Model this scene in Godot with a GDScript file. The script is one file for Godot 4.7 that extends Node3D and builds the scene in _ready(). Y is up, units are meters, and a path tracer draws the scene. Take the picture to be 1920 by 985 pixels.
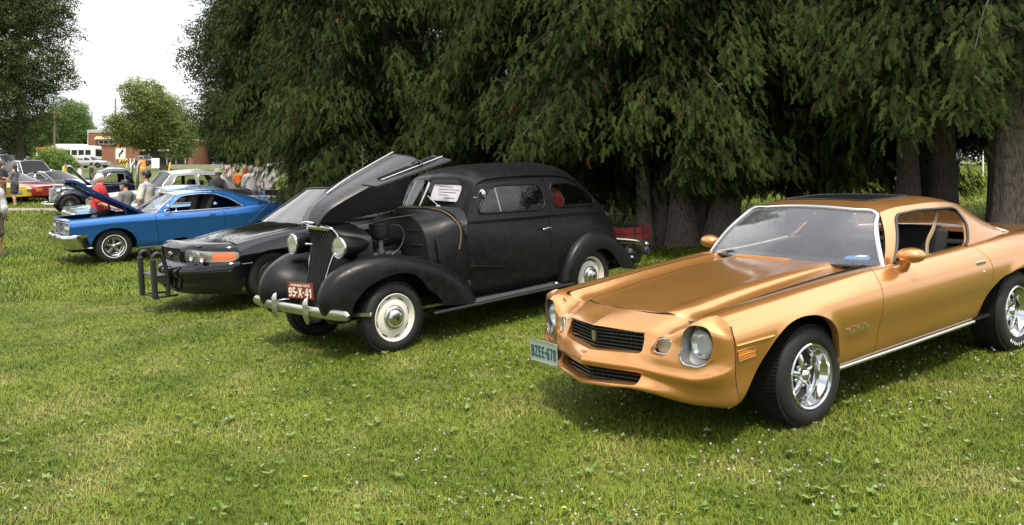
extends Node3D
# ---------- mesh toolkit ----------
class Msh:
	var v := PackedVector3Array()
	var n := PackedVector3Array()
	var t := PackedInt32Array()
	var b := PackedInt32Array()   # cut id per vertex
	func add(o: Msh) -> Msh:
		var k := v.size()
		v.append_array(o.v)
		n.append_array(o.n)
		b.append_array(o.b)
		for i in o.t:
			t.append(i + k)
		return self
	func vert(p: Vector3, q: Vector3, id := 0) -> int:
		v.append(p)
		n.append(q)
		b.append(id)
		return v.size() - 1
	func mirrored() -> Msh:
		var o := Msh.new()
		o.t = t.duplicate()
		o.b = b.duplicate()
		for i in v.size():
			o.v.append(Vector3(v[i].x, v[i].y, -v[i].z))
			o.n.append(Vector3(n[i].x, n[i].y, -n[i].z))
		return o
	func both() -> Msh:
		return add(mirrored())
	func moved(x: Transform3D) -> Msh:
		var o := Msh.new()
		o.t = t.duplicate()
		o.b = b.duplicate()
		var nb := x.basis.inverse().transposed()
		for i in v.size():
			o.v.append(x * v[i])
			o.n.append((nb * n[i]).normalized())
		return o
	func at(p: Vector3) -> Msh:
		return moved(Transform3D(Basis(), p))
	func tri(a: int, c: int, d: int) -> void:
		t.append(a)
		t.append(c)
		t.append(d)
	func quad(a: int, c: int, d: int, e: int) -> void:
		tri(a, c, d)
		tri(a, d, e)
	func flat4(a: Vector3, c: Vector3, d: Vector3, e: Vector3) -> void:
		var q := (c - a).cross(e - a)
		if q.length() < 1e-12:
			q = (d - c).cross(e - c)
		q = q.normalized()
		quad(vert(a, q), vert(c, q), vert(d, q), vert(e, q))
	func flat3(a: Vector3, c: Vector3, d: Vector3) -> void:
		var q := (c - a).cross(d - a).normalized()
		tri(vert(a, q), vert(c, q), vert(d, q))
	func outward() -> void:
		for i in v.size():
			if n[i].dot(v[i]) < 0.0:
				n[i] = -n[i]
	func mesh() -> ArrayMesh:
		var ix := PackedInt32Array()
		ix.resize(t.size())
		for i in range(0, t.size(), 3):
			var a := t[i]
			var c := t[i + 1]
			var d := t[i + 2]
			var g := (v[d] - v[a]).cross(v[c] - v[a])
			if g.dot(n[a] + n[c] + n[d]) < 0.0:
				var s := c
				c = d
				d = s
			ix[i] = a
			ix[i + 1] = c
			ix[i + 2] = d
		var arr := []
		arr.resize(Mesh.ARRAY_MAX)
		arr[Mesh.ARRAY_VERTEX] = v
		arr[Mesh.ARRAY_NORMAL] = n
		arr[Mesh.ARRAY_INDEX] = ix
		var am := ArrayMesh.new()
		am.add_surface_from_arrays(Mesh.PRIMITIVE_TRIANGLES, arr)
		return am

func lin(r: float, g: float, b: float, a := 1.0) -> Color:
	var c := Color(r, g, b).linear_to_srgb()
	c.a = a
	return c
func mt(c: Color, rough := 0.6, metal := 0.0, coat := 0.0) -> StandardMaterial3D:
	var m := StandardMaterial3D.new()
	m.albedo_color = c
	m.roughness = rough
	m.metallic = metal
	if coat > 0.0:
		m.clearcoat_enabled = true
		m.clearcoat = coat
		m.clearcoat_roughness = 0.03
	return m
func glass_mat(c: Color, a: float) -> StandardMaterial3D:
	var m := mt(Color(c.r, c.g, c.b, a), 0.03)
	m.transparency = BaseMaterial3D.TRANSPARENCY_ALPHA
	return m
func noise_tex(freq: float, seed_: int, cols: Array, offs: Array, size := 512, oct := 4, normal := false) -> NoiseTexture2D:
	var fn := FastNoiseLite.new()
	fn.seed = seed_
	fn.frequency = freq
	fn.fractal_octaves = oct
	var nt := NoiseTexture2D.new()
	nt.width = size
	nt.height = size
	nt.seamless = true
	nt.noise = fn
	nt.as_normal_map = normal
	if cols.size():
		var g := Gradient.new()
		g.offsets = PackedFloat32Array(offs)
		g.colors = PackedColorArray(cols)
		nt.color_ramp = g
	return nt
func triplanar(m: StandardMaterial3D, sc: Vector3, in_world := false) -> StandardMaterial3D:
	m.uv1_triplanar = true
	m.uv1_world_triplanar = in_world
	m.uv1_scale = sc
	return m

# ---------- names and labels ----------
var used := {}
func numbered(s: String) -> String:
	if not used.has(s):
		used[s] = 0
		return s
	used[s] += 1
	return "%s_%03d" % [s, used[s]]
func tag(o: Node, label: String, category: String, group := "", kind := "") -> Node:
	if label: o.set_meta("label", label)
	if category: o.set_meta("category", category)
	if group: o.set_meta("group", group)
	if kind: o.set_meta("kind", kind)
	return o
func thing(called: String, label: String, category: String, x := Transform3D(), group := "") -> Node3D:
	var o := Node3D.new()
	o.name = numbered(called)
	add_child(o)
	o.transform = x
	tag(o, label, category, group)
	return o
func put(called: String, m: Msh, mat_: Material, parent: Node = self, label := "") -> MeshInstance3D:
	var o := MeshInstance3D.new()
	if parent == self:
		o.name = numbered(called)
	else:
		var nm := called
		var k := 0
		while parent.has_node(NodePath(nm)):
			k += 1
			nm = "%s_%03d" % [called, k]
		o.name = nm
	o.mesh = m.mesh()
	o.material_override = mat_
	parent.add_child(o)
	if label: o.set_meta("label", label)
	return o
func dup(src: Node3D, x: Transform3D, label: String, group := "") -> Node3D:
	var r: Node3D = src.duplicate()
	var nm := String(src.name)
	if nm.length() > 4 and nm[-4] == "_" and nm.right(3).is_valid_int():
		nm = nm.left(-4)
	r.name = numbered(nm)
	add_child(r)
	r.transform = x
	if label: r.set_meta("label", label)
	if group: r.set_meta("group", group)
	return r

# ---------- splines and patches ----------
func spline(p: PackedVector3Array, k: PackedFloat32Array, ts: PackedFloat32Array) -> PackedVector3Array:
	var c := p.size()
	var m := PackedVector3Array()
	m.resize(c)
	for i in c:
		if c == 1:
			m[i] = Vector3.ZERO
		elif i == 0:
			m[i] = (p[1] - p[0]) / (k[1] - k[0])
		elif i == c - 1:
			m[i] = (p[i] - p[i - 1]) / (k[i] - k[i - 1])
		else:
			var h0 := k[i] - k[i - 1]
			var h1 := k[i + 1] - k[i]
			m[i] = ((p[i + 1] - p[i]) / h1 * h0 + (p[i] - p[i - 1]) / h0 * h1) / (h0 + h1)
	if c > 2:
		m[0] = (p[1] - p[0]) / (k[1] - k[0]) * 1.5 - m[1] * 0.5
		m[c - 1] = (p[c - 1] - p[c - 2]) / (k[c - 1] - k[c - 2]) * 1.5 - m[c - 2] * 0.5
	var out := PackedVector3Array()
	out.resize(ts.size())
	var s := 0
	for i in ts.size():
		var q := ts[i]
		while s < c - 2 and q > k[s + 1]:
			s += 1
		var h := k[s + 1] - k[s]
		var u := clampf((q - k[s]) / h, 0.0, 1.0)
		var u2 := u * u
		var u3 := u2 * u
		out[i] = p[s] * (2.0 * u3 - 3.0 * u2 + 1.0) + m[s] * h * (u3 - 2.0 * u2 + u) + p[s + 1] * (3.0 * u2 - 2.0 * u3) + m[s + 1] * h * (u3 - u2)
	return out
func params(k: PackedFloat32Array, step: float) -> PackedFloat32Array:
	var ts := PackedFloat32Array()
	for i in k.size() - 1:
		var c := maxi(1, ceili((k[i + 1] - k[i]) / step))
		for j in c:
			ts.append(lerpf(k[i], k[i + 1], float(j) / c))
	ts.append(k[k.size() - 1])
	return ts
func smooth_line(p: PackedVector3Array, step: float) -> PackedVector3Array:
	var k := PackedFloat32Array([0.0])
	for i in range(1, p.size()):
		k.append(k[i - 1] + maxf(1e-4, p[i].distance_to(p[i - 1])))
	return spline(p, k, params(k, step))
# control net: rows of equal length
func patch(rows: Array, su: float, sv: float, disp = null) -> Msh:
	var nr := rows.size()
	var nc: int = rows[0].size()
	var ku := PackedFloat32Array([0.0])
	for j in range(1, nc):
		var s := 0.0
		for r in rows:
			s += r[j].distance_to(r[j - 1])
		ku.append(ku[j - 1] + maxf(1e-4, s / nr))
	var kv := PackedFloat32Array([0.0])
	for i in range(1, nr):
		var s := 0.0
		for j in nc:
			s += rows[i][j].distance_to(rows[i - 1][j])
		kv.append(kv[i - 1] + maxf(1e-4, s / nc))
	var tu := params(ku, su)
	var tv := params(kv, sv)
	var fine := []
	for r in rows:
		fine.append(spline(PackedVector3Array(r), ku, tu))
	var w := tu.size()
	var h := tv.size()
	var m := Msh.new()
	var vs := PackedVector3Array()
	vs.resize(w * h)
	for j in w:
		var col := PackedVector3Array()
		for i in nr:
			col.append(fine[i][j])
		var f := spline(col, kv, tv)
		for i in h:
			vs[i * w + j] = f[i]
	if disp != null:
		for i in vs.size():
			vs[i] = disp.call(vs[i])
	m.v = vs
	grid_finish(m, w, h)
	return m
func grid_finish(m: Msh, w: int, h: int, wrap := false) -> void:
	var v := m.v
	var n := PackedVector3Array()
	n.resize(w * h)
	var t := PackedInt32Array()
	for i in h:
		for j in w:
			var j0 := j - 1
			var j1 := j + 1
			if wrap:
				j0 = (j + w - 2) % (w - 1)
				j1 = (j + 1) % (w - 1) if j < w - 1 else 1
			var du := v[i * w + mini(j1, w - 1)] - v[i * w + maxi(j0, 0)]
			var dv := v[mini(i + 1, h - 1) * w + j] - v[maxi(i - 1, 0) * w + j]
			var q := du.cross(dv)
			if q.length_squared() < 1e-16:
				var i2 := 1 if i == 0 else h - 2 if i == h - 1 else i
				du = v[i2 * w + mini(j1, w - 1)] - v[i2 * w + maxi(j0, 0)]
				q = du.cross(dv)
			n[i * w + j] = q.normalized() if q.length_squared() > 1e-18 else Vector3.UP
	for i in h - 1:
		for j in w - 1:
			var a := i * w + j
			t.append_array(PackedInt32Array([a, a + 1, a + w + 1, a, a + w + 1, a + w]))
	m.n = n
	m.t = t
	m.b.resize(w * h)
func P(a: Array) -> PackedVector3Array:
	var o := PackedVector3Array()
	for i in range(0, a.size(), 3):
		o.append(Vector3(a[i], a[i + 1], a[i + 2]))
	return o
func Q(a: Array) -> PackedVector2Array:
	var o := PackedVector2Array()
	for i in range(0, a.size(), 2):
		o.append(Vector2(a[i], a[i + 1]))
	return o
func rounded(p: PackedVector2Array, r: float, steps := 4) -> PackedVector2Array:
	var o := PackedVector2Array()
	var c := p.size()
	for i in c:
		var a := p[(i + c - 1) % c] - p[i]
		var d := p[(i + 1) % c] - p[i]
		var s := p[i] + a.normalized() * minf(r, a.length() * 0.48)
		var e := p[i] + d.normalized() * minf(r, d.length() * 0.48)
		for k in steps + 1:
			var u := float(k) / steps
			o.append(s.lerp(p[i], u).lerp(p[i].lerp(e, u), u))
	return o
func rect2(x0: float, y0: float, x1: float, y1: float) -> PackedVector2Array:
	return PackedVector2Array([Vector2(x0, y0), Vector2(x1, y0), Vector2(x1, y1), Vector2(x0, y1)])
func sd_poly(poly: PackedVector2Array, q: Vector2) -> float:
	var d := 1e9
	var inside := false
	var c := poly.size()
	var j := c - 1
	for i in c:
		var a := poly[i]
		var e := poly[j] - a
		var w := q - a
		var ll := e.length_squared()
		var pr := w - e * clampf(w.dot(e) / ll, 0.0, 1.0) if ll > 1e-14 else w
		d = minf(d, pr.length_squared())
		if (a.y > q.y) != (poly[j].y > q.y):
			if q.x < (poly[j].x - a.x) * (q.y - a.y) / (poly[j].y - a.y) + a.x:
				inside = not inside
		j = i
	return sqrt(d) if inside else -sqrt(d)
# signed distance inside a polygon seen along an axis: "xy", "zy" or "xz"
func within(poly: PackedVector2Array, axes := "xy") -> Callable:
	var lo := poly[0]
	var hi := poly[0]
	for p in poly:
		lo = lo.min(p)
		hi = hi.max(p)
	lo -= Vector2(0.12, 0.12)
	hi += Vector2(0.12, 0.12)
	return func(p: Vector3) -> float:
		var q := Vector2(p.x, p.y) if axes == "xy" else Vector2(p.z, p.y) if axes == "zy" else Vector2(p.x, p.z)
		if q.x < lo.x or q.y < lo.y or q.x > hi.x or q.y > hi.y:
			return -0.12
		return sd_poly(poly, q)
func outside(poly: PackedVector2Array, axes := "xy") -> Callable:
	var f := within(poly, axes)
	return func(p: Vector3) -> float: return -f.call(p)
# x against a polyline x(y): positive in front (smaller x)
func line_x(pts: Array) -> Callable:   # [y, x, y, x ...] rising y
	return func(p: Vector3) -> float:
		var x: float = pts[1]
		if p.y >= pts[pts.size() - 2]:
			x = pts[pts.size() - 1]
		else:
			for i in range(0, pts.size() - 2, 2):
				if p.y >= pts[i] and p.y < pts[i + 2]:
					x = lerpf(pts[i + 1], pts[i + 3], (p.y - pts[i]) / (pts[i + 2] - pts[i]))
		return x - p.x
func clip(m: Msh, f: Callable, id := 1, off := 0.0) -> Msh:
	var mv := m.v
	var mt_ := m.t
	var d := PackedFloat32Array()
	d.resize(mv.size())
	for i in mv.size():
		d[i] = f.call(mv[i]) - off
	var o := Msh.new()
	var map := PackedInt32Array()
	map.resize(m.v.size())
	map.fill(-1)
	var cuts := {}
	for k in range(0, mt_.size(), 3):
		var ins := 0
		for e in 3:
			if d[mt_[k + e]] >= 0.0:
				ins += 1
		if ins == 0:
			continue
		var ring := PackedInt32Array()
		for e in 3:
			var a := mt_[k + e]
			var c := mt_[k + (e + 1) % 3]
			if d[a] >= 0.0:
				if map[a] < 0:
					map[a] = o.vert(mv[a], m.n[a], m.b[a])
				ring.append(map[a])
			if (d[a] >= 0.0) != (d[c] >= 0.0):
				var key := Vector2i(mini(a, c), maxi(a, c))
				if not cuts.has(key):
					var lo := a if d[a] < 0.0 else c
					var hi := c if lo == a else a
					var p0 := mv[lo]
					var p1 := mv[hi]
					var u := d[lo] / (d[lo] - d[hi])
					var p := p0.lerp(p1, u)
					var dv: float = f.call(p) - off   # one refinement
					if dv > 0.0 and u > 0.001:
						u = u * (-d[lo]) / (dv - d[lo])
					elif dv < 0.0 and u < 0.999:
						u = u + (1.0 - u) * (-dv) / (d[hi] - dv)
					cuts[key] = o.vert(p0.lerp(p1, u), m.n[lo].lerp(m.n[hi], u).normalized(), id)
				ring.append(cuts[key])
		for e in range(1, ring.size() - 1):
			o.tri(ring[0], ring[e], ring[e + 1])
	return o
func rim_edges(m: Msh, id: int) -> Array:
	var cnt := {}
	var mt_ := m.t
	var mb := m.b
	for k in range(0, mt_.size(), 3):
		for e in 3:
			var a := mt_[k + e]
			var c := mt_[k + (e + 1) % 3]
			if (id < 0 or (mb[a] == id and mb[c] == id)) and a != c:
				var key := Vector2i(mini(a, c), maxi(a, c))
				cnt[key] = cnt.get(key, 0) + 1
	var out := []
	for key in cnt:
		if cnt[key] == 1:
			out.append(key)
	return out
# a lip along the cut edges: by vector, or along the normal when the vector is zero
func lip(m: Msh, id: int, by: Vector3, depth := 0.0) -> Msh:
	var o := Msh.new()
	for e in rim_edges(m, id):
		var a := m.v[e.x]
		var c := m.v[e.y]
		var a2 := a + by - m.n[e.x] * depth
		var c2 := c + by - m.n[e.y] * depth
		o.flat4(a, c, c2, a2)
	return o
func rims(m: Msh, id: int) -> Array:
	var nxt := {}
	for e in rim_edges(m, id):
		if not nxt.has(e.x): nxt[e.x] = []
		if not nxt.has(e.y): nxt[e.y] = []
		nxt[e.x].append(e.y)
		nxt[e.y].append(e.x)
	var seen := {}
	var out := []
	for pass_ in 2:
		for s in nxt:
			if seen.has(s) or (pass_ == 0 and nxt[s].size() != 1):
				continue
			var line := PackedVector3Array()
			var c: int = s
			while true:
				seen[c] = true
				if line.is_empty() or line[-1].distance_to(m.v[c]) > 0.004:
					line.append(m.v[c])
				var go := -1
				for q in nxt[c]:
					if not seen.has(q):
						go = q
				if go < 0:
					break
				c = go
			if line.size() > 2:
				if pass_ == 1:
					line.append(line[0])
				out.append(line)
	return out
func tube(p: PackedVector3Array, r: float, sides := 6, r2 := -1.0, up := Vector3.ZERO, flatness := 1.0) -> Msh:
	var m := Msh.new()
	if p.size() < 2:
		return m
	if r2 < 0.0: r2 = r
	var closed := p[0].distance_to(p[-1]) < 1e-5 and p.size() > 3
	var c := p.size()
	var side := Vector3.ZERO
	for i in c:
		var a := p[maxi(i - 1, 0)]
		var d := p[mini(i + 1, c - 1)]
		if closed and (i == 0 or i == c - 1):
			a = p[c - 2]
			d = p[1]
		var t := (d - a).normalized()
		if up != Vector3.ZERO:
			side = up.cross(t).normalized()
		elif i == 0 or side == Vector3.ZERO:
			side = t.cross(Vector3.UP if absf(t.y) < 0.9 else Vector3.RIGHT).normalized()
		else:
			side = (side - t * side.dot(t)).normalized()
		var w := t.cross(side)
		var rr := lerpf(r, r2, float(i) / (c - 1))
		for k in sides + 1:
			var an := TAU * k / sides
			var dir := side * cos(an) + w * sin(an) * flatness
			m.vert(p[i] + dir * rr, (side * cos(an) * flatness + w * sin(an)).normalized())
	for i in c - 1:
		for k in sides:
			var q := i * (sides + 1) + k
			m.quad(q, q + 1, q + sides + 2, q + sides + 1)
	if not closed:
		for e in [0, c - 1]:
			var ctr := m.vert(p[e], (p[e] - p[1 if e == 0 else c - 2]).normalized())
			for k in sides:
				m.tri(ctr, e * (sides + 1) + k, e * (sides + 1) + k + 1)
	return m
# profile of (radius, along) turned about an axis
func lathe(prof: Array, seg := 24, axis := "y", arc := TAU) -> Msh:
	var m := Msh.new()
	var c := prof.size() / 2
	var pt := []
	for i in c:
		pt.append(Vector2(prof[i * 2], prof[i * 2 + 1]))
	var nn := []
	for i in c - 1:
		var d: Vector2 = pt[i + 1] - pt[i]
		nn.append(Vector2(d.y, -d.x).normalized())
	for i in c - 1:
		var n0: Vector2 = nn[i]
		var n1: Vector2 = nn[i]
		if i > 0 and nn[i - 1].dot(nn[i]) > 0.6: n0 = (nn[i - 1] + nn[i]).normalized()
		if i < c - 2 and nn[i + 1].dot(nn[i]) > 0.6: n1 = (nn[i + 1] + nn[i]).normalized()
		var k := m.v.size()
		for j in seg + 1:
			var an := arc * j / seg
			var cs := cos(an)
			var sn := sin(an)
			for e in 2:
				var q: Vector2 = pt[i + e]
				var nq := n0 if e == 0 else n1
				if axis == "y":
					m.vert(Vector3(q.x * cs, q.y, q.x * sn), Vector3(nq.x * cs, nq.y, nq.x * sn))
				elif axis == "z":
					m.vert(Vector3(q.x * cs, q.x * sn, q.y), Vector3(nq.x * cs, nq.x * sn, nq.y))
				else:
					m.vert(Vector3(q.y, q.x * cs, q.x * sn), Vector3(nq.y, nq.x * cs, nq.x * sn))
		for j in seg:
			m.quad(k + j * 2, k + j * 2 + 1, k + j * 2 + 3, k + j * 2 + 2)
	return m
func ball(r: Vector3, seg := 12) -> Msh:
	var pr := []
	for i in seg / 2 + 1:
		var a := PI * i / (seg / 2) - PI / 2
		pr.append(cos(a))
		pr.append(sin(a))
	return lathe(pr, seg).moved(Transform3D(Basis.from_scale(r), Vector3.ZERO))
func box(s: Vector3, bev := 0.0) -> Msh:
	var m := Msh.new()
	var h := s / 2
	var bv := minf(bev, minf(h.x, minf(h.y, h.z)) * 0.9)
	var ax := [Vector3.RIGHT, Vector3.UP, Vector3.BACK]
	for i in 3:
		var j := (i + 1) % 3
		var k := (i + 2) % 3
		for sg in [-1.0, 1.0]:
			var c: Vector3 = ax[i] * h[i] * sg
			var a: Vector3 = ax[j] * (h[j] - bv)
			var b: Vector3 = ax[k] * (h[k] - bv)
			m.flat4(c - a - b, c + a - b, c + a + b, c - a + b)
			if bv > 0.0:
				for sj in [-1.0, 1.0]:   # edges between axis i and j
					var d: Vector3 = ax[i] * sg
					var e: Vector3 = ax[j] * sj
					var p0: Vector3 = d * h[i] + e * (h[j] - bv)
					var p1: Vector3 = d * (h[i] - bv) + e * h[j]
					m.flat4(p0 - b, p0 + b, p1 + b, p1 - b)
	if bv > 0.0:
		for q in 8:
			var g := Vector3(1 if q & 1 else -1, 1 if q & 2 else -1, 1 if q & 4 else -1)
			var i3 := h - Vector3(bv, bv, bv)
			m.flat3(g * Vector3(h.x, i3.y, i3.z), g * Vector3(i3.x, h.y, i3.z), g * Vector3(i3.x, i3.y, h.z))
	# flat4 normals may point inward; turn them outward
	m.outward()
	return m
func bar(a: Vector3, c: Vector3, w: float, h: float, bev := 0.0, up := Vector3.UP) -> Msh:
	var x := (c - a).normalized()
	var z := x.cross(up).normalized()
	if z == Vector3.ZERO: z = Vector3.BACK
	return box(Vector3(a.distance_to(c), h, w), bev).moved(Transform3D(Basis(x, z.cross(x), z), (a + c) / 2))
# polygon in x,y given thickness along z (0 .. depth)
func prism(poly: PackedVector2Array, depth: float) -> Msh:
	var m := Msh.new()
	var ix := Geometry2D.triangulate_polygon(poly)
	for s in 2:
		var k := m.v.size()
		for p in poly:
			m.vert(Vector3(p.x, p.y, depth * s), Vector3(0, 0, 1 if s else -1))
		for i in range(0, ix.size(), 3):
			m.tri(k + ix[i], k + ix[i + 1], k + ix[i + 2])
	var cw := Geometry2D.is_polygon_clockwise(poly)
	for i in poly.size():
		var a := poly[i]
		var c := poly[(i + 1) % poly.size()]
		var nn := Vector3((c - a).y, -(c - a).x, 0).normalized() * (-1.0 if cw else 1.0)
		m.quad(m.vert(Vector3(a.x, a.y, 0), nn), m.vert(Vector3(c.x, c.y, 0), nn), m.vert(Vector3(c.x, c.y, depth), nn), m.vert(Vector3(a.x, a.y, depth), nn))
	return m
func text_mesh(s: String, size: float, depth := 0.004, font := "Droid Sans", bold := true) -> TextMesh:
	var tm := TextMesh.new()
	var f := SystemFont.new()
	f.font_names = PackedStringArray([font])
	if bold: f.font_weight = 700
	tm.font = f
	tm.text = s
	tm.font_size = 32
	tm.pixel_size = size / 24.0
	tm.depth = depth
	tm.curve_step = 2.0
	return tm
func put_text(called: String, s: String, size: float, x: Transform3D, mat_: Material, parent: Node, wide := 1.0, font := "Droid Sans") -> MeshInstance3D:
	var o := MeshInstance3D.new()
	var nm := called
	var k := 0
	while parent.has_node(NodePath(nm)):
		k += 1
		nm = "%s_%03d" % [called, k]
	o.name = nm
	o.mesh = text_mesh(s, size, 0.003, font)
	o.material_override = mat_
	parent.add_child(o)
	o.transform = x * Transform3D(Basis.from_scale(Vector3(wide, 1, 1)), Vector3.ZERO)
	return o
# ---------- places ----------
func ground_y(x: float, z: float) -> float:    # z is forward from the camera
	var gx := x
	if x < -7.0: gx = -7.0 - 3.0 * (1.0 - exp(-(-7.0 - x) / 3.0))
	if x > 9.0: gx = 9.0 + 3.0 * (1.0 - exp(-(x - 9.0) / 3.0))
	var gz := z - 6.0
	if z > 135.0: gz = 129.0 + 12.0 * (1.0 - exp(-(z - 135.0) / 12.0))
	if z < 0.0: gz = -6.0
	return 0.0546 * gx + 0.0413 * gz + 0.15 * smoothstep(20.0, 30.0, z) * smoothstep(-5.0, -9.0, x)
func spot(x: float, z: float, yaw := 0.0, lift := 0.0) -> Transform3D:   # follows the slope
	var e := 0.5
	var up := Vector3(-(ground_y(x + e, z) - ground_y(x - e, z)) / (2 * e), 1, (ground_y(x, z + e) - ground_y(x, z - e)) / (2 * e)).normalized()
	var a := Vector3(cos(yaw), 0, -sin(yaw))
	a = (a - up * a.dot(up)).normalized()
	return Transform3D(Basis(a, up, a.cross(up)), Vector3(x, ground_y(x, z) + lift, -z))
func stand(x: float, z: float, yaw := 0.0, lift := 0.0) -> Transform3D:   # upright
	return Transform3D(Basis(Vector3.UP, yaw), Vector3(x, ground_y(x, z) + lift, -z))
func px(u: float, z: float) -> float:
	return (u - 960.0) / 1609.0 * z
var rng := RandomNumberGenerator.new()
func rnd(a: float, c: float) -> float:
	return rng.randf_range(a, c)
var M := {}
func _ready() -> void:
	var cam := Camera3D.new()
	cam.name = "camera"
	cam.projection = Camera3D.PROJECTION_FRUSTUM
	cam.near = 0.1
	cam.far = 900.0
	cam.size = 0.1 * 985.0 / 1609.0
	cam.frustum_offset = Vector2(0, -0.1 * 143.5 / 1609.0)
	cam.position = Vector3(0, 1.629, 0)
	add_child(cam)
	cam.current = true
	var we := WorldEnvironment.new()
	we.name = "world_environment"
	var env := Environment.new()
	env.background_mode = Environment.BG_SKY
	env.sky = Sky.new()
	env.sky.sky_material = cloudy_sky()
	env.background_energy_multiplier = 1.0
	env.tonemap_mode = Environment.TONE_MAPPER_LINEAR
	env.tonemap_exposure = 1.28
	env.sdfgi_enabled = true
	env.ssao_enabled = true
	env.ssil_enabled = true
	we.environment = env
	add_child(we)
	var sun := DirectionalLight3D.new()
	sun.name = "sun"
	sun.light_color = Color(1.0, 0.95, 0.87)
	sun.light_energy = 1.1
	sun.light_angular_distance = 6.0
	sun.shadow_enabled = true
	add_child(sun)
	sun.look_at_from_position(Vector3(0.12, 1.75, 1.0), Vector3.ZERO)
	rng.seed = 4711
	make_materials()
	setting()
	trees()
	gold_coupe()
	black_sedan()
	black_saloon()
	blue_coupe()
	other_vehicles()
	street()
	visitors()
	clutter()
	grass()
func cloudy_sky() -> PanoramaSkyMaterial:
	var w := 512
	var h := 256
	var im := Image.create(w, h, false, Image.FORMAT_RGBF)
	var fn := FastNoiseLite.new()
	fn.seed = 12
	fn.frequency = 1.6
	fn.fractal_octaves = 5
	for j in h:
		var el := (0.5 - (j + 0.5) / h) * PI
		for i in w:
			var az := (i + 0.5) / w * TAU
			var d := Vector3(cos(el) * cos(az), sin(el), cos(el) * sin(az))
			var q := d / (absf(d.y) + 0.25)
			var k := clampf(fn.get_noise_3d(q.x * 0.6, q.y * 0.6, q.z * 0.6) * 1.5 + 0.5, 0.0, 1.0)
			var up := clampf(d.y, 0.0, 1.0)
			var base := (1.0 + 1.5 * up) * 0.92
			var a := Vector3(0.90, 0.96, 1.05).lerp(Vector3(1.0, 1.0, 0.985), k) * base * lerpf(lerpf(1.0, 0.55, smoothstep(0.05, 0.4, up)), 1.22, k)
			if el < 0.0: a = Vector3(0.2, 0.22, 0.15)
			im.set_pixel(i, j, Color(a.x, a.y, a.z))
	var m := PanoramaSkyMaterial.new()
	m.panorama = ImageTexture.create_from_image(im)
	return m
func make_materials() -> void:
	M.gold = mt(lin(0.54, 0.25, 0.07), 0.3, 0.7, 1.0)
	M.gold.clearcoat_roughness = 0.1
	M.sky_veil_glass = glass_mat(Color(0.6, 0.6, 0.64), 0.09)  # pale veil in the colour stands in for sky reflected in the windscreen
	M.chrome = mt(lin(0.6, 0.6, 0.61), 0.09, 1.0)
	M.dull_chrome = mt(lin(0.55, 0.55, 0.53), 0.22, 1.0)
	M.steel = mt(lin(0.45, 0.45, 0.45), 0.3, 1.0)
	M.black = mt(lin(0.012, 0.012, 0.013), 0.5)
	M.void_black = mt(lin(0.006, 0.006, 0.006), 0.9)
	M.trim_black = mt(lin(0.02, 0.02, 0.02), 0.35)
	M.rubber = mt(lin(0.007, 0.0068, 0.0065), 0.7)
	M.rubber_side = mt(lin(0.028, 0.027, 0.026), 0.5)
	M.white_paint = mt(lin(0.78, 0.77, 0.73), 0.4)
	M.glass = glass_mat(Color(0.1, 0.11, 0.11), 0.12)
	M.side_glass = glass_mat(Color(0.05, 0.055, 0.05), 0.2)
	M.lens = glass_mat(Color(0.85, 0.87, 0.85), 0.12)
	M.far_glass = mt(lin(0.012, 0.013, 0.014), 0.22)
	M.far_glass.metallic_specular = 0.3
	M.seat = mt(lin(0.006, 0.006, 0.006), 0.8)
	M.tan_trim = mt(lin(0.30, 0.22, 0.13), 0.8)
	M.lamp_bowl = mt(lin(0.26, 0.26, 0.26), 0.35, 0.6)
	M.reflector = mt(lin(0.6, 0.6, 0.58), 0.18, 1.0)
	M.plate_green = mt(lin(0.30, 0.37, 0.31), 0.4)
	M.plate_ink = mt(lin(0.01, 0.06, 0.07), 0.5)
	M.gold_light = mt(lin(0.75, 0.36, 0.08), 0.35, 0.5, 1.0)
	M.dark_glass = mt(lin(0.008, 0.008, 0.008), 0.25)
	M.dash = mt(lin(0.02, 0.019, 0.018), 0.6)
	M.satin = triplanar(mt(Color.WHITE, 1.0), Vector3(1.3, 1.3, 1.3))
	M.satin.albedo_texture = noise_tex(0.012, 8, [lin(0.0045, 0.0045, 0.0052), lin(0.006, 0.006, 0.0068), lin(0.009, 0.009, 0.0102)], [0.3, 0.55, 0.85])
	M.satin.metallic_specular = 0.35
	M.satin.roughness_texture = noise_tex(0.02, 9, [Color(0.30, 0.30, 0.30), Color(0.43, 0.43, 0.43)], [0.25, 0.75])
	M.satin_worn = mt(lin(0.10, 0.10, 0.105), 0.45, 0.4)
	M.white_wheel = mt(lin(0.62, 0.60, 0.54), 0.4)
	M.bumper = mt(lin(0.46, 0.45, 0.40), 0.2, 0.95)
	M.plate_red = mt(lin(0.20, 0.028, 0.02), 0.45)
	M.plate_white = mt(lin(0.75, 0.7, 0.6), 0.5)
	M.engine = mt(lin(0.02, 0.02, 0.02), 0.5, 0.3)
	M.brown = mt(lin(0.10, 0.07, 0.035), 0.7)
	M.paper = mt(lin(0.72, 0.68, 0.76), 0.8)
	M.ink = mt(lin(0.05, 0.05, 0.06), 0.8)
	M.red_cloth = mt(lin(0.5, 0.03, 0.02), 0.8)
	M.satin_wet_sheen = triplanar(mt(Color.WHITE, 1.0), Vector3(2.2, 2.2, 2.2))  # wet paint, with the sheen of the sky painted in as lighter grey
	M.satin_wet_sheen.albedo_texture = noise_tex(0.03, 18, [lin(0.022, 0.022, 0.025), lin(0.045, 0.045, 0.05)], [0.3, 0.8])
	M.satin_wet_sheen.roughness_texture = noise_tex(0.06, 19, [Color(0.22, 0.22, 0.22), Color(0.5, 0.5, 0.5)], [0.3, 0.7])
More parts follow.
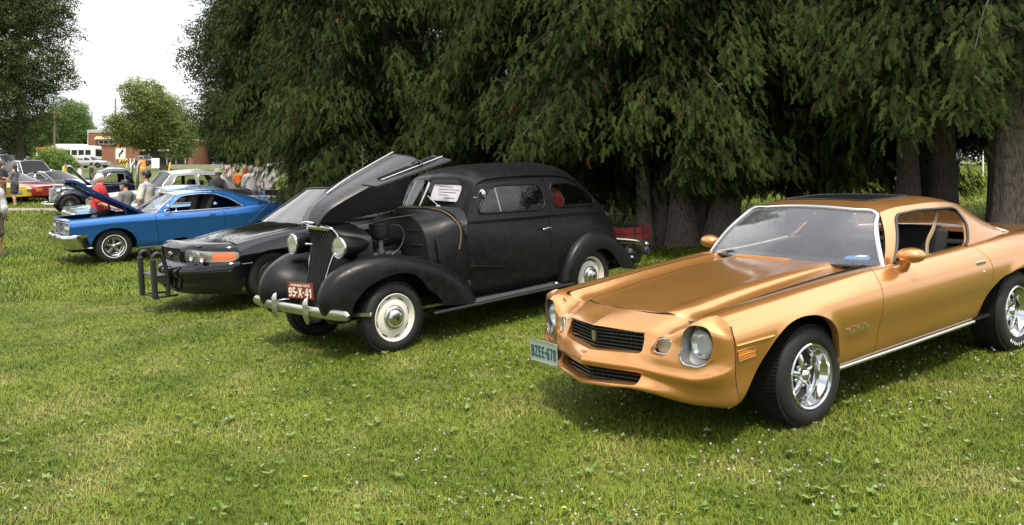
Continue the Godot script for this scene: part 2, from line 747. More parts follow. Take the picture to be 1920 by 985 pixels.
	M.lens_warm = glass_mat(Color(0.6, 0.57, 0.48), 0.4)
	M.steel_dark = mt(lin(0.09, 0.088, 0.085), 0.45, 0.8)
	M.seat_brown = mt(lin(0.05, 0.04, 0.03), 0.85)
	M.blue = mt(lin(0.012, 0.12, 0.40), 0.3, 0.6, 1.0)
	M.blue_dark = mt(lin(0.012, 0.05, 0.22), 0.3, 0.45, 1.0)
	M.black_gloss = mt(lin(0.004, 0.004, 0.006), 0.1)
	M.lamp_silver = mt(lin(0.55, 0.54, 0.5), 0.3, 0.8)
	M.amber_bright = mt(lin(0.9, 0.16, 0.004), 0.2, 0.0, 0.5)
	M.bar_black = mt(lin(0.012, 0.014, 0.012), 0.45)
	M.spruce = mt(lin(0.10, 0.16, 0.07), 0.7)
	M.yellow = mt(lin(0.75, 0.42, 0.01), 0.6)
	M.pale_blue = mt(lin(0.09, 0.20, 0.33), 0.25, 0.3, 1.0)
	M.silver = mt(lin(0.5, 0.5, 0.52), 0.25, 0.6, 1.0)
	M.charcoal = mt(lin(0.03, 0.03, 0.034), 0.2, 0.2, 1.0)
	M.navy = mt(lin(0.006, 0.008, 0.022), 0.15, 0.1, 1.0)
	M.red_paint = mt(lin(0.30, 0.012, 0.02), 0.25, 0.1, 1.0)
	M.yellow_paint = mt(lin(0.75, 0.52, 0.06), 0.3, 0.0, 1.0)
	M.maroon = mt(lin(0.14, 0.02, 0.025), 0.3, 0.2, 1.0)
	M.pink_paint = mt(lin(0.4, 0.10, 0.28), 0.3, 0.2, 1.0)
	M.brick = triplanar(mt(Color.WHITE, 0.9), Vector3(0.6, 0.6, 0.6))
	M.brick.albedo_texture = noise_tex(0.05, 61, [lin(0.20, 0.085, 0.05), lin(0.29, 0.135, 0.08)], [0.3, 0.7])
	M.concrete = mt(lin(0.42, 0.40, 0.37), 0.9)
	M.asphalt = triplanar(mt(Color.WHITE, 0.95), Vector3(0.5, 0.5, 0.5), true)
	M.asphalt.albedo_texture = noise_tex(0.03, 62, [lin(0.10, 0.095, 0.09), lin(0.17, 0.16, 0.15)], [0.3, 0.7])
	M.gravel = triplanar(mt(Color.WHITE, 0.95), Vector3(0.8, 0.8, 0.8), true)
	M.gravel.albedo_texture = noise_tex(0.06, 63, [lin(0.20, 0.17, 0.13), lin(0.34, 0.29, 0.23)], [0.3, 0.7])
	M.pole_wood = mt(lin(0.16, 0.10, 0.065), 0.9)
	M.pole_grey = mt(lin(0.20, 0.19, 0.175), 0.9)
	M.green_sign = mt(lin(0.05, 0.14, 0.08), 0.6)
	M.orange = mt(lin(0.75, 0.2, 0.02), 0.6)
	M.awning = mt(lin(0.5, 0.38, 0.22), 0.8)
	M.canvas = mt(lin(0.75, 0.76, 0.8), 0.8)
	M.wood_grey = mt(lin(0.22, 0.20, 0.17), 0.85)
	M.terracotta = mt(lin(0.45, 0.17, 0.08), 0.8)
	M.red_wood = mt(lin(0.17, 0.016, 0.014), 0.6)
	M.skin = mt(lin(0.50, 0.27, 0.18), 0.55)
	M.skin_tan = mt(lin(0.36, 0.18, 0.115), 0.55)
	M.stripes = triplanar(mt(Color.WHITE, 0.9), Vector3(2.2, 2.2, 2.2))
	M.stripes.albedo_texture = banded([lin(0.62, 0.56, 0.40), lin(0.62, 0.56, 0.40), lin(0.30, 0.30, 0.42), lin(0.66, 0.62, 0.5)])
	M.plaid = triplanar(mt(Color.WHITE, 0.9), Vector3(9, 9, 9))
	M.plaid.albedo_texture = banded([lin(0.10, 0.14, 0.25), lin(0.35, 0.38, 0.42), lin(0.07, 0.1, 0.2), lin(0.25, 0.28, 0.34)], true)
	M.amber = mt(lin(0.5, 0.17, 0.012), 0.18, 0.0, 1.0)
func banded(cols: Array, cross := false) -> ImageTexture:
	var im := Image.create(64, 64, false, Image.FORMAT_RGB8)
	for j in 64:
		for i in 64:
			var c: Color = cols[j * cols.size() / 64]
			if cross: c = c.lerp(cols[i * cols.size() / 64], 0.5)
			im.set_pixel(i, j, c)
	return ImageTexture.create_from_image(im)
func setting() -> void:
	var m := Msh.new()
	var xs := []
	var zs := []
	for i in 61: xs.append(-30.0 + i)
	for x in [45.0, 70.0, 110.0, 180.0, 300.0, 500.0]:
		xs.append(x)
		xs.push_front(-x)
	for i in 50: zs.append(-8.0 + i)
	for z in [50.0, 60.0, 75.0, 90.0, 105.0, 120.0, 135.0, 150.0, 180.0, 220.0, 300.0, 500.0, 800.0]: zs.append(z)
	for z in zs:
		for x in xs: m.vert(Vector3(x, ground_y(x, z), -z), Vector3.UP)
	var w := xs.size()
	grid_finish(m, w, zs.size())
	M.ground = triplanar(mt(Color.WHITE, 0.95), Vector3(0.35, 0.35, 0.35), true)
	M.ground.albedo_texture = noise_tex(0.02, 3, [lin(0.055, 0.078, 0.008), lin(0.085, 0.108, 0.012), lin(0.12, 0.12, 0.028)], [0.25, 0.5, 0.8])
	tag(put("lawn", m, M.ground), "mown park lawn rising gently to the right and away", "", "", "structure")
# ---------- the gold coupe ----------
func zip(xs: Array, ys: Array, zs: Array) -> PackedVector3Array:
	var o := PackedVector3Array()
	for i in xs.size(): o.append(Vector3(xs[i], ys[i], zs[i]))
	return o
func gold_wheel(name_: String, parent: Node3D, x: float, side: float, r := 0.325, rim_r := 0.205, zc := 0.733) -> void:
	var w := Node3D.new()
	w.name = name_ if not parent.has_node(NodePath(name_)) else "%s_%03d" % [name_, parent.get_child_count()]
	parent.add_child(w)
	w.transform = Transform3D(Basis(Vector3.UP, 0.0 if side > 0 else PI), Vector3(x, r, zc * side))
	var hw := 0.135
	put("tyre", tyre_shape(r, rim_r, hw), M.rubber, w)
	var ring := lathe([r - 0.052, hw - 0.012, r - 0.050, hw - 0.004, r - 0.046, hw - 0.004, r - 0.044, hw - 0.012], 48, "z")
	put("sidewall_ring", ring, M.rubber_side, w)
	# dished chrome rim
	var rim := lathe([rim_r + 0.004, hw - 0.03, rim_r + 0.010, hw - 0.004, rim_r + 0.002, hw + 0.002, rim_r - 0.012, hw - 0.004, rim_r - 0.016, hw - 0.03, rim_r - 0.036, hw - 0.05, rim_r - 0.04, hw - 0.085, rim_r - 0.05, hw - 0.1], 48, "z")
	put("rim", rim, M.chrome, w)
	var back := lathe([rim_r - 0.052, hw - 0.098, 0.0, hw - 0.118], 32, "z")
	put("drum", back, M.black, w)
	for k in 5:
		var an := TAU * k / 5 + 0.35
		var d := Vector3(cos(an), sin(an), 0)
		var s := Vector3(-sin(an), cos(an), 0)
		var sp := Msh.new()
		var rows := []
		for q in [[0.045, 0.026, 0.072], [0.09, 0.021, 0.070], [0.13, 0.028, 0.058], [0.168, 0.042, 0.034]]:
			var c: Vector3 = d * q[0]
			var z0: float = q[2]
			var hwid: float = q[1]
			rows.append(PackedVector3Array([c + s * hwid + Vector3(0, 0, z0 - 0.03), c + s * hwid * 0.75 + Vector3(0, 0, z0 - 0.005), c + Vector3(0, 0, z0 + 0.004), c - s * hwid * 0.75 + Vector3(0, 0, z0 - 0.005), c - s * hwid + Vector3(0, 0, z0 - 0.03)]))
		sp.add(patch(rows, 0.012, 0.02))
		put("spoke", sp, M.chrome, w)
	if x > 1.0:
		var word := "BFGoodrich"
		for k in word.length():
			var an := -PI / 2 - 0.62 + k * 0.135
			put_text("tyre_letter", word[k], 0.026, Transform3D(Basis(Vector3.BACK, an + PI / 2), Vector3(cos(an), sin(an), 0) * (r - 0.062) + Vector3(0, 0, hw + 0.006)), M.white_paint, w)
	put("centre_cap", lathe([0.062, 0.03, 0.055, 0.062, 0.046, 0.066, 0.042, 0.088, 0.03, 0.1, 0.0, 0.103], 24, "z"), M.chrome, w)
	for k in 5:
		var an := TAU * (k + 0.5) / 5 + 0.35
		put("wheel_nut", lathe([0.012, 0.0, 0.012, 0.028, 0.008, 0.036, 0.0, 0.038], 8, "z").at(Vector3(cos(an) * 0.07, sin(an) * 0.07, 0.03)), M.chrome, w)
func tyre_shape(r: float, rim_r: float, hw: float, tread := 40) -> Msh:
	var m := lathe([rim_r, -hw + 0.02, rim_r + 0.02, -hw, r - 0.06, -hw - 0.006, r - 0.02, -hw + 0.008, r - 0.004, -hw + 0.03, r, -hw * 0.5, r, hw * 0.5, r - 0.004, hw - 0.03, r - 0.02, hw - 0.008, r - 0.06, hw + 0.006, rim_r + 0.02, hw, rim_r, hw - 0.02], 56, "z")
	# tread blocks
	for k in tread * 2:
		var an := TAU * k / (tread * 2)
		for row in 4:
			var zz := (row - 1.5) * hw * 0.42
			var a2 := an + (0.5 if row % 2 else 0.0) * TAU / (tread * 2)
			var c := Vector3(cos(a2), sin(a2), 0)
			m.add(box(Vector3(0.012, TAU * r / (tread * 2) * 0.62, hw * 0.34), 0.0).moved(Transform3D(Basis(c, Vector3(-c.y, c.x, 0), Vector3.BACK), c * (r + 0.0005) + Vector3(0, 0, zz))))
	return m
func gold_coupe() -> void:
	var g := thing("gold_coupe", "metallic gold two-door coupe parked nearest, with chrome five-spoke wheels and a dark grille", "car", spot(1.4438, 6.2132, 0.6093))
	var gap := 0.0032
	# --- body side, half ---
	var X := [-0.77, -0.62, -0.40, -0.2, 0.0, 0.2, 0.45, 0.74, 1.1, 1.6, 2.1, 2.45, 2.75, 3.1, 3.5, 3.8, 3.97]
	var ys := [0.27, 0.285, 0.30, 0.305, 0.305, 0.305, 0.308, 0.315, 0.322, 0.332, 0.345, 0.36, 0.37, 0.385, 0.41, 0.44, 0.47]
	var zs := [0.86, 0.86, 0.86, 0.858, 0.855, 0.852, 0.85, 0.848, 0.847, 0.847, 0.848, 0.85, 0.85, 0.845, 0.81, 0.76, 0.69]
	var yc := [0.645, 0.65, 0.66, 0.67, 0.678, 0.682, 0.682, 0.684, 0.69, 0.702, 0.712, 0.715, 0.715, 0.712, 0.708, 0.70, 0.695]
	var zc := [0.908, 0.916, 0.925, 0.931, 0.935, 0.937, 0.938, 0.940, 0.943, 0.945, 0.948, 0.955, 0.957, 0.95, 0.905, 0.85, 0.78]
	var yt := [0.822, 0.834, 0.85, 0.863, 0.877, 0.889, 0.904, 0.919, 0.922, 0.928, 0.942, 0.955, 0.962, 0.958, 0.94, 0.915, 0.885]
	var zt := [0.765, 0.768, 0.772, 0.776, 0.78, 0.784, 0.79, 0.798, 0.805, 0.81, 0.812, 0.81, 0.80, 0.785, 0.74, 0.69, 0.62]
	var rows := []
	for k in 9: rows.append(PackedVector3Array())
	for i in X.size():
		var x: float = X[i]
		rows[0].append(Vector3(x, ys[i], zs[i] - 0.03))
		rows[1].append(Vector3(x, ys[i] + 0.03, zs[i]))
		rows[2].append(Vector3(x, lerpf(ys[i], yc[i], 0.55), lerpf(zs[i], zc[i], 0.55)))
		rows[3].append(Vector3(x, yc[i] - 0.012, zc[i] - 0.002))
		rows[4].append(Vector3(x, yc[i] + 0.012, zc[i]))
		rows[5].append(Vector3(x, lerpf(yc[i], yt[i], 0.5), zc[i] - 0.018))
		rows[6].append(Vector3(x, yt[i] - 0.055, lerpf(zc[i], zt[i], 0.45)))
		rows[7].append(Vector3(x, yt[i] - 0.006, zt[i] + 0.018))
		rows[8].append(Vector3(x, yt[i] - 0.008, zt[i] - 0.075 - (0.03 if x < 0.5 else 0.0)))
	var arch_f := Q([-0.72, 0.15, -0.665, 0.34, -0.52, 0.54, -0.41, 0.66, -0.30, 0.725, -0.17, 0.75, -0.02, 0.74, 0.11, 0.685, 0.20, 0.60, 0.25, 0.48, 0.265, 0.34, 0.265, 0.15])
	var arch_r := Q([2.09, 0.15, 2.075, 0.34, 2.10, 0.46, 2.19, 0.58, 2.33, 0.67, 2.52, 0.71, 2.75, 0.715, 2.95, 0.69, 3.1, 0.61, 3.19, 0.48, 3.21, 0.34, 3.22, 0.15])
	arch_f = rounded(arch_f, 0.06, 3)
	arch_r = rounded(arch_r, 0.06, 3)
	var flare := func(p: Vector3) -> Vector3:
		var o := 0.0
		for c in [Vector2(-0.12, 0.36), Vector2(2.66, 0.36)]:
			var d := absf(Vector2(p.x - c.x, p.y - c.y).length() - 0.37)
			if p.y > 0.4: o += 0.014 * exp(-d * d / 0.0016)
		return p + Vector3(0, 0, o)
	var side := patch(rows, 0.03, 0.022, flare)
	side = clip(side, outside(arch_f), 2)
	side = clip(side, outside(arch_r), 2)
	side = clip(side, func(p: Vector3) -> float: return p.x + 0.759, 3)
	var seam_d := line_x([0.2, 0.68, 0.40, 0.695, 0.684, 0.70, 0.80, 0.715, 0.90, 0.76, 1.0, 0.80])
	var seam_q := line_x([0.2, 2.0, 0.40, 2.04, 0.52, 2.12, 0.62, 2.17, 0.712, 2.19, 0.84, 2.165, 0.95, 2.09, 1.1, 2.06])
	var not_ := func(f: Callable) -> Callable: return func(p: Vector3) -> float: return -f.call(p)
	var fender := clip(side, seam_d, 3, gap)
	var rest := clip(side, not_.call(seam_d), 3, gap)
	var door := clip(rest, seam_q, 3, gap)
	var quarter := clip(rest, not_.call(seam_q), 3, gap)
	for s in [1, -1]:
		for d in [["front_fender", fender], ["door", door], ["rear_quarter", quarter]]:
			var mm: Msh = Msh.new().add(d[1])
			mm.add(lip(d[1], 2, Vector3(0, 0, -0.05)))
			mm.add(lip(d[1], 3, Vector3.ZERO, 0.014))
			var o := put(d[0], mm if s > 0 else mm.mirrored(), M.gold, g)
			if d[0] == "door":
				door_fittings(o, s)
			if d[0] == "front_fender":
				var sm := Msh.new()   # amber side marker in a bright frame
				var mk := box(Vector3(0.15, 0.052, 0.012), 0.003).moved(Transform3D(Basis(Vector3.BACK, 0.05), Vector3(-0.665, 0.603, 0.905 * s)))
				put("side_marker", mk, M.amber, o)
				for yy in [-0.03, 0.0, 0.03]:
					sm.add(box(Vector3(0.16, 0.0035, 0.016), 0.002).moved(Transform3D(Basis(Vector3.BACK, 0.05), Vector3(-0.665, 0.603 + yy, 0.907 * s))))
				for xx in [-0.078, 0.078]:
					sm.add(box(Vector3(0.004, 0.064, 0.016), 0.002).at(Vector3(-0.665 + xx, 0.603 + xx * 0.05, 0.907 * s)))
				put("marker_frame", sm, M.gold, o)
				put("panel_edge_glint", tube(P([-0.755, 0.663, 0.915 * s, -0.44, 0.672, 0.93 * s]), 0.006, 6), M.gold_light, o)  # edge of the marker panel, its highlight painted in as lighter gold
				if s > 0:
					put_text("badge", "camaro", 0.04, Transform3D(Basis(Vector3.UP, 0.0).rotated(Vector3.BACK, 0.03), Vector3(0.44, 0.575, 0.929)), M.chrome, o, 1.25)
		# chrome sill strip
		put("sill_strip", tube(P([0.275, 0.312, 0.842 * s, 1.1, 0.324, 0.84 * s, 2.07, 0.345, 0.84 * s]), 0.016, 8, -1.0, Vector3.UP, 1.0), M.dull_chrome, g)
	# --- front fascia ---
	var F := []
	var zA := [0.0, 0.2, 0.38, 0.5, 0.62, 0.72, 0.80, 0.86, 0.895]
	F.append(zip([-1.05, -1.02, -0.98, -0.92, -0.84, -0.79, -0.75, -0.735, -0.73], [0.345, 0.35, 0.355, 0.325, 0.288, 0.272, 0.268, 0.27, 0.28], zA.map(func(z): return z * 0.95)))
	F.append(zip([-1.185, -1.137, -1.083, -1.0, -0.905, -0.845, -0.795, -0.765, -0.745], [0.352, 0.358, 0.366, 0.335, 0.295, 0.28, 0.276, 0.279, 0.292], zA.map(func(z): return z * 0.95)))
	F.append(zip([-1.19, -1.14, -1.085, -1.003, -0.908, -0.85, -0.80, -0.77, -0.75], [0.366, 0.371, 0.379, 0.35, 0.312, 0.298, 0.295, 0.30, 0.312], zA))
	F.append(zip([-1.168, -1.102, -1.03, -0.985, -0.922, -0.875, -0.832, -0.793, -0.765], [0.45, 0.45, 0.445, 0.425, 0.40, 0.39, 0.395, 0.41, 0.43], [0, 0.2, 0.38, 0.5, 0.62, 0.72, 0.805, 0.868, 0.902]))
	F.append(zip([-1.186, -1.115, -1.044, -1.005, -0.95, -0.912, -0.872, -0.82, -0.773], [0.515, 0.508, 0.498, 0.484, 0.468, 0.463, 0.482, 0.508, 0.535], [0, 0.2, 0.38, 0.5, 0.62, 0.72, 0.81, 0.873, 0.907]))
	F.append(zip([-1.172, -1.102, -1.032, -0.993, -0.938, -0.90, -0.862, -0.813, -0.772], [0.532, 0.524, 0.515, 0.502, 0.486, 0.48, 0.497, 0.522, 0.55], [0, 0.2, 0.38, 0.5, 0.62, 0.72, 0.81, 0.873, 0.907]))
	F.append(zip([-1.112, -1.06, -1.007, -0.98, -0.93, -0.885, -0.845, -0.805, -0.771], [0.564, 0.57, 0.576, 0.568, 0.545, 0.53, 0.54, 0.57, 0.60], [0, 0.2, 0.375, 0.5, 0.61, 0.72, 0.80, 0.87, 0.908]))
	F.append(zip([-1.085, -1.03, -0.975, -0.945, -0.912, -0.88, -0.845, -0.805, -0.771], [0.65, 0.645, 0.64, 0.635, 0.64, 0.65, 0.648, 0.645, 0.645], [0, 0.19, 0.37, 0.5, 0.61, 0.715, 0.80, 0.87, 0.908]))
	F.append(zip([-1.069, -1.01, -0.953, -0.915, -0.895, -0.882, -0.85, -0.81, -0.772], [0.712, 0.70, 0.69, 0.688, 0.73, 0.768, 0.745, 0.72, 0.70], [0, 0.18, 0.36, 0.5, 0.61, 0.705, 0.79, 0.86, 0.905]))
	F.append(zip([-1.045, -0.985, -0.93, -0.885, -0.868, -0.855, -0.83, -0.80, -0.772], [0.727, 0.718, 0.709, 0.704, 0.752, 0.79, 0.767, 0.738, 0.718], [0, 0.18, 0.37, 0.51, 0.615, 0.705, 0.785, 0.855, 0.902]))
	F.append(zip([-0.955, -0.905, -0.85, -0.80, -0.795, -0.80, -0.79, -0.785, -0.772], [0.757, 0.757, 0.747, 0.732, 0.775, 0.812, 0.797, 0.772, 0.75], [0, 0.18, 0.39, 0.53, 0.625, 0.71, 0.78, 0.845, 0.896]))
	F.append(zip([-0.846, -0.815, -0.755, -0.733, -0.74, -0.75, -0.758, -0.766, -0.77], [0.79, 0.794, 0.782, 0.757, 0.795, 0.822, 0.822, 0.80, 0.775], [0, 0.2, 0.42, 0.55, 0.65, 0.735, 0.79, 0.85, 0.89]))
	var nose := patch(F, 0.018, 0.014)
	var grille_hole := rounded(Q([0.0, 0.562, 0.375, 0.574, 0.36, 0.69, 0.0, 0.713, -0.36, 0.69, -0.375, 0.574]), 0.03)
	var intake := rounded(Q([0.0, 0.374, 0.385, 0.392, 0.385, 0.459, 0.0, 0.475, -0.385, 0.459, -0.385, 0.392]), 0.02)
	var park := rounded(Q([0.418, 0.586, 0.53, 0.567, 0.562, 0.664, 0.462, 0.69]), 0.03)
	var lampo := rounded(Q([0.615, 0.545, 0.735, 0.522, 0.80, 0.60, 0.815, 0.72, 0.765, 0.775, 0.66, 0.775, 0.615, 0.70]), 0.06, 6)
	for h in [[grille_hole, 5], [intake, 6], [park, 7], [lampo, 8]]:
		nose = clip(nose, outside(h[0], "zy"), h[1])
	var full := Msh.new().add(nose)
	for h in [[5, 0.09], [6, 0.09], [7, 0.05]]:
		full.add(lip(nose, h[0], Vector3(h[1], 0, 0)))
	put("front_fascia", full.both(), M.gold, g)
	for s in 2: put("lamp_surround", lip(nose, 8, Vector3(0.10, 0, 0)) if s else lip(nose, 8, Vector3(0.10, 0, 0)).mirrored(), M.lamp_bowl, g)
	# grille: black mesh of bars set back in the opening
	var gr := Node3D.new()
	gr.name = "grille"
	g.add_child(gr)
	for pr in [[0.568, 0.70, 6, -1.075, -0.985, 0.355], [0.378, 0.472, 4, -1.14, -1.02, 0.385]]:
		for k in pr[2]:
			var y: float = lerpf(pr[0], pr[1], (k + 0.5) / pr[2])
			var lift: float = lerpf(0.02, -0.012, float(k) / pr[2])
			put("grille_bar", Msh.new().add(bar(Vector3(pr[3] + 0.03, y, 0), Vector3(pr[4] + 0.03, y - lift * 0.3, pr[5]), 0.02, 0.007)).both(), M.trim_black, gr)
		for k in 21:
			var z: float = lerpf(-pr[5], pr[5], k / 20.0)
			var x: float = lerpf(pr[3], pr[4], absf(z) / pr[5]) + 0.036
			put("grille_upright", box(Vector3(0.012, pr[1] - pr[0] - 0.012, 0.005)).at(Vector3(x + 0.01, (pr[0] + pr[1]) / 2 - 0.004, z)), M.black, gr)
		put("grille_backing", Msh.new().add(bar(Vector3(pr[3] + 0.08, (pr[0] + pr[1]) / 2, 0), Vector3(pr[4] + 0.08, (pr[0] + pr[1]) / 2, pr[5] + 0.03), 0.01, pr[1] - pr[0])).both(), M.void_black, gr)
	put("grille_badge", prism(rounded(Q([-0.018, 0.035, 0.018, 0.035, 0.018, -0.02, 0.0, -0.036, -0.018, -0.02]), 0.006), 0.012).moved(Transform3D(Basis(Vector3.UP, -PI / 2), Vector3(-1.062, 0.643, 0.0))), M.steel, gr)
	# black tubes laid along the seams, painting in the shade of the gaps
	var gap_line := PackedVector3Array()
	for r in F: gap_line.append(r[8] + Vector3(0.004, 0, -0.004))
	for s in 2: put("gap_shade_line", tube(smooth_line(gap_line, 0.03), 0.0055, 6) if s else tube(smooth_line(gap_line, 0.03), 0.0055, 6).mirrored(), M.void_black, g)
	# lamps
	for s in [1.0, -1.0]:
		var hl := Node3D.new()
		hl.name = "headlight" if s > 0 else "headlight_001"
		g.add_child(hl)
		var c := Vector3(-0.828, 0.655, 0.708 * s)
		var bowl := patch([P([-0.905, 0.535, 0.60, -0.885, 0.517, 0.70, -0.85, 0.58, 0.81]), P([-0.84, 0.59, 0.595, -0.825, 0.56, 0.70, -0.80, 0.60, 0.82]), P([-0.81, 0.69, 0.595, -0.78, 0.66, 0.71, -0.78, 0.69, 0.83]), P([-0.82, 0.78, 0.60, -0.80, 0.79, 0.71, -0.79, 0.78, 0.82])], 0.02, 0.02)
		put("lamp_bowl", bowl if s > 0 else bowl.mirrored(), M.lamp_bowl, hl)
		var bez := lathe([0.090, -0.06, 0.090, 0.0, 0.087, 0.008, 0.082, 0.006, 0.080, -0.01], 32, "x").moved(Transform3D(Basis(Vector3.UP, PI), c + Vector3(0.006, 0, 0)))
		put("bezel_ring", bez, M.steel, hl)
		put("lens", lathe([0.082, 0.0, 0.073, 0.012, 0.047, 0.021, 0.0, 0.025], 32, "x").moved(Transform3D(Basis(Vector3.UP, PI), c)), M.lens, hl)
		put("reflector", lathe([0.082, 0.0, 0.065, -0.03, 0.04, -0.05, 0.0, -0.06], 28, "x").moved(Transform3D(Basis(Vector3.UP, PI), c)), M.reflector, hl)
		var tr := PackedVector3Array()
		for q in rounded(Q([0.62, 0.548, 0.735, 0.527, 0.795, 0.60]), 0.06, 6):
			pass
		for q in [[-0.922, 0.60, 0.617], [-0.925, 0.565, 0.622], [-0.922, 0.541, 0.645], [-0.905, 0.532, 0.69], [-0.89, 0.53, 0.73], [-0.868, 0.55, 0.768]]:
			tr.append(Vector3(q[0], q[1], q[2] * s))
		put("chrome_lip", tube(smooth_line(tr, 0.02), 0.006, 6), M.chrome, hl)
		var pk := Node3D.new()
		pk.name = "parking_lamp" if s > 0 else "parking_lamp_001"
		g.add_child(pk)
		var pb := prism(rounded(Q([0.42, 0.585, 0.53, 0.567, 0.562, 0.665, 0.465, 0.69]), 0.03), 0.02).moved(Transform3D(Basis(Vector3(0, 0, s), Vector3.UP, Vector3(1, 0, 0)), Vector3(-0.925, 0, 0)))
		put("lamp_bowl", pb, M.lamp_silver, pk)
		put("lens", ball(Vector3(0.012, 0.035, 0.04), 16).at(Vector3(-0.905, 0.635, 0.505 * s)), M.lens, pk)
		var pt := PackedVector3Array()
		for q in rounded(Q([0.432, 0.594, 0.525, 0.577, 0.553, 0.658, 0.47, 0.68]), 0.03):
			pt.append(Vector3(lerpf(-0.975, -0.918, clampf((q.x - 0.43) / 0.12, 0, 1)) + (q.y - 0.6) * 0.2, q.y, q.x * s))
		pt.append(pt[0])
		put("chrome_lip", tube(pt, 0.004, 5), M.chrome, pk)
	# licence plate on the passenger side of the intake
	var pl := Node3D.new()
	pl.name = "licence_plate"
	g.add_child(pl)
	var pxf := Transform3D(Basis(Vector3(0, 0.0, 1), Vector3.UP, Vector3(-1, 0, 0)), Vector3(-1.035, 0.43, -0.605))
	pl.transform = pxf
	put("plate", box(Vector3(0.31, 0.156, 0.006), 0.002), M.plate_green, pl)
	put_text("lettering", "BZEE·678", 0.085, Transform3D(Basis(), Vector3(0, -0.005, 0.004)), M.plate_ink, pl, 0.62)
	var chain := Msh.new()
	for k in 26:
		for yy in [-0.076, 0.076]: chain.add(box(Vector3(0.007, 0.008, 0.008), 0.002).at(Vector3(-0.15 + k * 0.012, yy, 0.005)))
	for k in 13:
		for xx in [-0.152, 0.152]: chain.add(box(Vector3(0.008, 0.007, 0.008), 0.002).at(Vector3(xx, -0.072 + k * 0.012, 0.005)))
	put("chain_frame", chain, M.chrome, pl)
	put("plate_bracket", box(Vector3(0.16, 0.05, 0.12)).at(Vector3(0.08, 0.0, -0.065)), M.black, pl)
	# --- hood ---
	var H := []
	var hx := [-0.84, -0.72, -0.5, -0.2, 0.1, 0.4, 0.7, 0.88]
	var hc := [0.79, 0.803, 0.83, 0.863, 0.888, 0.908, 0.922, 0.926]
	for q in [[0.0, 0.0, 0.0], [0.3, -0.003, -0.002], [0.405, -0.004, -0.006], [0.43, -0.013, -0.014], [0.458, -0.040, -0.034], [0.51, -0.056, -0.038], [0.59, -0.046, -0.02], [0.654, 0.0, 0.0]]:
		var r := PackedVector3Array()
		for i in hx.size():
			var u := float(i) / (hx.size() - 1)
			var z: float = q[0] * lerpf(1.0, 1.05, u)
			var y: float = hc[i] + q[1] * lerpf(1.0, 0.75, u)
			var gy: float = lerpf(0.806, 0.922, clampf((hx[i] + 0.77) / 1.65, 0, 1)) + 0.012 * sin(PI * clampf((hx[i] + 0.77) / 1.65, 0, 1))
			if q[0] > 0.6: y = lerpf(y, gy - 0.001, 0.5 if q[0] < 0.65 else 1.0)
			var xx: float = hx[i]
			if i == 0: xx = [-0.838, -0.796, -0.752, -0.742, -0.728, -0.722, -0.73, -0.736][H.size()]
			r.append(Vector3(xx, y, z))
		H.append(r)
	var hood := patch(H, 0.04, 0.02)
	var hood_m := Msh.new().add(hood)
	for e in rim_edges(hood, -1):
		if hood.v[e.x].z > 0.02 or hood.v[e.y].z > 0.02:
			hood_m.flat4(hood.v[e.x], hood.v[e.y], hood.v[e.y] - Vector3(0, 0.02, 0), hood.v[e.x] - Vector3(0, 0.02, 0))
	hood_m.both()
	var hd := put("hood", hood_m, M.gold, g)
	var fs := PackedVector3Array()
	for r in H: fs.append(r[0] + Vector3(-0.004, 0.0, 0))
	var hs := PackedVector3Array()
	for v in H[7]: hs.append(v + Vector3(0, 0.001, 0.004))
	for l in [tube(smooth_line(fs, 0.03), 0.0045, 6), tube(smooth_line(hs, 0.05), 0.004, 6)]:  # black lines round the hood, put in for the shade of its gaps
		put("gap_shade_line", l, M.void_black, hd)
		put("gap_shade_line", l.mirrored(), M.void_black, hd)
	var vent := Msh.new()
	for k in 34:
		vent.add(box(Vector3(0.085, 0.004, 0.006), 0.0).moved(Transform3D(Basis(Vector3.BACK, 0.05), Vector3(0.80 - absf(-0.15) * 0.0, 0.929, -0.40 + k * 0.0152))))
	put("cowl_vent", vent, M.gold_light, hd)
	# black liner below the panels
	put("underbody", under_shell(), M.void_black, g)
	# --- greenhouse ---
	var G := []
	var Y := [0.0, 0.28, 0.55, 0.8, 0.93, 1.0]
	var cols := [
		[Vector3(0.935, 0.915, 0.805), Vector3(1.255, 1.262, 0.592), Vector3(1.235, 1.29, 0.50), Vector3(1.225, 1.303, 0.25), Vector3(1.222, 1.306, 0.0)],
		[Vector3(1.03, 0.92, 0.808), Vector3(1.345, 1.275, 0.592), Vector3(1.34, 1.306, 0.50), Vector3(1.335, 1.322, 0.25), Vector3(1.335, 1.326, 0.0)],
		[Vector3(1.5, 0.926, 0.812), Vector3(1.70, 1.286, 0.592), Vector3(1.70, 1.316, 0.50), Vector3(1.70, 1.334, 0.25), Vector3(1.70, 1.338, 0.0)],
		[Vector3(2.08, 0.942, 0.815), Vector3(2.20, 1.264, 0.588), Vector3(2.17, 1.300, 0.50), Vector3(2.12, 1.322, 0.25), Vector3(2.1, 1.326, 0.0)],
		[Vector3(2.45, 0.955, 0.79), Vector3(2.46, 1.212, 0.575), Vector3(2.42, 1.25, 0.49), Vector3(2.36, 1.285, 0.25), Vector3(2.34, 1.293, 0.0)],
		[Vector3(2.80, 0.962, 0.74), Vector3(2.66, 1.11, 0.56), Vector3(2.56, 1.18, 0.48), Vector3(2.46, 1.25, 0.25), Vector3(2.43, 1.262, 0.0)]]
	for k in 4 + 5:
		var r := PackedVector3Array()
		for c in cols:
			if k < 5:
				var u: float = [0.0, 0.3, 0.6, 0.85, 1.0][k]
				var p: Vector3 = c[0].lerp(c[1], u)
				p.z += 0.03 * sin(PI * u)
				r.append(p)
			else:
				r.append(c[k - 4])
		G.append(r)
	var roof := patch(G, 0.035, 0.03)
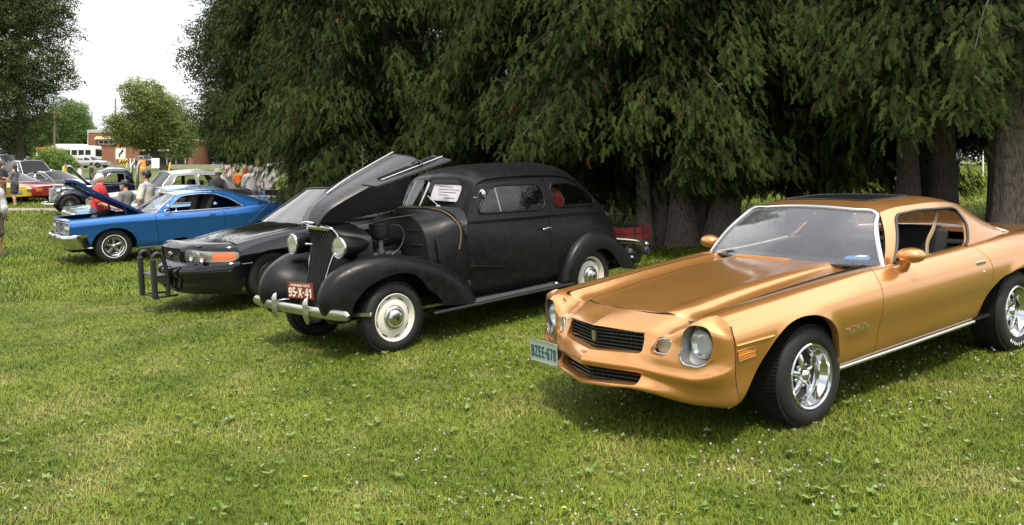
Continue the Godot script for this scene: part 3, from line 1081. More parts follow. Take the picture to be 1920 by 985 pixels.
	var win := rounded(Q([1.04, 0.90, 2.03, 0.935, 2.10, 0.97, 2.225, 1.10, 2.255, 1.195, 2.20, 1.222, 1.72, 1.243, 1.42, 1.235, 1.35, 1.205]), 0.03)
	var glass_cut := clip(roof, within(win), 4)
	roof = clip(roof, outside(win), 4)
	for q in rims(roof, 4):
		var gas := tube(q, 0.012, 6)
		put("window_seal", gas, M.trim_black, g)
		put("window_seal", gas.mirrored(), M.trim_black, g)
		break
	var rm := Msh.new().add(roof).add(lip(roof, 4, Vector3(0, 0, -0.03)))
	var rf := put("roof", rm.both(), M.gold, g)
	var lining := Msh.new().add(roof)
	for i in lining.v.size():
		var away := signf(lining.n[i].dot(lining.v[i] - Vector3(1.8, 0.9, 0.0)))
		lining.v[i] -= lining.n[i] * 0.02 * away
	put("roof_lining", lining.both(), M.seat, rf)
	var sr := clip(roof, within(rounded(rect2(1.43, -0.41, 1.96, 0.41), 0.05), "xz"), 9)
	for i in sr.v.size(): sr.v[i] += sr.n[i] * (0.006 if sr.n[i].y > 0.0 else -0.006)
	put("sunroof", Msh.new().add(sr).add(lip(sr, 9, Vector3(0, -0.006, 0))).both(), M.dark_glass, rf)
	var sf := Msh.new()
	for q in rims(sr, 9): sf.add(tube(q, 0.005, 6))
	put("sunroof_frame", sf.both(), M.trim_black, rf)
	# windscreen
	var ws := []
	for k in 5:
		var u := k / 4.0
		var r := PackedVector3Array()
		for z in [0.0, 0.25, 0.5, 0.68, 1.0]:
			var b0 := Vector3(lerpf(0.80, 0.945, z * z), lerpf(0.905, 0.91, z), 0.795 * z)
			var t0 := Vector3(lerpf(1.205, 1.24, z * z), lerpf(1.30, 1.262, z * z), 0.572 * z)
			r.append(b0.lerp(t0, u) + Vector3(-0.03, 0.02, 0) * sin(PI * u))
		ws.append(r)
	var wind := patch(ws, 0.04, 0.04)
	put("windscreen", Msh.new().add(wind).add(wind.at(Vector3(0.004, -0.004, 0))).both(), M.sky_veil_glass, g)
	var edge := PackedVector3Array()
	for k in 5: edge.append(ws[k][4])
	for z in [3, 2, 1, 0]: edge.append(ws[4][z])
	for z in [1, 2, 3]: edge.append(ws[4][z] * Vector3(1, 1, -1))
	for k in 5: edge.append(ws[4 - k][4] * Vector3(1, 1, -1))
	put("windscreen_trim", tube(smooth_line(round_corner(edge), 0.03), 0.019, 8), M.chrome, g)
	var base := PackedVector3Array()
	for z in [4, 3, 2, 1, 0]: base.append(ws[0][z] + Vector3(-0.01, 0.0, 0))
	for z in [1, 2, 3, 4]: base.append(ws[0][z] * Vector3(1, 1, -1) + Vector3(-0.01, 0.0, 0))
	put("screen_seal", tube(smooth_line(base, 0.05), 0.012, 6), M.trim_black, g)
	# rear window
	var rw := []
	for k in 4:
		var u := k / 3.0
		var r := PackedVector3Array()
		for z in [0.0, 0.3, 0.6, 0.85, 1.0]:
			var t1 := Vector3(lerpf(2.43, 2.68, z * z), lerpf(1.258, 1.10, z * z), 0.555 * z)
			var b1 := Vector3(lerpf(3.12, 2.95, z * z), lerpf(0.985, 0.965, z), 0.70 * z)
			r.append(t1.lerp(b1, u) + Vector3(0.0, -0.012, 0) * sin(PI * u) - Vector3(0, 0.008, 0))
		rw.append(r)
	put("rear_window", patch(rw, 0.05, 0.05).both(), M.side_glass, g)
	var re := PackedVector3Array()
	for k in 4: re.append(rw[k][4])
	for z in [3, 2, 1, 0]: re.append(rw[3][z])
	for z in [1, 2, 3, 4]: re.append(rw[3][z] * Vector3(1, 1, -1))
	for k in [2, 1, 0]: re.append(rw[k][4] * Vector3(1, 1, -1))
	put("rear_window_trim", tube(smooth_line(re, 0.04), 0.012, 8), M.chrome, g)
	# deck and tail
	var D := []
	for z in [0.0, 0.3, 0.55, 0.68, 0.74]:
		var r := PackedVector3Array()
		for q in [[2.78, 0.962], [3.1, 0.972], [3.5, 0.955], [3.8, 0.935], [3.93, 0.90], [3.99, 0.80], [4.0, 0.62], [3.95, 0.46]]:
			var k: float = clampf((q[0] - 3.3) / 0.7, 0, 1)
			r.append(Vector3(q[0] - k * 0.12 * pow(z / 0.74, 3), q[1] - 0.012 * pow(z / 0.74, 2), z * lerpf(1.0, 0.9, k)))
		D.append(r)
	put("tail", patch(D, 0.05, 0.05).both(), M.gold, g)
	# interior
	var inn := Node3D.new()
	inn.name = "interior"
	g.add_child(inn)
	put("dashboard", patch([P([0.82, 0.895, 0, 0.9, 0.895, 0.5, 0.97, 0.895, 0.77]), P([1.05, 0.92, 0, 1.08, 0.92, 0.5, 1.1, 0.915, 0.77]), P([1.15, 0.90, 0, 1.17, 0.90, 0.5, 1.18, 0.90, 0.77]), P([1.17, 0.7, 0, 1.17, 0.7, 0.5, 1.18, 0.7, 0.77])], 0.05, 0.05).both(), M.dash, inn)
	put("floor_pan", box(Vector3(2.1, 0.02, 1.6)).at(Vector3(1.9, 0.34, 0)), M.void_black, inn)
	for s in [0.4, -0.4]:
		seat_shape(inn, Vector3(1.62, 0.42, s), 0.52, 0.70)
	put("rear_seat", box(Vector3(0.25, 0.5, 1.25), 0.08).moved(Transform3D(Basis(Vector3.BACK, 0.3), Vector3(2.5, 0.62, 0))), M.seat, inn)
	put("parcel_shelf", box(Vector3(0.6, 0.02, 1.3)).at(Vector3(2.8, 0.88, 0)), M.seat, inn)
	put("headliner", patch([P([1.27, 1.25, 0, 1.27, 1.25, 0.5]), P([1.7, 1.295, 0, 1.7, 1.27, 0.53]), P([2.3, 1.26, 0, 2.3, 1.22, 0.52])], 0.1, 0.1).both(), M.tan_trim, inn)
	var sw := lathe([0.165, 0.0, 0.175, 0.012, 0.187, 0.0, 0.175, -0.012, 0.165, 0.0], 32, "x")
	sw.add(box(Vector3(0.015, 0.03, 0.33), 0.005)).add(box(Vector3(0.04, 0.1, 0.1), 0.02))
	put("steering_wheel", sw.moved(Transform3D(Basis(Vector3.BACK, -0.4), Vector3(1.31, 0.86, 0.4))), M.trim_black, inn)
	put("seat_belt", tube(smooth_line(P([2.14, 1.23, 0.55, 1.98, 1.08, 0.60, 1.84, 0.96, 0.62, 1.80, 0.86, 0.64, 1.79, 0.7, 0.66]), 0.03), 0.028, 6, 0.028, Vector3(0, 0, 1), 0.15), M.tan_trim, inn)
	put("rear_view_mirror", box(Vector3(0.03, 0.06, 0.22), 0.015).at(Vector3(1.27, 1.2, 0)), M.trim_black, inn)
	put("dash_reflection_bar", tube(smooth_line(P([0.87, 0.93, -0.66, 0.93, 0.985, -0.40, 0.985, 1.045, -0.16, 1.01, 1.075, -0.05]), 0.04), 0.011, 6), M.dull_chrome, g)  # added bright bar, standing in for the dashboard reflection in the glass
	# wipers
	for z in [[0.55, 0.1], [-0.1, -0.6]]:
		put("wiper", tube(P([0.865 + absf(z[0]) * 0.06, 0.93, z[0], 0.855 + absf(z[1]) * 0.05, 0.945, z[1]]), 0.007, 5), M.trim_black, g)
	# mirrors
	for s in [1.0, -1.0]:
		var mi := Node3D.new()
		mi.name = "door_mirror" if s > 0 else "door_mirror_001"
		g.add_child(mi)
		var shell := ball(Vector3(0.08, 0.056, 0.098), 20)
		put("shell", shell.moved(Transform3D(Basis(Vector3.UP, 0.25 * s), Vector3(1.08, 0.985, 0.93 * s))), M.gold, mi)
		put("stalk", tube(smooth_line(P([1.10, 0.87, 0.845 * s, 1.095, 0.90, 0.87 * s, 1.08, 0.955, 0.905 * s]), 0.02), 0.036, 10, 0.026), M.gold, mi)
		put("mirror_glass", box(Vector3(0.004, 0.07, 0.12), 0.001).moved(Transform3D(Basis(Vector3.UP, 0.25 * s), Vector3(1.112, 0.985, 0.935 * s))), M.chrome, mi)
	for q in [[0.0, 1.0], [0.0, -1.0], [2.743, 1.0], [2.743, -1.0]]:
		gold_wheel("wheel", g, q[0], q[1])
func rect_ring(hx: float, hz: float, w: float, h: float) -> Msh:
	var m := Msh.new()
	for s in [-1.0, 1.0]:
		m.add(box(Vector3(hx * 2, h, w), h * 0.4).at(Vector3(0, 0, s * (hz - w / 2))))
		m.add(box(Vector3(w, h * 0.98, hz * 2 - w * 2), h * 0.4).at(Vector3(s * (hx - w / 2), 0, 0)))
	return m
func round_corner(p: PackedVector3Array) -> PackedVector3Array:
	return p
func seat_shape(parent: Node, at_: Vector3, w: float, h: float) -> void:
	put("seat", box(Vector3(0.5, 0.16, w), 0.05).at(at_ + Vector3(0, 0.02, 0)), M.seat, parent)
	put("seat_back", box(Vector3(0.13, h, w), 0.05).moved(Transform3D(Basis(Vector3.BACK, -0.3), at_ + Vector3(0.36, 0.33, 0))), M.seat, parent)
func under_shell() -> Msh:
	var m := box(Vector3(4.5, 0.12, 1.1)).at(Vector3(1.4, 0.36, 0))
	m.add(box(Vector3(1.45, 0.3, 1.05)).at(Vector3(0.0, 0.52, 0)))
	for s in [1.0, -1.0]:
		m.add(box(Vector3(1.72, 0.32, 0.3)).at(Vector3(1.16, 0.5, 0.68 * s)))
		m.add(box(Vector3(0.5, 0.3, 0.3)).at(Vector3(3.5, 0.6, 0.6 * s)))
		m.add(box(Vector3(1.3, 0.02, 0.5)).at(Vector3(2.66, 0.79, 0.65 * s)))
		m.add(box(Vector3(1.0, 0.02, 0.3)).at(Vector3(0.05, 0.775, 0.68 * s)))
	return m
func door_fittings(o: Node, s: float) -> void:
	var h := Msh.new().add(box(Vector3(0.14, 0.035, 0.014), 0.005).at(Vector3(2.03, 0.815, 0.931 * s)))
	put("door_handle", h, M.chrome, o)
	put("door_handle_cup", box(Vector3(0.12, 0.03, 0.006), 0.002).at(Vector3(2.03, 0.785, 0.93 * s)), M.gold_light, o)
	put("key_lock", ball(Vector3(0.014, 0.014, 0.008), 10).at(Vector3(2.05, 0.745, 0.945 * s)), M.chrome, o)
# ---------- the black 1930s sedan with its hood up ----------
func fender_net(c: Vector2, crown: Array, rows_: Array) -> Array:
	var out := []
	for r in rows_:
		var line := PackedVector3Array()
		for i in range(0, crown.size(), 2):
			var q: Vector2 = c + (Vector2(crown[i], crown[i + 1]) - c) * r[1]
			line.append(Vector3(q.x, maxf(q.y, 0.30), r[0]))
		out.append(line)
	return out
func sedan_wheel(g: Node3D, x: float, s: float) -> void:
	var w := Node3D.new()
	w.name = "wheel" if not g.has_node("wheel") else "wheel_%03d" % g.get_child_count()
	g.add_child(w)
	w.transform = Transform3D(Basis(Vector3.UP, 0.0 if s > 0 else PI), Vector3(x, 0.335, 0.68 * s))
	put("tyre", tyre_shape(0.338, 0.222, 0.088, 34), M.rubber, w)
	put("rim", lathe([0.222, 0.06, 0.231, 0.076, 0.232, 0.084, 0.226, 0.088, 0.216, 0.08, 0.205, 0.045, 0.198, 0.04, 0.186, 0.042, 0.182, 0.05, 0.17, 0.062, 0.12, 0.068, 0.108, 0.05], 48, "z"), M.white_wheel, w)
	for k in 8:
		var a := TAU * k / 8 + 0.2
		put("rim_slot", box(Vector3(0.012, 0.06, 0.006), 0.002).moved(Transform3D(Basis(Vector3(cos(a), sin(a), 0), Vector3(-sin(a), cos(a), 0), Vector3.BACK), Vector3(cos(a) * 0.188, sin(a) * 0.188, 0.044))), M.void_black, w)
	put("hub_cap", lathe([0.116, 0.058, 0.118, 0.075, 0.11, 0.085, 0.095, 0.088, 0.088, 0.09, 0.083, 0.11, 0.06, 0.122, 0.03, 0.128, 0.0, 0.13], 40, "z"), M.dull_chrome, w)
	put("hub_emblem", prism(Q([-0.032, -0.008, -0.012, -0.008, -0.014, -0.02, 0.014, -0.02, 0.012, -0.008, 0.032, 0.008, 0.012, 0.008, 0.014, 0.02, -0.014, 0.02, -0.012, 0.008]), 0.004).moved(Transform3D(Basis(Vector3.BACK, 0.9), Vector3(0, 0, 0.127))), M.black, w)
func black_sedan() -> void:
	var g := thing("black_sedan", "satin black 1930s two-door sedan with its hood raised and cream steel wheels", "car", spot(-1.6278, 8.7918, 0.7594))
	# --- lower body ---
	var rows := []
	var defs := [[0.36, 0.685, 3.86], [0.40, 0.712, 3.90], [0.55, 0.735, 3.93], [0.75, 0.747, 3.90], [0.95, 0.743, 3.80], [1.06, 0.727, 3.71], [-1.0, 0.71, 3.68]]
	for d in defs:
		var r := PackedVector3Array()
		for x in [0.66, 0.8, 1.0, 1.3, 1.8, 2.3, 2.7, 3.0, 3.2, 3.38, 3.52, 3.63, 3.70, 3.735, 3.75]:
			var belt: float = lerpf(1.158, 1.085, clampf((x - 1.0) / 2.2, 0, 1)) if x > 1.0 else lerpf(1.03, 1.158, (x - 0.66) / 0.34)
			var w: float = d[1]
			if x < 1.5: w *= 1.0 - 0.13 * pow((1.5 - x) / 0.84, 1.6)
			var xx: float = x
			if x > 2.7:
				var u: float = (x - 2.7) / 1.05
				xx = 2.7 + u * (d[2] - 2.7)
				w *= pow(maxf(0.0, 1.0 - pow(u, 2.6)), 0.52)
			var y: float = d[0] if d[0] > 0 else belt
			if d[0] > 1.0: y = belt - 0.075
			elif d[0] > 0.9: y = belt - 0.19
			r.append(Vector3(xx, y, w))
		rows.append(r)
	var low := patch(rows, 0.045, 0.03)
	var seam_f := line_x([0.3, 0.945, 0.8, 0.965, 1.2, 0.985])
	var seam_r := line_x([0.3, 2.165, 0.8, 2.20, 1.2, 2.24])
	var neg := func(f: Callable) -> Callable: return func(p: Vector3) -> float: return -f.call(p)
	var cowl_side := clip(low, seam_f, 3, 0.0035)
	var rest := clip(low, neg.call(seam_f), 3, 0.0035)
	var door := clip(rest, seam_r, 3, 0.0035)
	var rear := clip(rest, neg.call(seam_r), 3, 0.0035)
	var U := []
	var st := [
		[1.02, 1.155, 0.692, 1.14, 1.35, 0.648, 1.262, 1.545, 0.583, 1.285, 1.622, 0.47, 1.275, 1.672, 0.25, 1.265, 1.688, 0.0],
		[1.22, 1.15, 0.718, 1.28, 1.355, 0.668, 1.36, 1.56, 0.597, 1.38, 1.645, 0.475, 1.38, 1.70, 0.25, 1.38, 1.715, 0.0],
		[1.5, 1.141, 0.735, 1.5, 1.36, 0.68, 1.52, 1.57, 0.60, 1.52, 1.657, 0.475, 1.52, 1.715, 0.25, 1.52, 1.728, 0.0],
		[2.2, 1.118, 0.738, 2.2, 1.35, 0.685, 2.2, 1.56, 0.60, 2.2, 1.653, 0.475, 2.2, 1.722, 0.25, 2.2, 1.736, 0.0],
		[2.7, 1.10, 0.71, 2.7, 1.32, 0.665, 2.68, 1.51, 0.585, 2.68, 1.605, 0.46, 2.66, 1.69, 0.24, 2.66, 1.71, 0.0],
		[3.05, 1.09, 0.675, 3.03, 1.25, 0.625, 2.98, 1.395, 0.555, 2.98, 1.49, 0.43, 2.98, 1.61, 0.23, 2.98, 1.645, 0.0],
		[3.35, 1.082, 0.565, 3.32, 1.18, 0.52, 3.26, 1.27, 0.46, 3.25, 1.36, 0.36, 3.24, 1.48, 0.19, 3.24, 1.52, 0.0],
		[3.55, 1.08, 0.39, 3.52, 1.14, 0.355, 3.48, 1.19, 0.315, 3.46, 1.25, 0.25, 3.44, 1.32, 0.13, 3.43, 1.345, 0.0],
		[3.67, 1.08, 0.12, 3.64, 1.105, 0.10, 3.62, 1.125, 0.09, 3.60, 1.15, 0.07, 3.58, 1.17, 0.04, 3.57, 1.18, 0.0]]
	for k in 6:
		var r := PackedVector3Array()
		for c in st: r.append(Vector3(c[k * 3], c[k * 3 + 1], c[k * 3 + 2]))
		U.append(r)
	var top := patch(U, 0.045, 0.03)
	var w1 := rounded(Q([1.185, 1.235, 1.25, 1.222, 2.08, 1.192, 2.16, 1.215, 2.195, 1.30, 2.185, 1.42, 2.10, 1.478, 1.52, 1.508, 1.40, 1.48, 1.28, 1.36]), 0.06, 4)
	var w2 := rounded(Q([2.32, 1.24, 2.36, 1.193, 3.08, 1.17, 3.15, 1.19, 3.12, 1.26, 2.98, 1.36, 2.80, 1.425, 2.62, 1.462, 2.40, 1.472, 2.325, 1.44]), 0.06, 4)
	var panes := [clip(top, within(w1), 5), clip(top, within(w2), 5)]
	top = clip(clip(top, outside(w1), 5), outside(w2), 5)
	var frames := rims(top, 5)
	var seam_t := line_x([1.0, 2.235, 1.2, 2.25, 1.5, 2.262, 1.56, 2.263])
	var upper_door := clip(clip(clip(top, seam_t, 3, 0.0035), func(p: Vector3) -> float: return 1.545 - p.y + 0.02 * (p.x - 1.26) - 0.05 * maxf(0.0, 1.45 - p.x), 3, 0.003), func(p: Vector3) -> float: return p.x - lerpf(1.045, 1.29, (p.y - 1.155) / 0.39), 3, 0.003)
	var in_door := func(p: Vector3) -> float: return minf(minf(seam_t.call(p), 1.545 - p.y + 0.02 * (p.x - 1.26) - 0.05 * maxf(0.0, 1.45 - p.x)), p.x - lerpf(1.045, 1.29, (p.y - 1.155) / 0.39))
	var shell := clip(top, func(p: Vector3) -> float: return -in_door.call(p), 3, 0.003)
	for s in [1, -1]:
		var dm: Msh = Msh.new().add(door).add(lip(door, 3, Vector3.ZERO, 0.02)).add(upper_door).add(lip(upper_door, 3, Vector3.ZERO, 0.02)).add(lip(upper_door, 5, Vector3(0, 0, -0.03)))
		var o := put("door", dm if s > 0 else dm.mirrored(), M.satin, g)
		var hn := Msh.new().add(tube(P([2.17, 0.985, 0.75 * s, 2.17, 0.985, 0.785 * s]), 0.011, 8)).add(tube(P([2.185, 0.982, 0.787 * s, 2.12, 0.985, 0.79 * s, 2.06, 0.972, 0.785 * s]), 0.011, 8, 0.008))
		put("door_handle", hn, M.chrome, o)
		for y in [1.06, 0.52]:
			put("door_hinge", box(Vector3(0.035, 0.06, 0.03), 0.006).at(Vector3(0.975, y, (0.722 if y > 1.0 else 0.735) * s)), M.black, o)
		put("door_window", panes[0] if s > 0 else panes[0].mirrored(), M.side_glass, o)
		put("vent_bar", tube(P([1.50, 1.215, 0.712 * s, 1.505, 1.5, 0.62 * s]), 0.009, 6), M.steel, o)
		put("spear_moulding", tube(smooth_line(P([0.99, 0.70, 0.733 * s, 1.3, 0.655, 0.748 * s, 1.62, 0.60, 0.748 * s]), 0.05), 0.012, 6, 0.003), M.satin, o)
		put("quarter_window", panes[1] if s > 0 else panes[1].mirrored(), M.side_glass, g)
		for q in frames:
			var fr := tube(q, 0.014, 8)
			put("window_frame", fr if s > 0 else fr.mirrored(), M.satin, g)
		for off in [0.0, -0.022]:
			var bl := PackedVector3Array()
			for v in rows[6]: bl.append(Vector3(v.x, v.y + off, (v.z + 0.002 - off * 0.25) * s))
			put("belt_moulding", tube(smooth_line(bl.slice(2), 0.06), 0.009, 6), M.satin, g)
		put("drip_rail", tube(smooth_line(P([1.255, 1.53, 0.592 * s, 1.36, 1.575, 0.60 * s, 1.52, 1.585, 0.602 * s, 2.2, 1.576, 0.604 * s, 2.68, 1.525, 0.59 * s, 2.98, 1.41, 0.56 * s, 3.2, 1.22, 0.53 * s]), 0.06), 0.009, 6), M.satin, g)
	put("body_shell", Msh.new().add(shell).add(lip(shell, 5, Vector3(0, 0, -0.03))).add(rear).add(lip(rear, 3, Vector3.ZERO, 0.02)).add(cowl_side).both(), M.satin, g)
	# windscreen frame and cowl
	var Wn := []
	for k in 5:
		var u := k / 4.0
		var r := PackedVector3Array()
		for q in [[0.945, 1.316, 0.0, 1.145, 1.645, 0.0], [0.985, 1.316, 0.26, 1.185, 1.638, 0.26], [1.05, 1.305, 0.47, 1.235, 1.603, 0.46], [1.085, 1.255, 0.585, 1.26, 1.565, 0.55], [1.03, 1.15, 0.69, 1.268, 1.54, 0.585]]:
			r.append(Vector3(q[0], q[1], q[2]).lerp(Vector3(q[3], q[4], q[5]), u))
		Wn.append(r)
	Wn.append(P([1.272, 1.688, 0.0, 1.277, 1.672, 0.25, 1.285, 1.622, 0.468, 1.28, 1.59, 0.535, 1.27, 1.543, 0.583]))
	var scr := patch(Wn, 0.025, 0.025)
	var lite := rounded(Q([0.012, 1.332, 0.40, 1.328, 0.475, 1.345, 0.47, 1.50, 0.43, 1.575, 0.30, 1.598, 0.012, 1.602]), 0.045, 5)
	var pane := clip(scr, within(lite, "zy"), 6)
	scr = clip(scr, outside(lite, "zy"), 6)
	put("windscreen_frame", Msh.new().add(scr).add(lip(scr, 6, Vector3(0.03, 0, 0))).both(), M.satin, g)
	put("windscreen", pane, M.glass, g)
	put("windscreen", pane.mirrored(), M.glass, g)
	put("centre_bar", bar(Vector3(0.945, 1.32, 0), Vector3(1.135, 1.61, 0), 0.028, 0.02, 0.006), M.steel, g)
	var C := [P([0.60, 1.275, 0.0, 0.72, 1.292, 0.0, 0.85, 1.308, 0.0, 0.95, 1.318, 0.0]), P([0.60, 1.262, 0.2, 0.74, 1.28, 0.22, 0.87, 1.30, 0.25, 0.985, 1.318, 0.26]),
		P([0.60, 1.215, 0.37, 0.74, 1.235, 0.40, 0.90, 1.27, 0.45, 1.05, 1.307, 0.47]), P([0.60, 1.12, 0.485, 0.74, 1.15, 0.53, 0.92, 1.20, 0.59, 1.085, 1.257, 0.585]),
		P([0.60, 1.02, 0.54, 0.76, 1.06, 0.60, 0.94, 1.12, 0.66, 1.03, 1.155, 0.692]), P([0.60, 0.85, 0.57, 0.74, 0.86, 0.63, 0.90, 0.88, 0.69, 1.0, 0.90, 0.705]), P([0.60, 0.45, 0.57, 0.74, 0.45, 0.63, 0.9, 0.45, 0.68, 1.0, 0.45, 0.70])]
	var cw := put("cowl", patch(C, 0.04, 0.04).both(), M.satin, g)
	for x in [0.86, 0.885]:
		var ln := PackedVector3Array()
		for r in C:
			var p: Vector3 = r[2] if x < 0.87 else r[2].lerp(r[3], 0.2)
			ln.append(p + Vector3(0, 0.006, 0.006 if p.z > 0.3 else 0.0))
		ln = smooth_line(ln.slice(0, 6), 0.03)
		for s in [1.0, -1.0]:
			var l2 := PackedVector3Array()
			for p in ln: l2.append(p * Vector3(1, 1, s))
			put("hood_lacing" if x < 0.87 else "cowl_bead", tube(l2, 0.011, 6), M.brown if x < 0.87 else M.satin, cw)
	# firewall
	var fw := prism(rounded(Q([-0.57, 0.45, 0.57, 0.45, 0.57, 0.9, 0.53, 1.05, 0.46, 1.14, 0.35, 1.225, 0.18, 1.263, -0.18, 1.263, -0.35, 1.225, -0.46, 1.14, -0.53, 1.05, -0.57, 0.9]), 0.05), 0.02).moved(Transform3D(Basis(Vector3(0, 0, 1), Vector3.UP, Vector3(-1, 0, 0)), Vector3(0.615, 0, 0)))
	put("firewall", fw, M.engine, g)
	for q in [[0.95, 0.38, 0.2], [1.1, 0.3, 0.25], [0.8, 0.3, 0.3]]:
		put("firewall_rib", box(Vector3(0.02, 0.02, q[2]), 0.006).at(Vector3(0.595, q[0], q[1])), M.engine, g)
	# --- nose ---
	var N := [P([-0.60, 0.40, 0.10, -0.42, 0.44, 0.24, -0.1, 0.5, 0.42]), P([-0.53, 0.55, 0.108, -0.36, 0.58, 0.25, 0.0, 0.6, 0.43]), P([-0.455, 0.71, 0.122, -0.30, 0.74, 0.26, 0.02, 0.75, 0.43]), P([-0.395, 0.90, 0.155, -0.25, 0.91, 0.285, 0.03, 0.90, 0.425]), P([-0.33, 1.06, 0.178, -0.2, 1.05, 0.28, 0.035, 1.04, 0.405]),
		P([-0.325, 1.13, 0.172, -0.19, 1.125, 0.255, 0.04, 1.10, 0.375]), P([-0.35, 1.195, 0.14, -0.2, 1.19, 0.19, 0.03, 1.165, 0.27]), P([-0.39, 1.24, 0.09, -0.22, 1.237, 0.11, 0.0, 1.215, 0.15]), P([-0.425, 1.252, 0.0, -0.23, 1.252, 0.0, 0.0, 1.235, 0.0])]
	for i in N.size():
		var r: PackedVector3Array = N[i]
		r[0] = r[0] * Vector3(1, 1, 1.32) + Vector3(0.085 if i < 8 else 0.012, 0, 0)
		r[1] = r[1] * Vector3(1, 1, 1.08) + Vector3(0.03 if i < 8 else 0.0, 0, 0)
		N[i] = r
	put("nose_shell", patch(N, 0.03, 0.025).both(), M.satin, g)
	var gr := Node3D.new()
	gr.name = "grille"
	g.add_child(gr)
	var gl := PackedVector3Array()
	for r in N: gl.append(r[0] + Vector3(-0.006, 0.0, 0.0))
	var strip := smooth_line(gl.slice(1), 0.02)
	put("grille_strip", tube(strip, 0.010, 6).both(), M.chrome, gr)
	put("grille_cap", patch([P([-0.43, 1.215, 0.0, -0.40, 1.205, 0.09, -0.295, 1.18, 0.17]), P([-0.445, 1.24, 0.0, -0.405, 1.235, 0.09, -0.30, 1.20, 0.175]), P([-0.42, 1.262, 0.0, -0.385, 1.25, 0.10, -0.28, 1.20, 0.185])], 0.02, 0.015).both(), M.chrome, gr)
	for k in 19:
		var u := (k - 9) / 9.0
		var bl := PackedVector3Array()
		for r in [[0.40, 0.095, -0.605], [0.55, 0.103, -0.545], [0.71, 0.117, -0.482], [0.90, 0.148, -0.432], [1.06, 0.168, -0.40], [1.13, 0.162, -0.405], [1.19, 0.13, -0.42], [1.235, 0.085, -0.425]]:
			bl.append(Vector3(r[2] + pow(absf(u), 1.4) * 0.15, r[0], r[1] * u * 1.32))
		put("grille_bar", tube(smooth_line(bl, 0.08), 0.0052, 4), M.black, gr)
	var gb := []
	for r in [[0.40, 0.095, -0.58], [0.71, 0.117, -0.46], [1.06, 0.168, -0.375], [1.235, 0.085, -0.40]]:
		gb.append(P([r[2] + 0.14, r[0], -r[1] * 1.32, r[2], r[0], 0.0, r[2] + 0.14, r[0], r[1] * 1.32]))
	put("grille_backing", patch(gb, 0.05, 0.1), M.void_black, gr)
	put("ornament", tube(P([-0.455, 1.065, -0.02, -0.45, 1.067, 0.09]), 0.012, 6, 0.006), M.chrome, gr)
	for s in [1.0, -1.0]:
		var hl := Node3D.new()
		hl.name = "headlight" if s > 0 else "headlight_001"
		g.add_child(hl)
		var X := Transform3D(Basis(Vector3.UP, PI + 0.06 * s), Vector3(-0.37, 1.036, 0.438 * s))
		put("lamp_pod", lathe([0.097, 0.0, 0.104, -0.015, 0.107, -0.05, 0.103, -0.12, 0.088, -0.2, 0.062, -0.28, 0.03, -0.335, 0.0, -0.35], 32, "x").moved(X), M.satin, hl)
		put("bezel_ring", lathe([0.105, -0.012, 0.107, 0.004, 0.1, 0.012, 0.094, 0.008], 36, "x").moved(X), M.dull_chrome, hl)
		put("lens", lathe([0.095, 0.006, 0.085, 0.02, 0.05, 0.035, 0.0, 0.042], 32, "x").moved(X), M.lens_warm, hl)
		put("reflector", lathe([0.094, 0.002, 0.075, -0.03, 0.04, -0.05, 0.0, -0.06], 28, "x").moved(X), M.reflector, hl)
		put("pod_bracket", tube(P([-0.22, 1.0, 0.40 * s, -0.16, 0.93, 0.33 * s]), 0.04, 10, 0.06), M.satin, hl)
		# fenders
		var ff := patch(fender_net(Vector2(0.1, 0.42), [-0.60, 0.36, -0.665, 0.45, -0.695, 0.56, -0.675, 0.68, -0.60, 0.79, -0.44, 0.885, -0.19, 0.942, 0.12, 0.925, 0.39, 0.855, 0.70, 0.725, 0.955, 0.52, 1.07, 0.31], [[0.20, 0.66], [0.30, 0.73], [0.40, 0.81], [0.47, 0.88], [0.56, 0.955], [0.66, 1.0], [0.73, 0.99], [0.785, 0.955], [0.82, 0.89], [0.838, 0.79], [0.843, 0.65], [0.84, 0.45]]), 0.04, 0.03, func(p: Vector3) -> Vector3: return p * Vector3(1, 1, 1.0 - 0.15 * smoothstep(0.0, 1.0, (-0.05 - p.x) / 0.6)))
		var op1 := rounded(Q([-0.49, 0.2, -0.475, 0.46, -0.40, 0.60, -0.26, 0.71, -0.08, 0.765, 0.10, 0.765, 0.25, 0.71, 0.36, 0.58, 0.415, 0.42, 0.44, 0.30, 0.45, 0.2]), 0.08, 4)
		var cut1 := func(p: Vector3) -> float: return -sd_poly(op1, Vector2(p.x, p.y)) if p.z > 0.60 else 0.05
		ff = clip(ff, cut1, 7)
		var fm := Msh.new().add(ff).add(lip(ff, 7, Vector3(0, 0, -0.03)))
		put("front_fender", fm if s > 0 else fm.mirrored(), M.satin, g)
		var rf := patch(fender_net(Vector2(2.97, 0.42), [2.33, 0.34, 2.41, 0.56, 2.59, 0.765, 2.83, 0.878, 3.08, 0.872, 3.41, 0.67, 3.60, 0.42, 3.70, 0.31], [[0.58, 0.99], [0.70, 1.0], [0.77, 0.985], [0.815, 0.94], [0.838, 0.86], [0.845, 0.74], [0.845, 0.5]]), 0.04, 0.03)
		var op2 := rounded(Q([2.50, 0.2, 2.52, 0.36, 2.60, 0.50, 2.72, 0.59, 2.88, 0.622, 3.03, 0.58, 3.13, 0.48, 3.19, 0.34, 3.22, 0.2]), 0.08, 4)
		var cut2 := func(p: Vector3) -> float: return -sd_poly(op2, Vector2(p.x, p.y)) if p.z > 0.70 else 0.05
		rf = clip(rf, cut2, 7)
		var rm := Msh.new().add(rf).add(lip(rf, 7, Vector3(0, 0, -0.03)))
		put("rear_fender", rm if s > 0 else rm.mirrored(), M.satin, g)
		var rb := Node3D.new()
		rb.name = "running_board" if s > 0 else "running_board_001"
		g.add_child(rb)
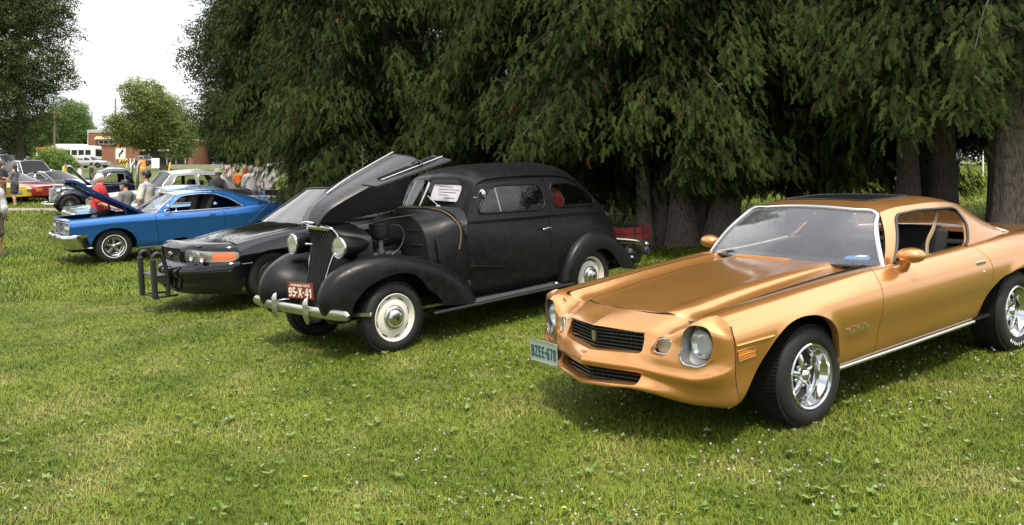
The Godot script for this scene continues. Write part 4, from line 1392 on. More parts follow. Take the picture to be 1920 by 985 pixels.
		put("board", box(Vector3(2.0, 0.03, 0.22), 0.008).at(Vector3(1.42, 0.318, 0.755 * s)), M.satin, rb)
		put("edge_strip", box(Vector3(2.05, 0.022, 0.012), 0.004).at(Vector3(1.42, 0.318, 0.868 * s)), M.steel_dark, rb)
		for k in 5:
			put("tread_rib", box(Vector3(1.3, 0.008, 0.012), 0.003).at(Vector3(1.6, 0.336, (0.70 + k * 0.034) * s)), M.satin_worn, rb)
		put("board_bracket", ball(Vector3(0.035, 0.02, 0.03), 10).at(Vector3(2.22, 0.345, 0.79 * s)), M.dull_chrome, rb)
		put("fender_brace", bar(Vector3(-0.45, 0.42, 0.55 * s), Vector3(-0.3, 0.42, 0.80 * s), 0.04, 0.03), M.bumper, g)
	# --- bumpers ---
	var bp := Node3D.new()
	bp.name = "front_bumper"
	g.add_child(bp)
	var B := []
	for q in [[0.049, 0.010, 0.80], [0.042, -0.006, 0.94], [0.016, -0.015, 1.0], [-0.016, -0.015, 1.0], [-0.042, -0.006, 0.94], [-0.049, 0.010, 0.80]]:
		var r := PackedVector3Array()
		for z in [-0.905, -0.88, -0.8, -0.55, -0.25, 0.0, 0.25, 0.55, 0.8, 0.88, 0.905]:
			var k := 1.0 if absf(z) < 0.87 else (0.75 if absf(z) < 0.9 else 0.2)
			r.append(Vector3(-0.672 + 0.07 * pow(absf(z) / 0.905, 2.4) + q[1], 0.462 + q[0] * k, z))
		B.append(r)
	put("blade", patch(B, 0.04, 0.01), M.bumper, bp)
	var groove := PackedVector3Array()
	for z in [-0.86, -0.55, 0.0, 0.55, 0.86]: groove.append(Vector3(-0.686 + 0.07 * pow(absf(z) / 0.905, 2.4), 0.462, z))
	put("blade_groove", tube(smooth_line(groove, 0.06), 0.0035, 4), M.black, bp)
	for z in [-0.30, 0.30]:
		put("bumper_guard", patch([P([-0.67, 0.345, z - 0.018, -0.685, 0.34, z, -0.67, 0.345, z + 0.018]), P([-0.68, 0.42, z - 0.032, -0.72, 0.42, z, -0.68, 0.42, z + 0.032]), P([-0.68, 0.48, z - 0.03, -0.722, 0.485, z, -0.68, 0.48, z + 0.03]), P([-0.675, 0.56, z - 0.022, -0.70, 0.575, z, -0.675, 0.56, z + 0.022]), P([-0.665, 0.585, z - 0.01, -0.67, 0.592, z, -0.665, 0.585, z + 0.01])], 0.01, 0.015), M.bumper, bp)
	for s in [1.0, -1.0]:
		put("bumper_iron", tube(smooth_line(P([-0.66, 0.475, 0.42 * s, -0.60, 0.50, 0.36 * s, -0.45, 0.49, 0.30 * s]), 0.04), 0.008, 5), M.steel, bp)
		put("bumper_bolt", ball(Vector3(0.012, 0.02, 0.03), 10).at(Vector3(-0.625, 0.462, 0.74 * s)), M.bumper, bp)
	put("rear_bumper", tube(smooth_line(P([3.86, 0.60, -0.82, 3.99, 0.60, -0.68, 4.12, 0.60, 0.0, 3.99, 0.60, 0.68, 3.86, 0.60, 0.82]), 0.06), 0.035, 8), M.bumper, g)
	put("tail_box", box(Vector3(0.2, 0.12, 1.3), 0.03).at(Vector3(3.88, 0.40, 0.0)), M.satin, g)
	# plate
	var pl := Node3D.new()
	pl.name = "licence_plate"
	g.add_child(pl)
	pl.transform = Transform3D(Basis(Vector3(0.0, 0, 1), Vector3(0, 1, 0), Vector3(-1, 0, 0)) * Basis(Vector3.UP, 0.25) * Basis(Vector3.BACK, -0.02), Vector3(-0.57, 0.622, 0.015))
	put("plate", box(Vector3(0.345, 0.158, 0.005), 0.002), M.plate_red, pl)
	put_text("lettering", "95·X·41", 0.094, Transform3D(Basis(), Vector3(0, -0.02, 0.003)), M.plate_white, pl, 0.76)
	put_text("lettering", "8 ONTARIO 1937 8", 0.024, Transform3D(Basis(), Vector3(0, 0.05, 0.003)), M.plate_white, pl, 0.95)
	# --- engine bay ---
	var en := Node3D.new()
	en.name = "engine"
	g.add_child(en)
	put("block", box(Vector3(0.62, 0.45, 0.26), 0.02).at(Vector3(0.25, 0.72, 0.0)), M.engine, en)
	put("valve_cover", box(Vector3(0.56, 0.1, 0.16), 0.03).at(Vector3(0.26, 0.99, -0.02)), M.engine, en)
	put("air_cleaner", lathe([0.0, -0.09, 0.09, -0.09, 0.098, -0.08, 0.098, 0.04, 0.106, 0.045, 0.106, 0.075, 0.09, 0.085, 0.0, 0.092], 32, "y").at(Vector3(0.27, 1.14, 0.19)), M.engine, en)
	put("carburettor", lathe([0.05, -0.16, 0.06, -0.12, 0.04, -0.08, 0.045, 0.0, 0.03, 0.02], 16, "y").at(Vector3(0.27, 1.03, 0.19)), M.steel_dark, en)
	put("manifold", tube(P([0.0, 0.86, 0.17, 0.3, 0.88, 0.19, 0.52, 0.86, 0.17]), 0.04, 10), M.steel_dark, en)
	put("hose", tube(smooth_line(P([0.36, 1.17, 0.24, 0.46, 1.16, 0.28, 0.50, 1.06, 0.30, 0.45, 0.94, 0.29, 0.3, 0.85, 0.25]), 0.02), 0.011, 6), M.trim_black, en)
	for k in 4:
		put("spark_lead", tube(smooth_line(P([0.05 + k * 0.13, 0.98, 0.1, 0.1 + k * 0.1, 1.06, 0.14, 0.3, 1.0, 0.17]), 0.03), 0.005, 4), M.trim_black, en)
	put("radiator", box(Vector3(0.08, 0.62, 0.56), 0.01).at(Vector3(-0.06, 0.80, 0)), M.engine, en)
	put("inner_panel", box(Vector3(0.62, 0.25, 0.02)).at(Vector3(0.33, 0.72, 0.46)), M.engine, en)
	put("inner_panel", box(Vector3(0.7, 0.5, 0.02)).at(Vector3(0.33, 0.85, -0.46)), M.engine, en)
	put("support_rod", tube(P([0.0, 1.19, 0.22, 0.30, 1.255, 0.33, 0.62, 1.262, 0.36]), 0.006, 5), M.steel_dark, en)
	# --- the hood, standing open ---
	var hd := Node3D.new()
	hd.name = "hood"
	g.add_child(hd)
	var H := []
	for q in [[-1.0, -0.075], [-0.86, -0.03], [-0.6, 0.0], [-0.2, 0.022], [0.0, 0.034], [0.2, 0.022], [0.6, 0.0], [0.86, -0.03], [1.0, -0.075]]:
		var r := PackedVector3Array()
		for c in [[-0.425, 1.275, 0.12], [-0.40, 1.345, 0.155], [-0.33, 1.43, 0.185], [-0.2, 1.51, 0.22], [0.0, 1.61, 0.27], [0.3, 1.735, 0.32], [0.66, 1.875, 0.36]]:
			r.append(Vector3(c[0] + absf(q[0]) * 0.02, c[1] + q[1] * (0.4 + c[2] * 1.6), c[2] * q[0] * 1.12))
		H.append(r)
	var hm := patch(H, 0.04, 0.03)
	var hin := Msh.new().add(hm)
	for e in rim_edges(hm, -1): hin.flat4(hm.v[e.x], hm.v[e.y], hm.v[e.y] - hm.n[e.y] * 0.012, hm.v[e.x] - hm.n[e.x] * 0.012)
	put("hood_top", hin, M.satin_wet_sheen, hd)
	put("hinge_bead", tube(smooth_line(P([-0.2, 1.545, 0, 0.0, 1.655, 0, 0.3, 1.787, 0, 0.64, 1.925, 0]), 0.05), 0.008, 6), M.dull_chrome, hd)
	put("nose_trim", tube(P([-0.43, 1.27, -0.1, -0.435, 1.28, 0.0, -0.43, 1.27, 0.1]), 0.014, 6), M.chrome, hd)
	var sp := Node3D.new()
	sp.name = "side_panel"
	hd.add_child(sp)
	var A4 := [Vector3(0.0, 1.622, 0.335), Vector3(0.05, 1.60, 0.50), Vector3(1.02, 1.815, 0.50), Vector3(0.90, 1.872, 0.345)]
	var pm := Msh.new()
	var dn := Vector3(0.004, -0.016, 0)
	pm.flat4(A4[0], A4[1], A4[2], A4[3])
	pm.flat4(A4[0] + dn, A4[1] + dn, A4[2] + dn, A4[3] + dn)
	for k in 4: pm.flat4(A4[k], A4[(k + 1) % 4], A4[(k + 1) % 4] + dn, A4[k] + dn)
	put("panel", pm, M.satin_wet_sheen, sp)
	for k in 30:
		var u := 0.18 + 0.75 * k / 29.0
		var p0: Vector3 = A4[0].lerp(A4[3], u).lerp(A4[1].lerp(A4[2], u), 0.10)
		var p1: Vector3 = A4[0].lerp(A4[3], u).lerp(A4[1].lerp(A4[2], u), 0.42)
		put("louvre", bar(p0 + Vector3(0, 0.006, 0), p1 + Vector3(0, 0.006, 0), 0.014, 0.014, 0.004), M.satin, sp)
	put("chrome_bead", tube(P([0.17, 1.653, 0.425, 0.97, 1.852, 0.42]), 0.007, 6), M.chrome, sp)
	put("far_panel", prism(Q([-0.25, 1.19, 0.92, 1.30, 1.07, 1.665, 0.66, 1.86, 0.3, 1.72, 0.0, 1.58, -0.2, 1.44]), 0.012).at(Vector3(0, 0, -0.30)), M.satin, hd)
	put("prop_rod", tube(P([0.60, 1.29, -0.05, 0.62, 1.86, 0.12]), 0.005, 5), M.steel_dark, hd)
	put("latch_hook", tube(smooth_line(P([0.60, 1.80, 0.37, 0.66, 1.82, 0.42, 0.68, 1.77, 0.46]), 0.02), 0.008, 5), M.trim_black, hd)
	# interior
	var inn := Node3D.new()
	inn.name = "interior"
	g.add_child(inn)
	put("floor_pan", box(Vector3(2.9, 0.04, 1.3)).at(Vector3(2.15, 0.36, 0)), M.void_black, inn)
	put("dashboard", box(Vector3(0.12, 0.22, 1.2), 0.04).at(Vector3(1.12, 1.13, 0)), M.dash, inn)
	for s in [0.32, -0.32]:
		seat_shape(inn, Vector3(1.75, 0.68, s), 0.56, 0.52)
	put("rear_seat", box(Vector3(0.3, 0.55, 1.15), 0.1).moved(Transform3D(Basis(Vector3.BACK, -0.25), Vector3(3.0, 0.9, 0))), M.seat_brown, inn)
	var sw := lathe([0.205, 0.0, 0.212, 0.009, 0.221, 0.0, 0.212, -0.009, 0.205, 0.0], 36, "x").add(box(Vector3(0.012, 0.02, 0.42), 0.004)).add(box(Vector3(0.012, 0.42, 0.02), 0.004))
	put("steering_wheel", sw.moved(Transform3D(Basis(Vector3.BACK, -0.55), Vector3(1.42, 1.25, 0.32))), M.trim_black, inn)
	put("headlining", patch([P([1.4, 1.60, 0, 1.4, 1.56, 0.45]), P([2.2, 1.66, 0, 2.2, 1.60, 0.5]), P([2.9, 1.60, 0, 2.9, 1.46, 0.42])], 0.1, 0.1).both(), M.seat_brown, inn)
	put("underbody", box(Vector3(3.9, 0.1, 1.0)).at(Vector3(1.6, 0.38, 0)), M.void_black, g)
	# mirror and wiper
	var mi := Node3D.new()
	mi.name = "mirror"
	g.add_child(mi)
	put("mirror_arm", tube(smooth_line(P([1.17, 1.40, 0.66, 1.16, 1.40, 0.73, 1.15, 1.42, 0.80]), 0.02), 0.008, 6), M.chrome, mi)
	put("mirror_head", lathe([0.0, -0.02, 0.035, -0.016, 0.052, 0.0, 0.048, 0.006, 0.0, 0.008], 24, "x").at(Vector3(1.16, 1.435, 0.81)), M.chrome, mi)
	put("wiper", Msh.new().add(tube(smooth_line(P([1.0, 1.318, 0.28, 0.985, 1.37, 0.20, 0.985, 1.43, 0.11]), 0.02), 0.007, 6)).add(box(Vector3(0.05, 0.03, 0.05), 0.01).at(Vector3(0.99, 1.315, 0.28))), M.dull_chrome, g)
	for q in [[0.0, 1.0], [0.0, -1.0], [2.85, 1.0], [2.85, -1.0]]: sedan_wheel(g, q[0], q[1])
	# loose things in it
	var X := g.transform
	var card := thing("price_card", "white sheet of notes propped inside the black sedan's windscreen", "sign", X * Transform3D(Basis(Vector3(0.16, -0.06, 0.98).normalized(), Vector3(0.45, 0.89, 0.0).normalized(), Vector3(-0.87, 0.45, 0.16).normalized()).orthonormalized(), Vector3(1.14, 1.45, 0.27)))
	put("sheet", box(Vector3(0.46, 0.19, 0.003)), M.paper, card)
	for k in 5:
		put("writing_line", box(Vector3([0.2, 0.3, 0.26, 0.14, 0.16][k], 0.008, 0.001)).at(Vector3([-0.05, 0.0, -0.01, -0.06, 0.04][k], 0.07 - k * 0.032, 0.0025)), M.ink, card)
	var cu := thing("cushion", "red cushion standing on the black sedan's back seat", "cushion", X * Transform3D(Basis(Vector3.UP, 0.4), Vector3(2.78, 1.24, 0.28)))
	put("cover", ball(Vector3(0.07, 0.15, 0.13), 16), M.red_cloth, cu)
	put("piping", tube(smooth_line(P([-0.02, 0.15, 0, -0.02, 0, 0.135, -0.02, -0.15, 0, -0.02, 0, -0.135, -0.02, 0.15, 0]), 0.03), 0.012, 6), M.tan_trim, cu)
# ---------- cars built from one set of body tables ----------
func nice_name(parent: Node, called: String) -> String:
	var nm := called
	var k := 0
	while parent.has_node(NodePath(nm)):
		k += 1
		nm = "%s_%03d" % [called, k]
	return nm
func group_part(parent: Node3D, called: String, x := Transform3D()) -> Node3D:
	var n := Node3D.new()
	n.name = nice_name(parent, called)
	parent.add_child(n)
	n.transform = x
	return n
func road_wheel(g: Node3D, x: float, zc: float, r: float, rim_r: float, hw: float, style: String) -> void:
	var s := signf(zc)
	var w := group_part(g, "wheel", Transform3D(Basis(Vector3.UP, 0.0 if s > 0 else PI), Vector3(x, r, zc)))
	put("tyre", lathe([rim_r, -hw + 0.02, rim_r + 0.02, -hw, r - 0.03, -hw, r, -hw + 0.03, r, hw - 0.03, r - 0.03, hw, rim_r + 0.02, hw, rim_r, hw - 0.02], 36, "z"), M.rubber, w)
	if style == "sport":
		put("white_stripe", lathe([rim_r + 0.028, hw + 0.0015, rim_r + 0.042, hw + 0.0015], 40, "z"), M.white_paint, w)
		put("rim", lathe([rim_r + 0.004, hw - 0.01, rim_r, hw + 0.003, rim_r - 0.02, hw - 0.008, rim_r - 0.035, hw - 0.05, rim_r - 0.05, hw - 0.06], 40, "z"), M.chrome, w)
		put("drum", lathe([rim_r - 0.03, hw - 0.085, 0.0, hw - 0.09], 24, "z"), M.black, w)
		for k in 5:
			var an := TAU * k / 5 + 0.3
			put("spoke", box(Vector3(0.12, 0.055, 0.03), 0.01).moved(Transform3D(Basis(Vector3.BACK, an), Vector3(cos(an) * 0.1, sin(an) * 0.1, hw - 0.05))), M.steel, w)
		put("centre_cap", lathe([0.05, hw - 0.05, 0.045, hw - 0.015, 0.0, hw - 0.005], 16, "z"), M.chrome, w)
	elif style == "plain":
		put("rim", lathe([rim_r, hw - 0.02, rim_r - 0.01, hw - 0.005, rim_r - 0.03, hw - 0.05, rim_r * 0.4, hw - 0.03, 0.0, hw - 0.03], 28, "z"), M.steel_dark, w)
		put("hub_cap", lathe([0.08, hw - 0.032, 0.07, hw - 0.01, 0.0, hw - 0.004], 20, "z"), M.steel, w)
	else:
		put("white_stripe", lathe([rim_r + 0.01, hw + 0.0015, rim_r + 0.05, hw + 0.0015], 30, "z"), M.white_paint, w)
		put("hub_cap", lathe([rim_r, hw - 0.01, rim_r * 0.9, hw + 0.005, rim_r * 0.5, hw, 0.0, hw + 0.03], 30, "z"), M.chrome, w)
func arch_poly(cx: float, rx: float, top: float, y0 := 0.1) -> PackedVector2Array:
	var p := PackedVector2Array()
	for k in 15:
		var a := PI * k / 14.0
		p.append(Vector2(cx - rx * cos(a), maxf(y0, 0.30 + (top - 0.30) * pow(sin(a), 0.8))))
	p[0].y = y0
	p[14].y = y0
	return p
# spec: X ys zs yc zc yt zt tables, hood_to, hood_rise, arches, seams, cols, wins, step, nose (bow, or -1 for none), open (hood open)
func car_shell(g: Node3D, q: Dictionary, paint: Material) -> void:
	var X: Array = q.X
	var rows := []
	for k in 9: rows.append(PackedVector3Array())
	for i in X.size():
		var x: float = X[i]
		rows[0].append(Vector3(x, q.ys[i], q.zs[i] - 0.04))
		rows[1].append(Vector3(x, q.ys[i] + 0.035, q.zs[i]))
		rows[2].append(Vector3(x, lerpf(q.ys[i], q.yc[i], 0.6), lerpf(q.zs[i], q.zc[i], 0.7)))
		rows[3].append(Vector3(x, q.yc[i] - 0.014, q.zc[i] - 0.004))
		rows[4].append(Vector3(x, q.yc[i] + 0.014, q.zc[i]))
		rows[5].append(Vector3(x, lerpf(q.yc[i], q.yt[i], 0.55), lerpf(q.zc[i], q.zt[i], 0.22)))
		rows[6].append(Vector3(x, q.yt[i] - 0.03, lerpf(q.zc[i], q.zt[i], 0.6)))
		rows[7].append(Vector3(x, q.yt[i] - 0.003, q.zt[i]))
		rows[8].append(Vector3(x, q.yt[i], q.zt[i] - 0.09))
	var st: float = q.get("step", 0.05)
	var side := patch(rows, st, st * 0.8)
	for a in q.arches: side = clip(side, outside(a), 2)
	var seams: Array = q.seams
	var parts := []
	var left := side
	for k in seams.size():
		var sx: float = seams[k]
		var f := func(p: Vector3) -> float: return sx + 0.02 * sin(p.y * 5.0) - p.x
		var nf := func(p: Vector3) -> float: return -(sx + 0.02 * sin(p.y * 5.0) - p.x)
		parts.append(["front_fender" if k == 0 else "door", clip(left, f, 3, 0.004)])
		left = clip(left, nf, 3, 0.004)
	parts.append(["rear_quarter", left])
	for s in [1, -1]:
		for d in parts:
			var mm: Msh = Msh.new().add(d[1]).add(lip(d[1], 2, Vector3(0, 0, -0.06))).add(lip(d[1], 3, Vector3.ZERO, 0.015))
			var o := put(d[0], mm if s > 0 else mm.mirrored(), paint, g)
			if d[0] == "door" and q.has("handle"):
				var hp: Vector3 = q.handle
				put("door_handle", box(Vector3(0.15, 0.022, 0.03), 0.008).at(hp * Vector3(1, 1, s)), M.chrome, o)
	# hood and deck
	var line := func(x: float) -> Vector2:
		var i := 0
		while i < X.size() - 2 and x > X[i + 1]: i += 1
		var u: float = clampf((x - X[i]) / (X[i + 1] - X[i]), 0, 1)
		return Vector2(lerpf(q.yt[i], q.yt[i + 1], u), lerpf(q.zt[i], q.zt[i + 1], u) - 0.09)
	for part_ in ["hood", "boot_lid"]:
		if part_ == "hood" and q.get("open", false): continue
		var x0: float = q.get("hood_from", X[0]) if part_ == "hood" else q.deck_from
		var x1: float = q.hood_to if part_ == "hood" else X[X.size() - 1]
		var H := []
		for f in [0.0, 0.4, 0.7, 0.9, 0.985]:
			var r := PackedVector3Array()
			for k in 9:
				var u := k / 8.0
				var x := lerpf(x0, x1, u)
				var l: Vector2 = line.call(x)
				var rise: float = q.get("hood_rise", 0.03) * (0.5 + 0.5 * u) * (1.0 - pow(f, 3.0))
				r.append(Vector3(x - (q.get("bow", 0.05) * (1.0 - f * f) * (1.0 - u) if part_ == "hood" else 0.0), l.x + rise, l.y * f))
			H.append(r)
		var hm := patch(H, st * 1.5, st).both()
		put(part_, hm, paint, g)
	# nose and tail plates
	for e in [0, 1]:
		if e == 0 and q.get("nose", 0.05) < 0.0: continue
		var N := []
		for k in rows.size():
			var c: Vector3 = rows[k][0 if e == 0 else X.size() - 1]
			var r := PackedVector3Array()
			for f in [0.0, 0.4, 0.75, 0.93, 1.0]:
				r.append(Vector3(c.x + (-1.0 if e == 0 else 1.0) * q.get("bow", 0.05) * (1.0 - f * f), c.y, c.z * f))
			N.append(r)
		put("front_panel" if e == 0 else "rear_panel", patch(N, 0.08, 0.06).both(), paint, g)
	# greenhouse
	var G := []
	for k in 4 + 5:
		var r := PackedVector3Array()
		for c in q.cols:
			if k < 5:
				var u: float = [0.0, 0.3, 0.6, 0.85, 1.0][k]
				r.append(c[0].lerp(c[1], u) + Vector3(0, 0, 0.03 * sin(PI * u)))
			else:
				r.append(c[k - 4])
		G.append(r)
	var roof := patch(G, st, st)
	for w in q.wins:
		var pane := clip(roof, within(w), 4)
		roof = clip(roof, outside(w), 4)
		if not q.get("no_panes", false):
			put("side_window", pane, M.side_glass, g)
			put("side_window", pane.mirrored(), M.side_glass, g)
	if q.has("rear_win"):
		var rw := clip(roof, within(q.rear_win, "xz"), 6)
		roof = clip(roof, outside(q.rear_win, "xz"), 6)
		put("rear_window", rw.both(), M.side_glass, g)
	for l in rims(roof, 4):
		var tr := tube(l, q.get("trim", 0.014), 6)
		put("window_trim", tr, q.get("trim_mat", M.dull_chrome), g)
		put("window_trim", tr.mirrored(), q.get("trim_mat", M.dull_chrome), g)
	put("roof", Msh.new().add(roof).add(lip(roof, 4, Vector3(0, 0, -0.02))).both(), q.get("roof_paint", paint), g)
	for e in [0, 1]:
		var c: Array = q.cols[0 if e == 0 else q.cols.size() - 1]
		if e == 1 and q.has("rear_win"): continue
		var ws := []
		for k in 4:
			var u := k / 3.0
			var r := PackedVector3Array()
			for f in [0.0, 0.4, 0.75, 1.0]:
				var b0: Vector3 = c[0] * Vector3(1, 1, f) + Vector3((-0.12 if e == 0 else 0.08) * (1 - f * f), 0.0, 0)
				var tz: float = c[1].z * f
				var t0 := Vector3(lerpf(c[4].x, c[1].x, f * f), lerpf(c[4].y, c[1].y, f * f * f), tz)
				r.append(b0.lerp(t0, u))
			ws.append(r)
		put("windscreen" if e == 0 else "rear_window", patch(ws, 0.08, 0.08).both(), (M.far_glass if q.get("far", false) else M.glass) if e == 0 else M.side_glass, g)
		if e == 0:
			var ed := PackedVector3Array()
			for k in 4: ed.append(ws[k][3])
			for z in [2, 1, 0]: ed.append(ws[3][z])
			for z in [1, 2]: ed.append(ws[3][z] * Vector3(1, 1, -1))
			for k in 4: ed.append(ws[3 - k][3] * Vector3(1, 1, -1))
			put("windscreen_trim", tube(smooth_line(ed, 0.08), q.get("trim", 0.014) * 1.2, 6), q.get("trim_mat", M.dull_chrome), g)
	var xa: float = q.cols[0][0].x
	var xb: float = q.cols[q.cols.size() - 1][0].x
	var wz: float = q.zs[0] - 0.1
	var inn := group_part(g, "interior")
	put("cabin_tub", box(Vector3(xb - xa + 0.3, 0.5, wz * 1.9)).at(Vector3((xa + xb) / 2, 0.5, 0)), M.seat, inn)
	put("dashboard", box(Vector3(0.3, 0.12, wz * 1.8), 0.04).at(Vector3(xa + 0.15, q.cols[0][0].y - 0.07, 0)), M.dash, inn)
	for s in [0.38, -0.38]: seat_shape(inn, Vector3(xa + 0.85, 0.75, s), 0.55, 0.55)
	put("rear_bench", box(Vector3(0.16, 0.35, 1.2), 0.05).at(Vector3(xb - 0.45, 0.85, 0)), M.seat, inn)
	put("underbody", box(Vector3(X[X.size() - 1] - X[0] - 0.2, 0.14, 1.0)).at(Vector3((X[0] + X[X.size() - 1]) / 2, 0.32, 0)), M.void_black, g)
	put("underbody", box(Vector3(1.1, 0.4, 1.05)).at(Vector3(q.get("bay", 0.0), 0.55, 0)), M.void_black, g)
	var wh: Array = q.wheels   # [x front, x rear, z, r, rim, half width, style]
	for p in [[wh[0], 1.0], [wh[0], -1.0], [wh[1], 1.0], [wh[1], -1.0]]:
		road_wheel(g, p[0], wh[2] * p[1], wh[3], wh[4], wh[5], wh[6])
func V3s(a: Array) -> Array:
	var o := []
	for i in range(0, a.size(), 3): o.append(Vector3(a[i], a[i + 1], a[i + 2]))
	return o
func sixties_tables() -> Dictionary:
	var q := {
		X = [-0.80, -0.6, -0.3, 0.0, 0.4, 0.82, 1.3, 1.8, 2.3, 2.7, 3.05, 3.5, 4.0, 4.4, 4.55],
		ys = [0.40, 0.36, 0.30, 0.28, 0.27, 0.26, 0.26, 0.26, 0.26, 0.27, 0.28, 0.32, 0.38, 0.45, 0.50],
		zs = [0.93, 0.935, 0.94, 0.94, 0.94, 0.94, 0.94, 0.94, 0.94, 0.94, 0.94, 0.93, 0.92, 0.90, 0.88],
		yc = [0.76, 0.77, 0.785, 0.795, 0.80, 0.80, 0.80, 0.80, 0.795, 0.79, 0.785, 0.775, 0.765, 0.76, 0.75],
		zc = [0.985, 0.99, 0.998, 1.0, 1.005, 1.005, 1.005, 1.005, 1.005, 1.01, 1.015, 1.01, 0.995, 0.975, 0.95],
		yt = [0.925, 0.93, 0.94, 0.948, 0.955, 0.955, 0.945, 0.94, 0.945, 0.965, 0.985, 0.985, 0.96, 0.93, 0.91],
		zt = [0.90, 0.905, 0.91, 0.91, 0.91, 0.905, 0.90, 0.90, 0.905, 0.92, 0.93, 0.92, 0.90, 0.88, 0.86],
		hood_to = 0.75, deck_from = 3.05, open = true, bow = 0.04, seams = [0.82, 2.22], step = 0.05, handle = Vector3(1.95, 0.85, 1.005), nose = -1.0,
		arches = [arch_poly(0.0, 0.43, 0.72), arch_poly(3.02, 0.43, 0.64)],
		cols = [V3s([0.83, 0.955, 0.86, 1.27, 1.29, 0.65, 1.26, 1.315, 0.55, 1.24, 1.33, 0.27, 1.235, 1.335, 0.0]), V3s([1.2, 0.945, 0.87, 1.5, 1.318, 0.65, 1.5, 1.345, 0.54, 1.5, 1.36, 0.27, 1.5, 1.365, 0.0]), V3s([1.9, 0.94, 0.875, 2.0, 1.325, 0.64, 2.0, 1.355, 0.54, 2.0, 1.372, 0.27, 2.0, 1.376, 0.0]),
			V3s([2.45, 0.955, 0.88, 2.45, 1.262, 0.63, 2.45, 1.30, 0.53, 2.45, 1.33, 0.27, 2.45, 1.338, 0.0]), V3s([2.95, 0.978, 0.875, 2.9, 1.13, 0.65, 2.87, 1.18, 0.54, 2.84, 1.23, 0.27, 2.83, 1.24, 0.0]), V3s([3.5, 0.985, 0.84, 3.4, 1.01, 0.66, 3.35, 1.03, 0.54, 3.32, 1.05, 0.27, 3.31, 1.055, 0.0])],
		wins = [rounded(Q([0.98, 0.955, 2.62, 0.968, 2.66, 0.99, 2.40, 1.17, 2.12, 1.275, 1.85, 1.298, 1.52, 1.285, 1.36, 1.25]), 0.04)],
		rear_win = rounded(rect2(2.62, -0.5, 3.25, 0.5), 0.08), no_panes = true, trim = 0.012, trim_mat = M.chrome, roof_paint = M.blue,
		wheels = [0.0, 3.02, 0.80, 0.345, 0.19, 0.115, "sport"]}
	return q
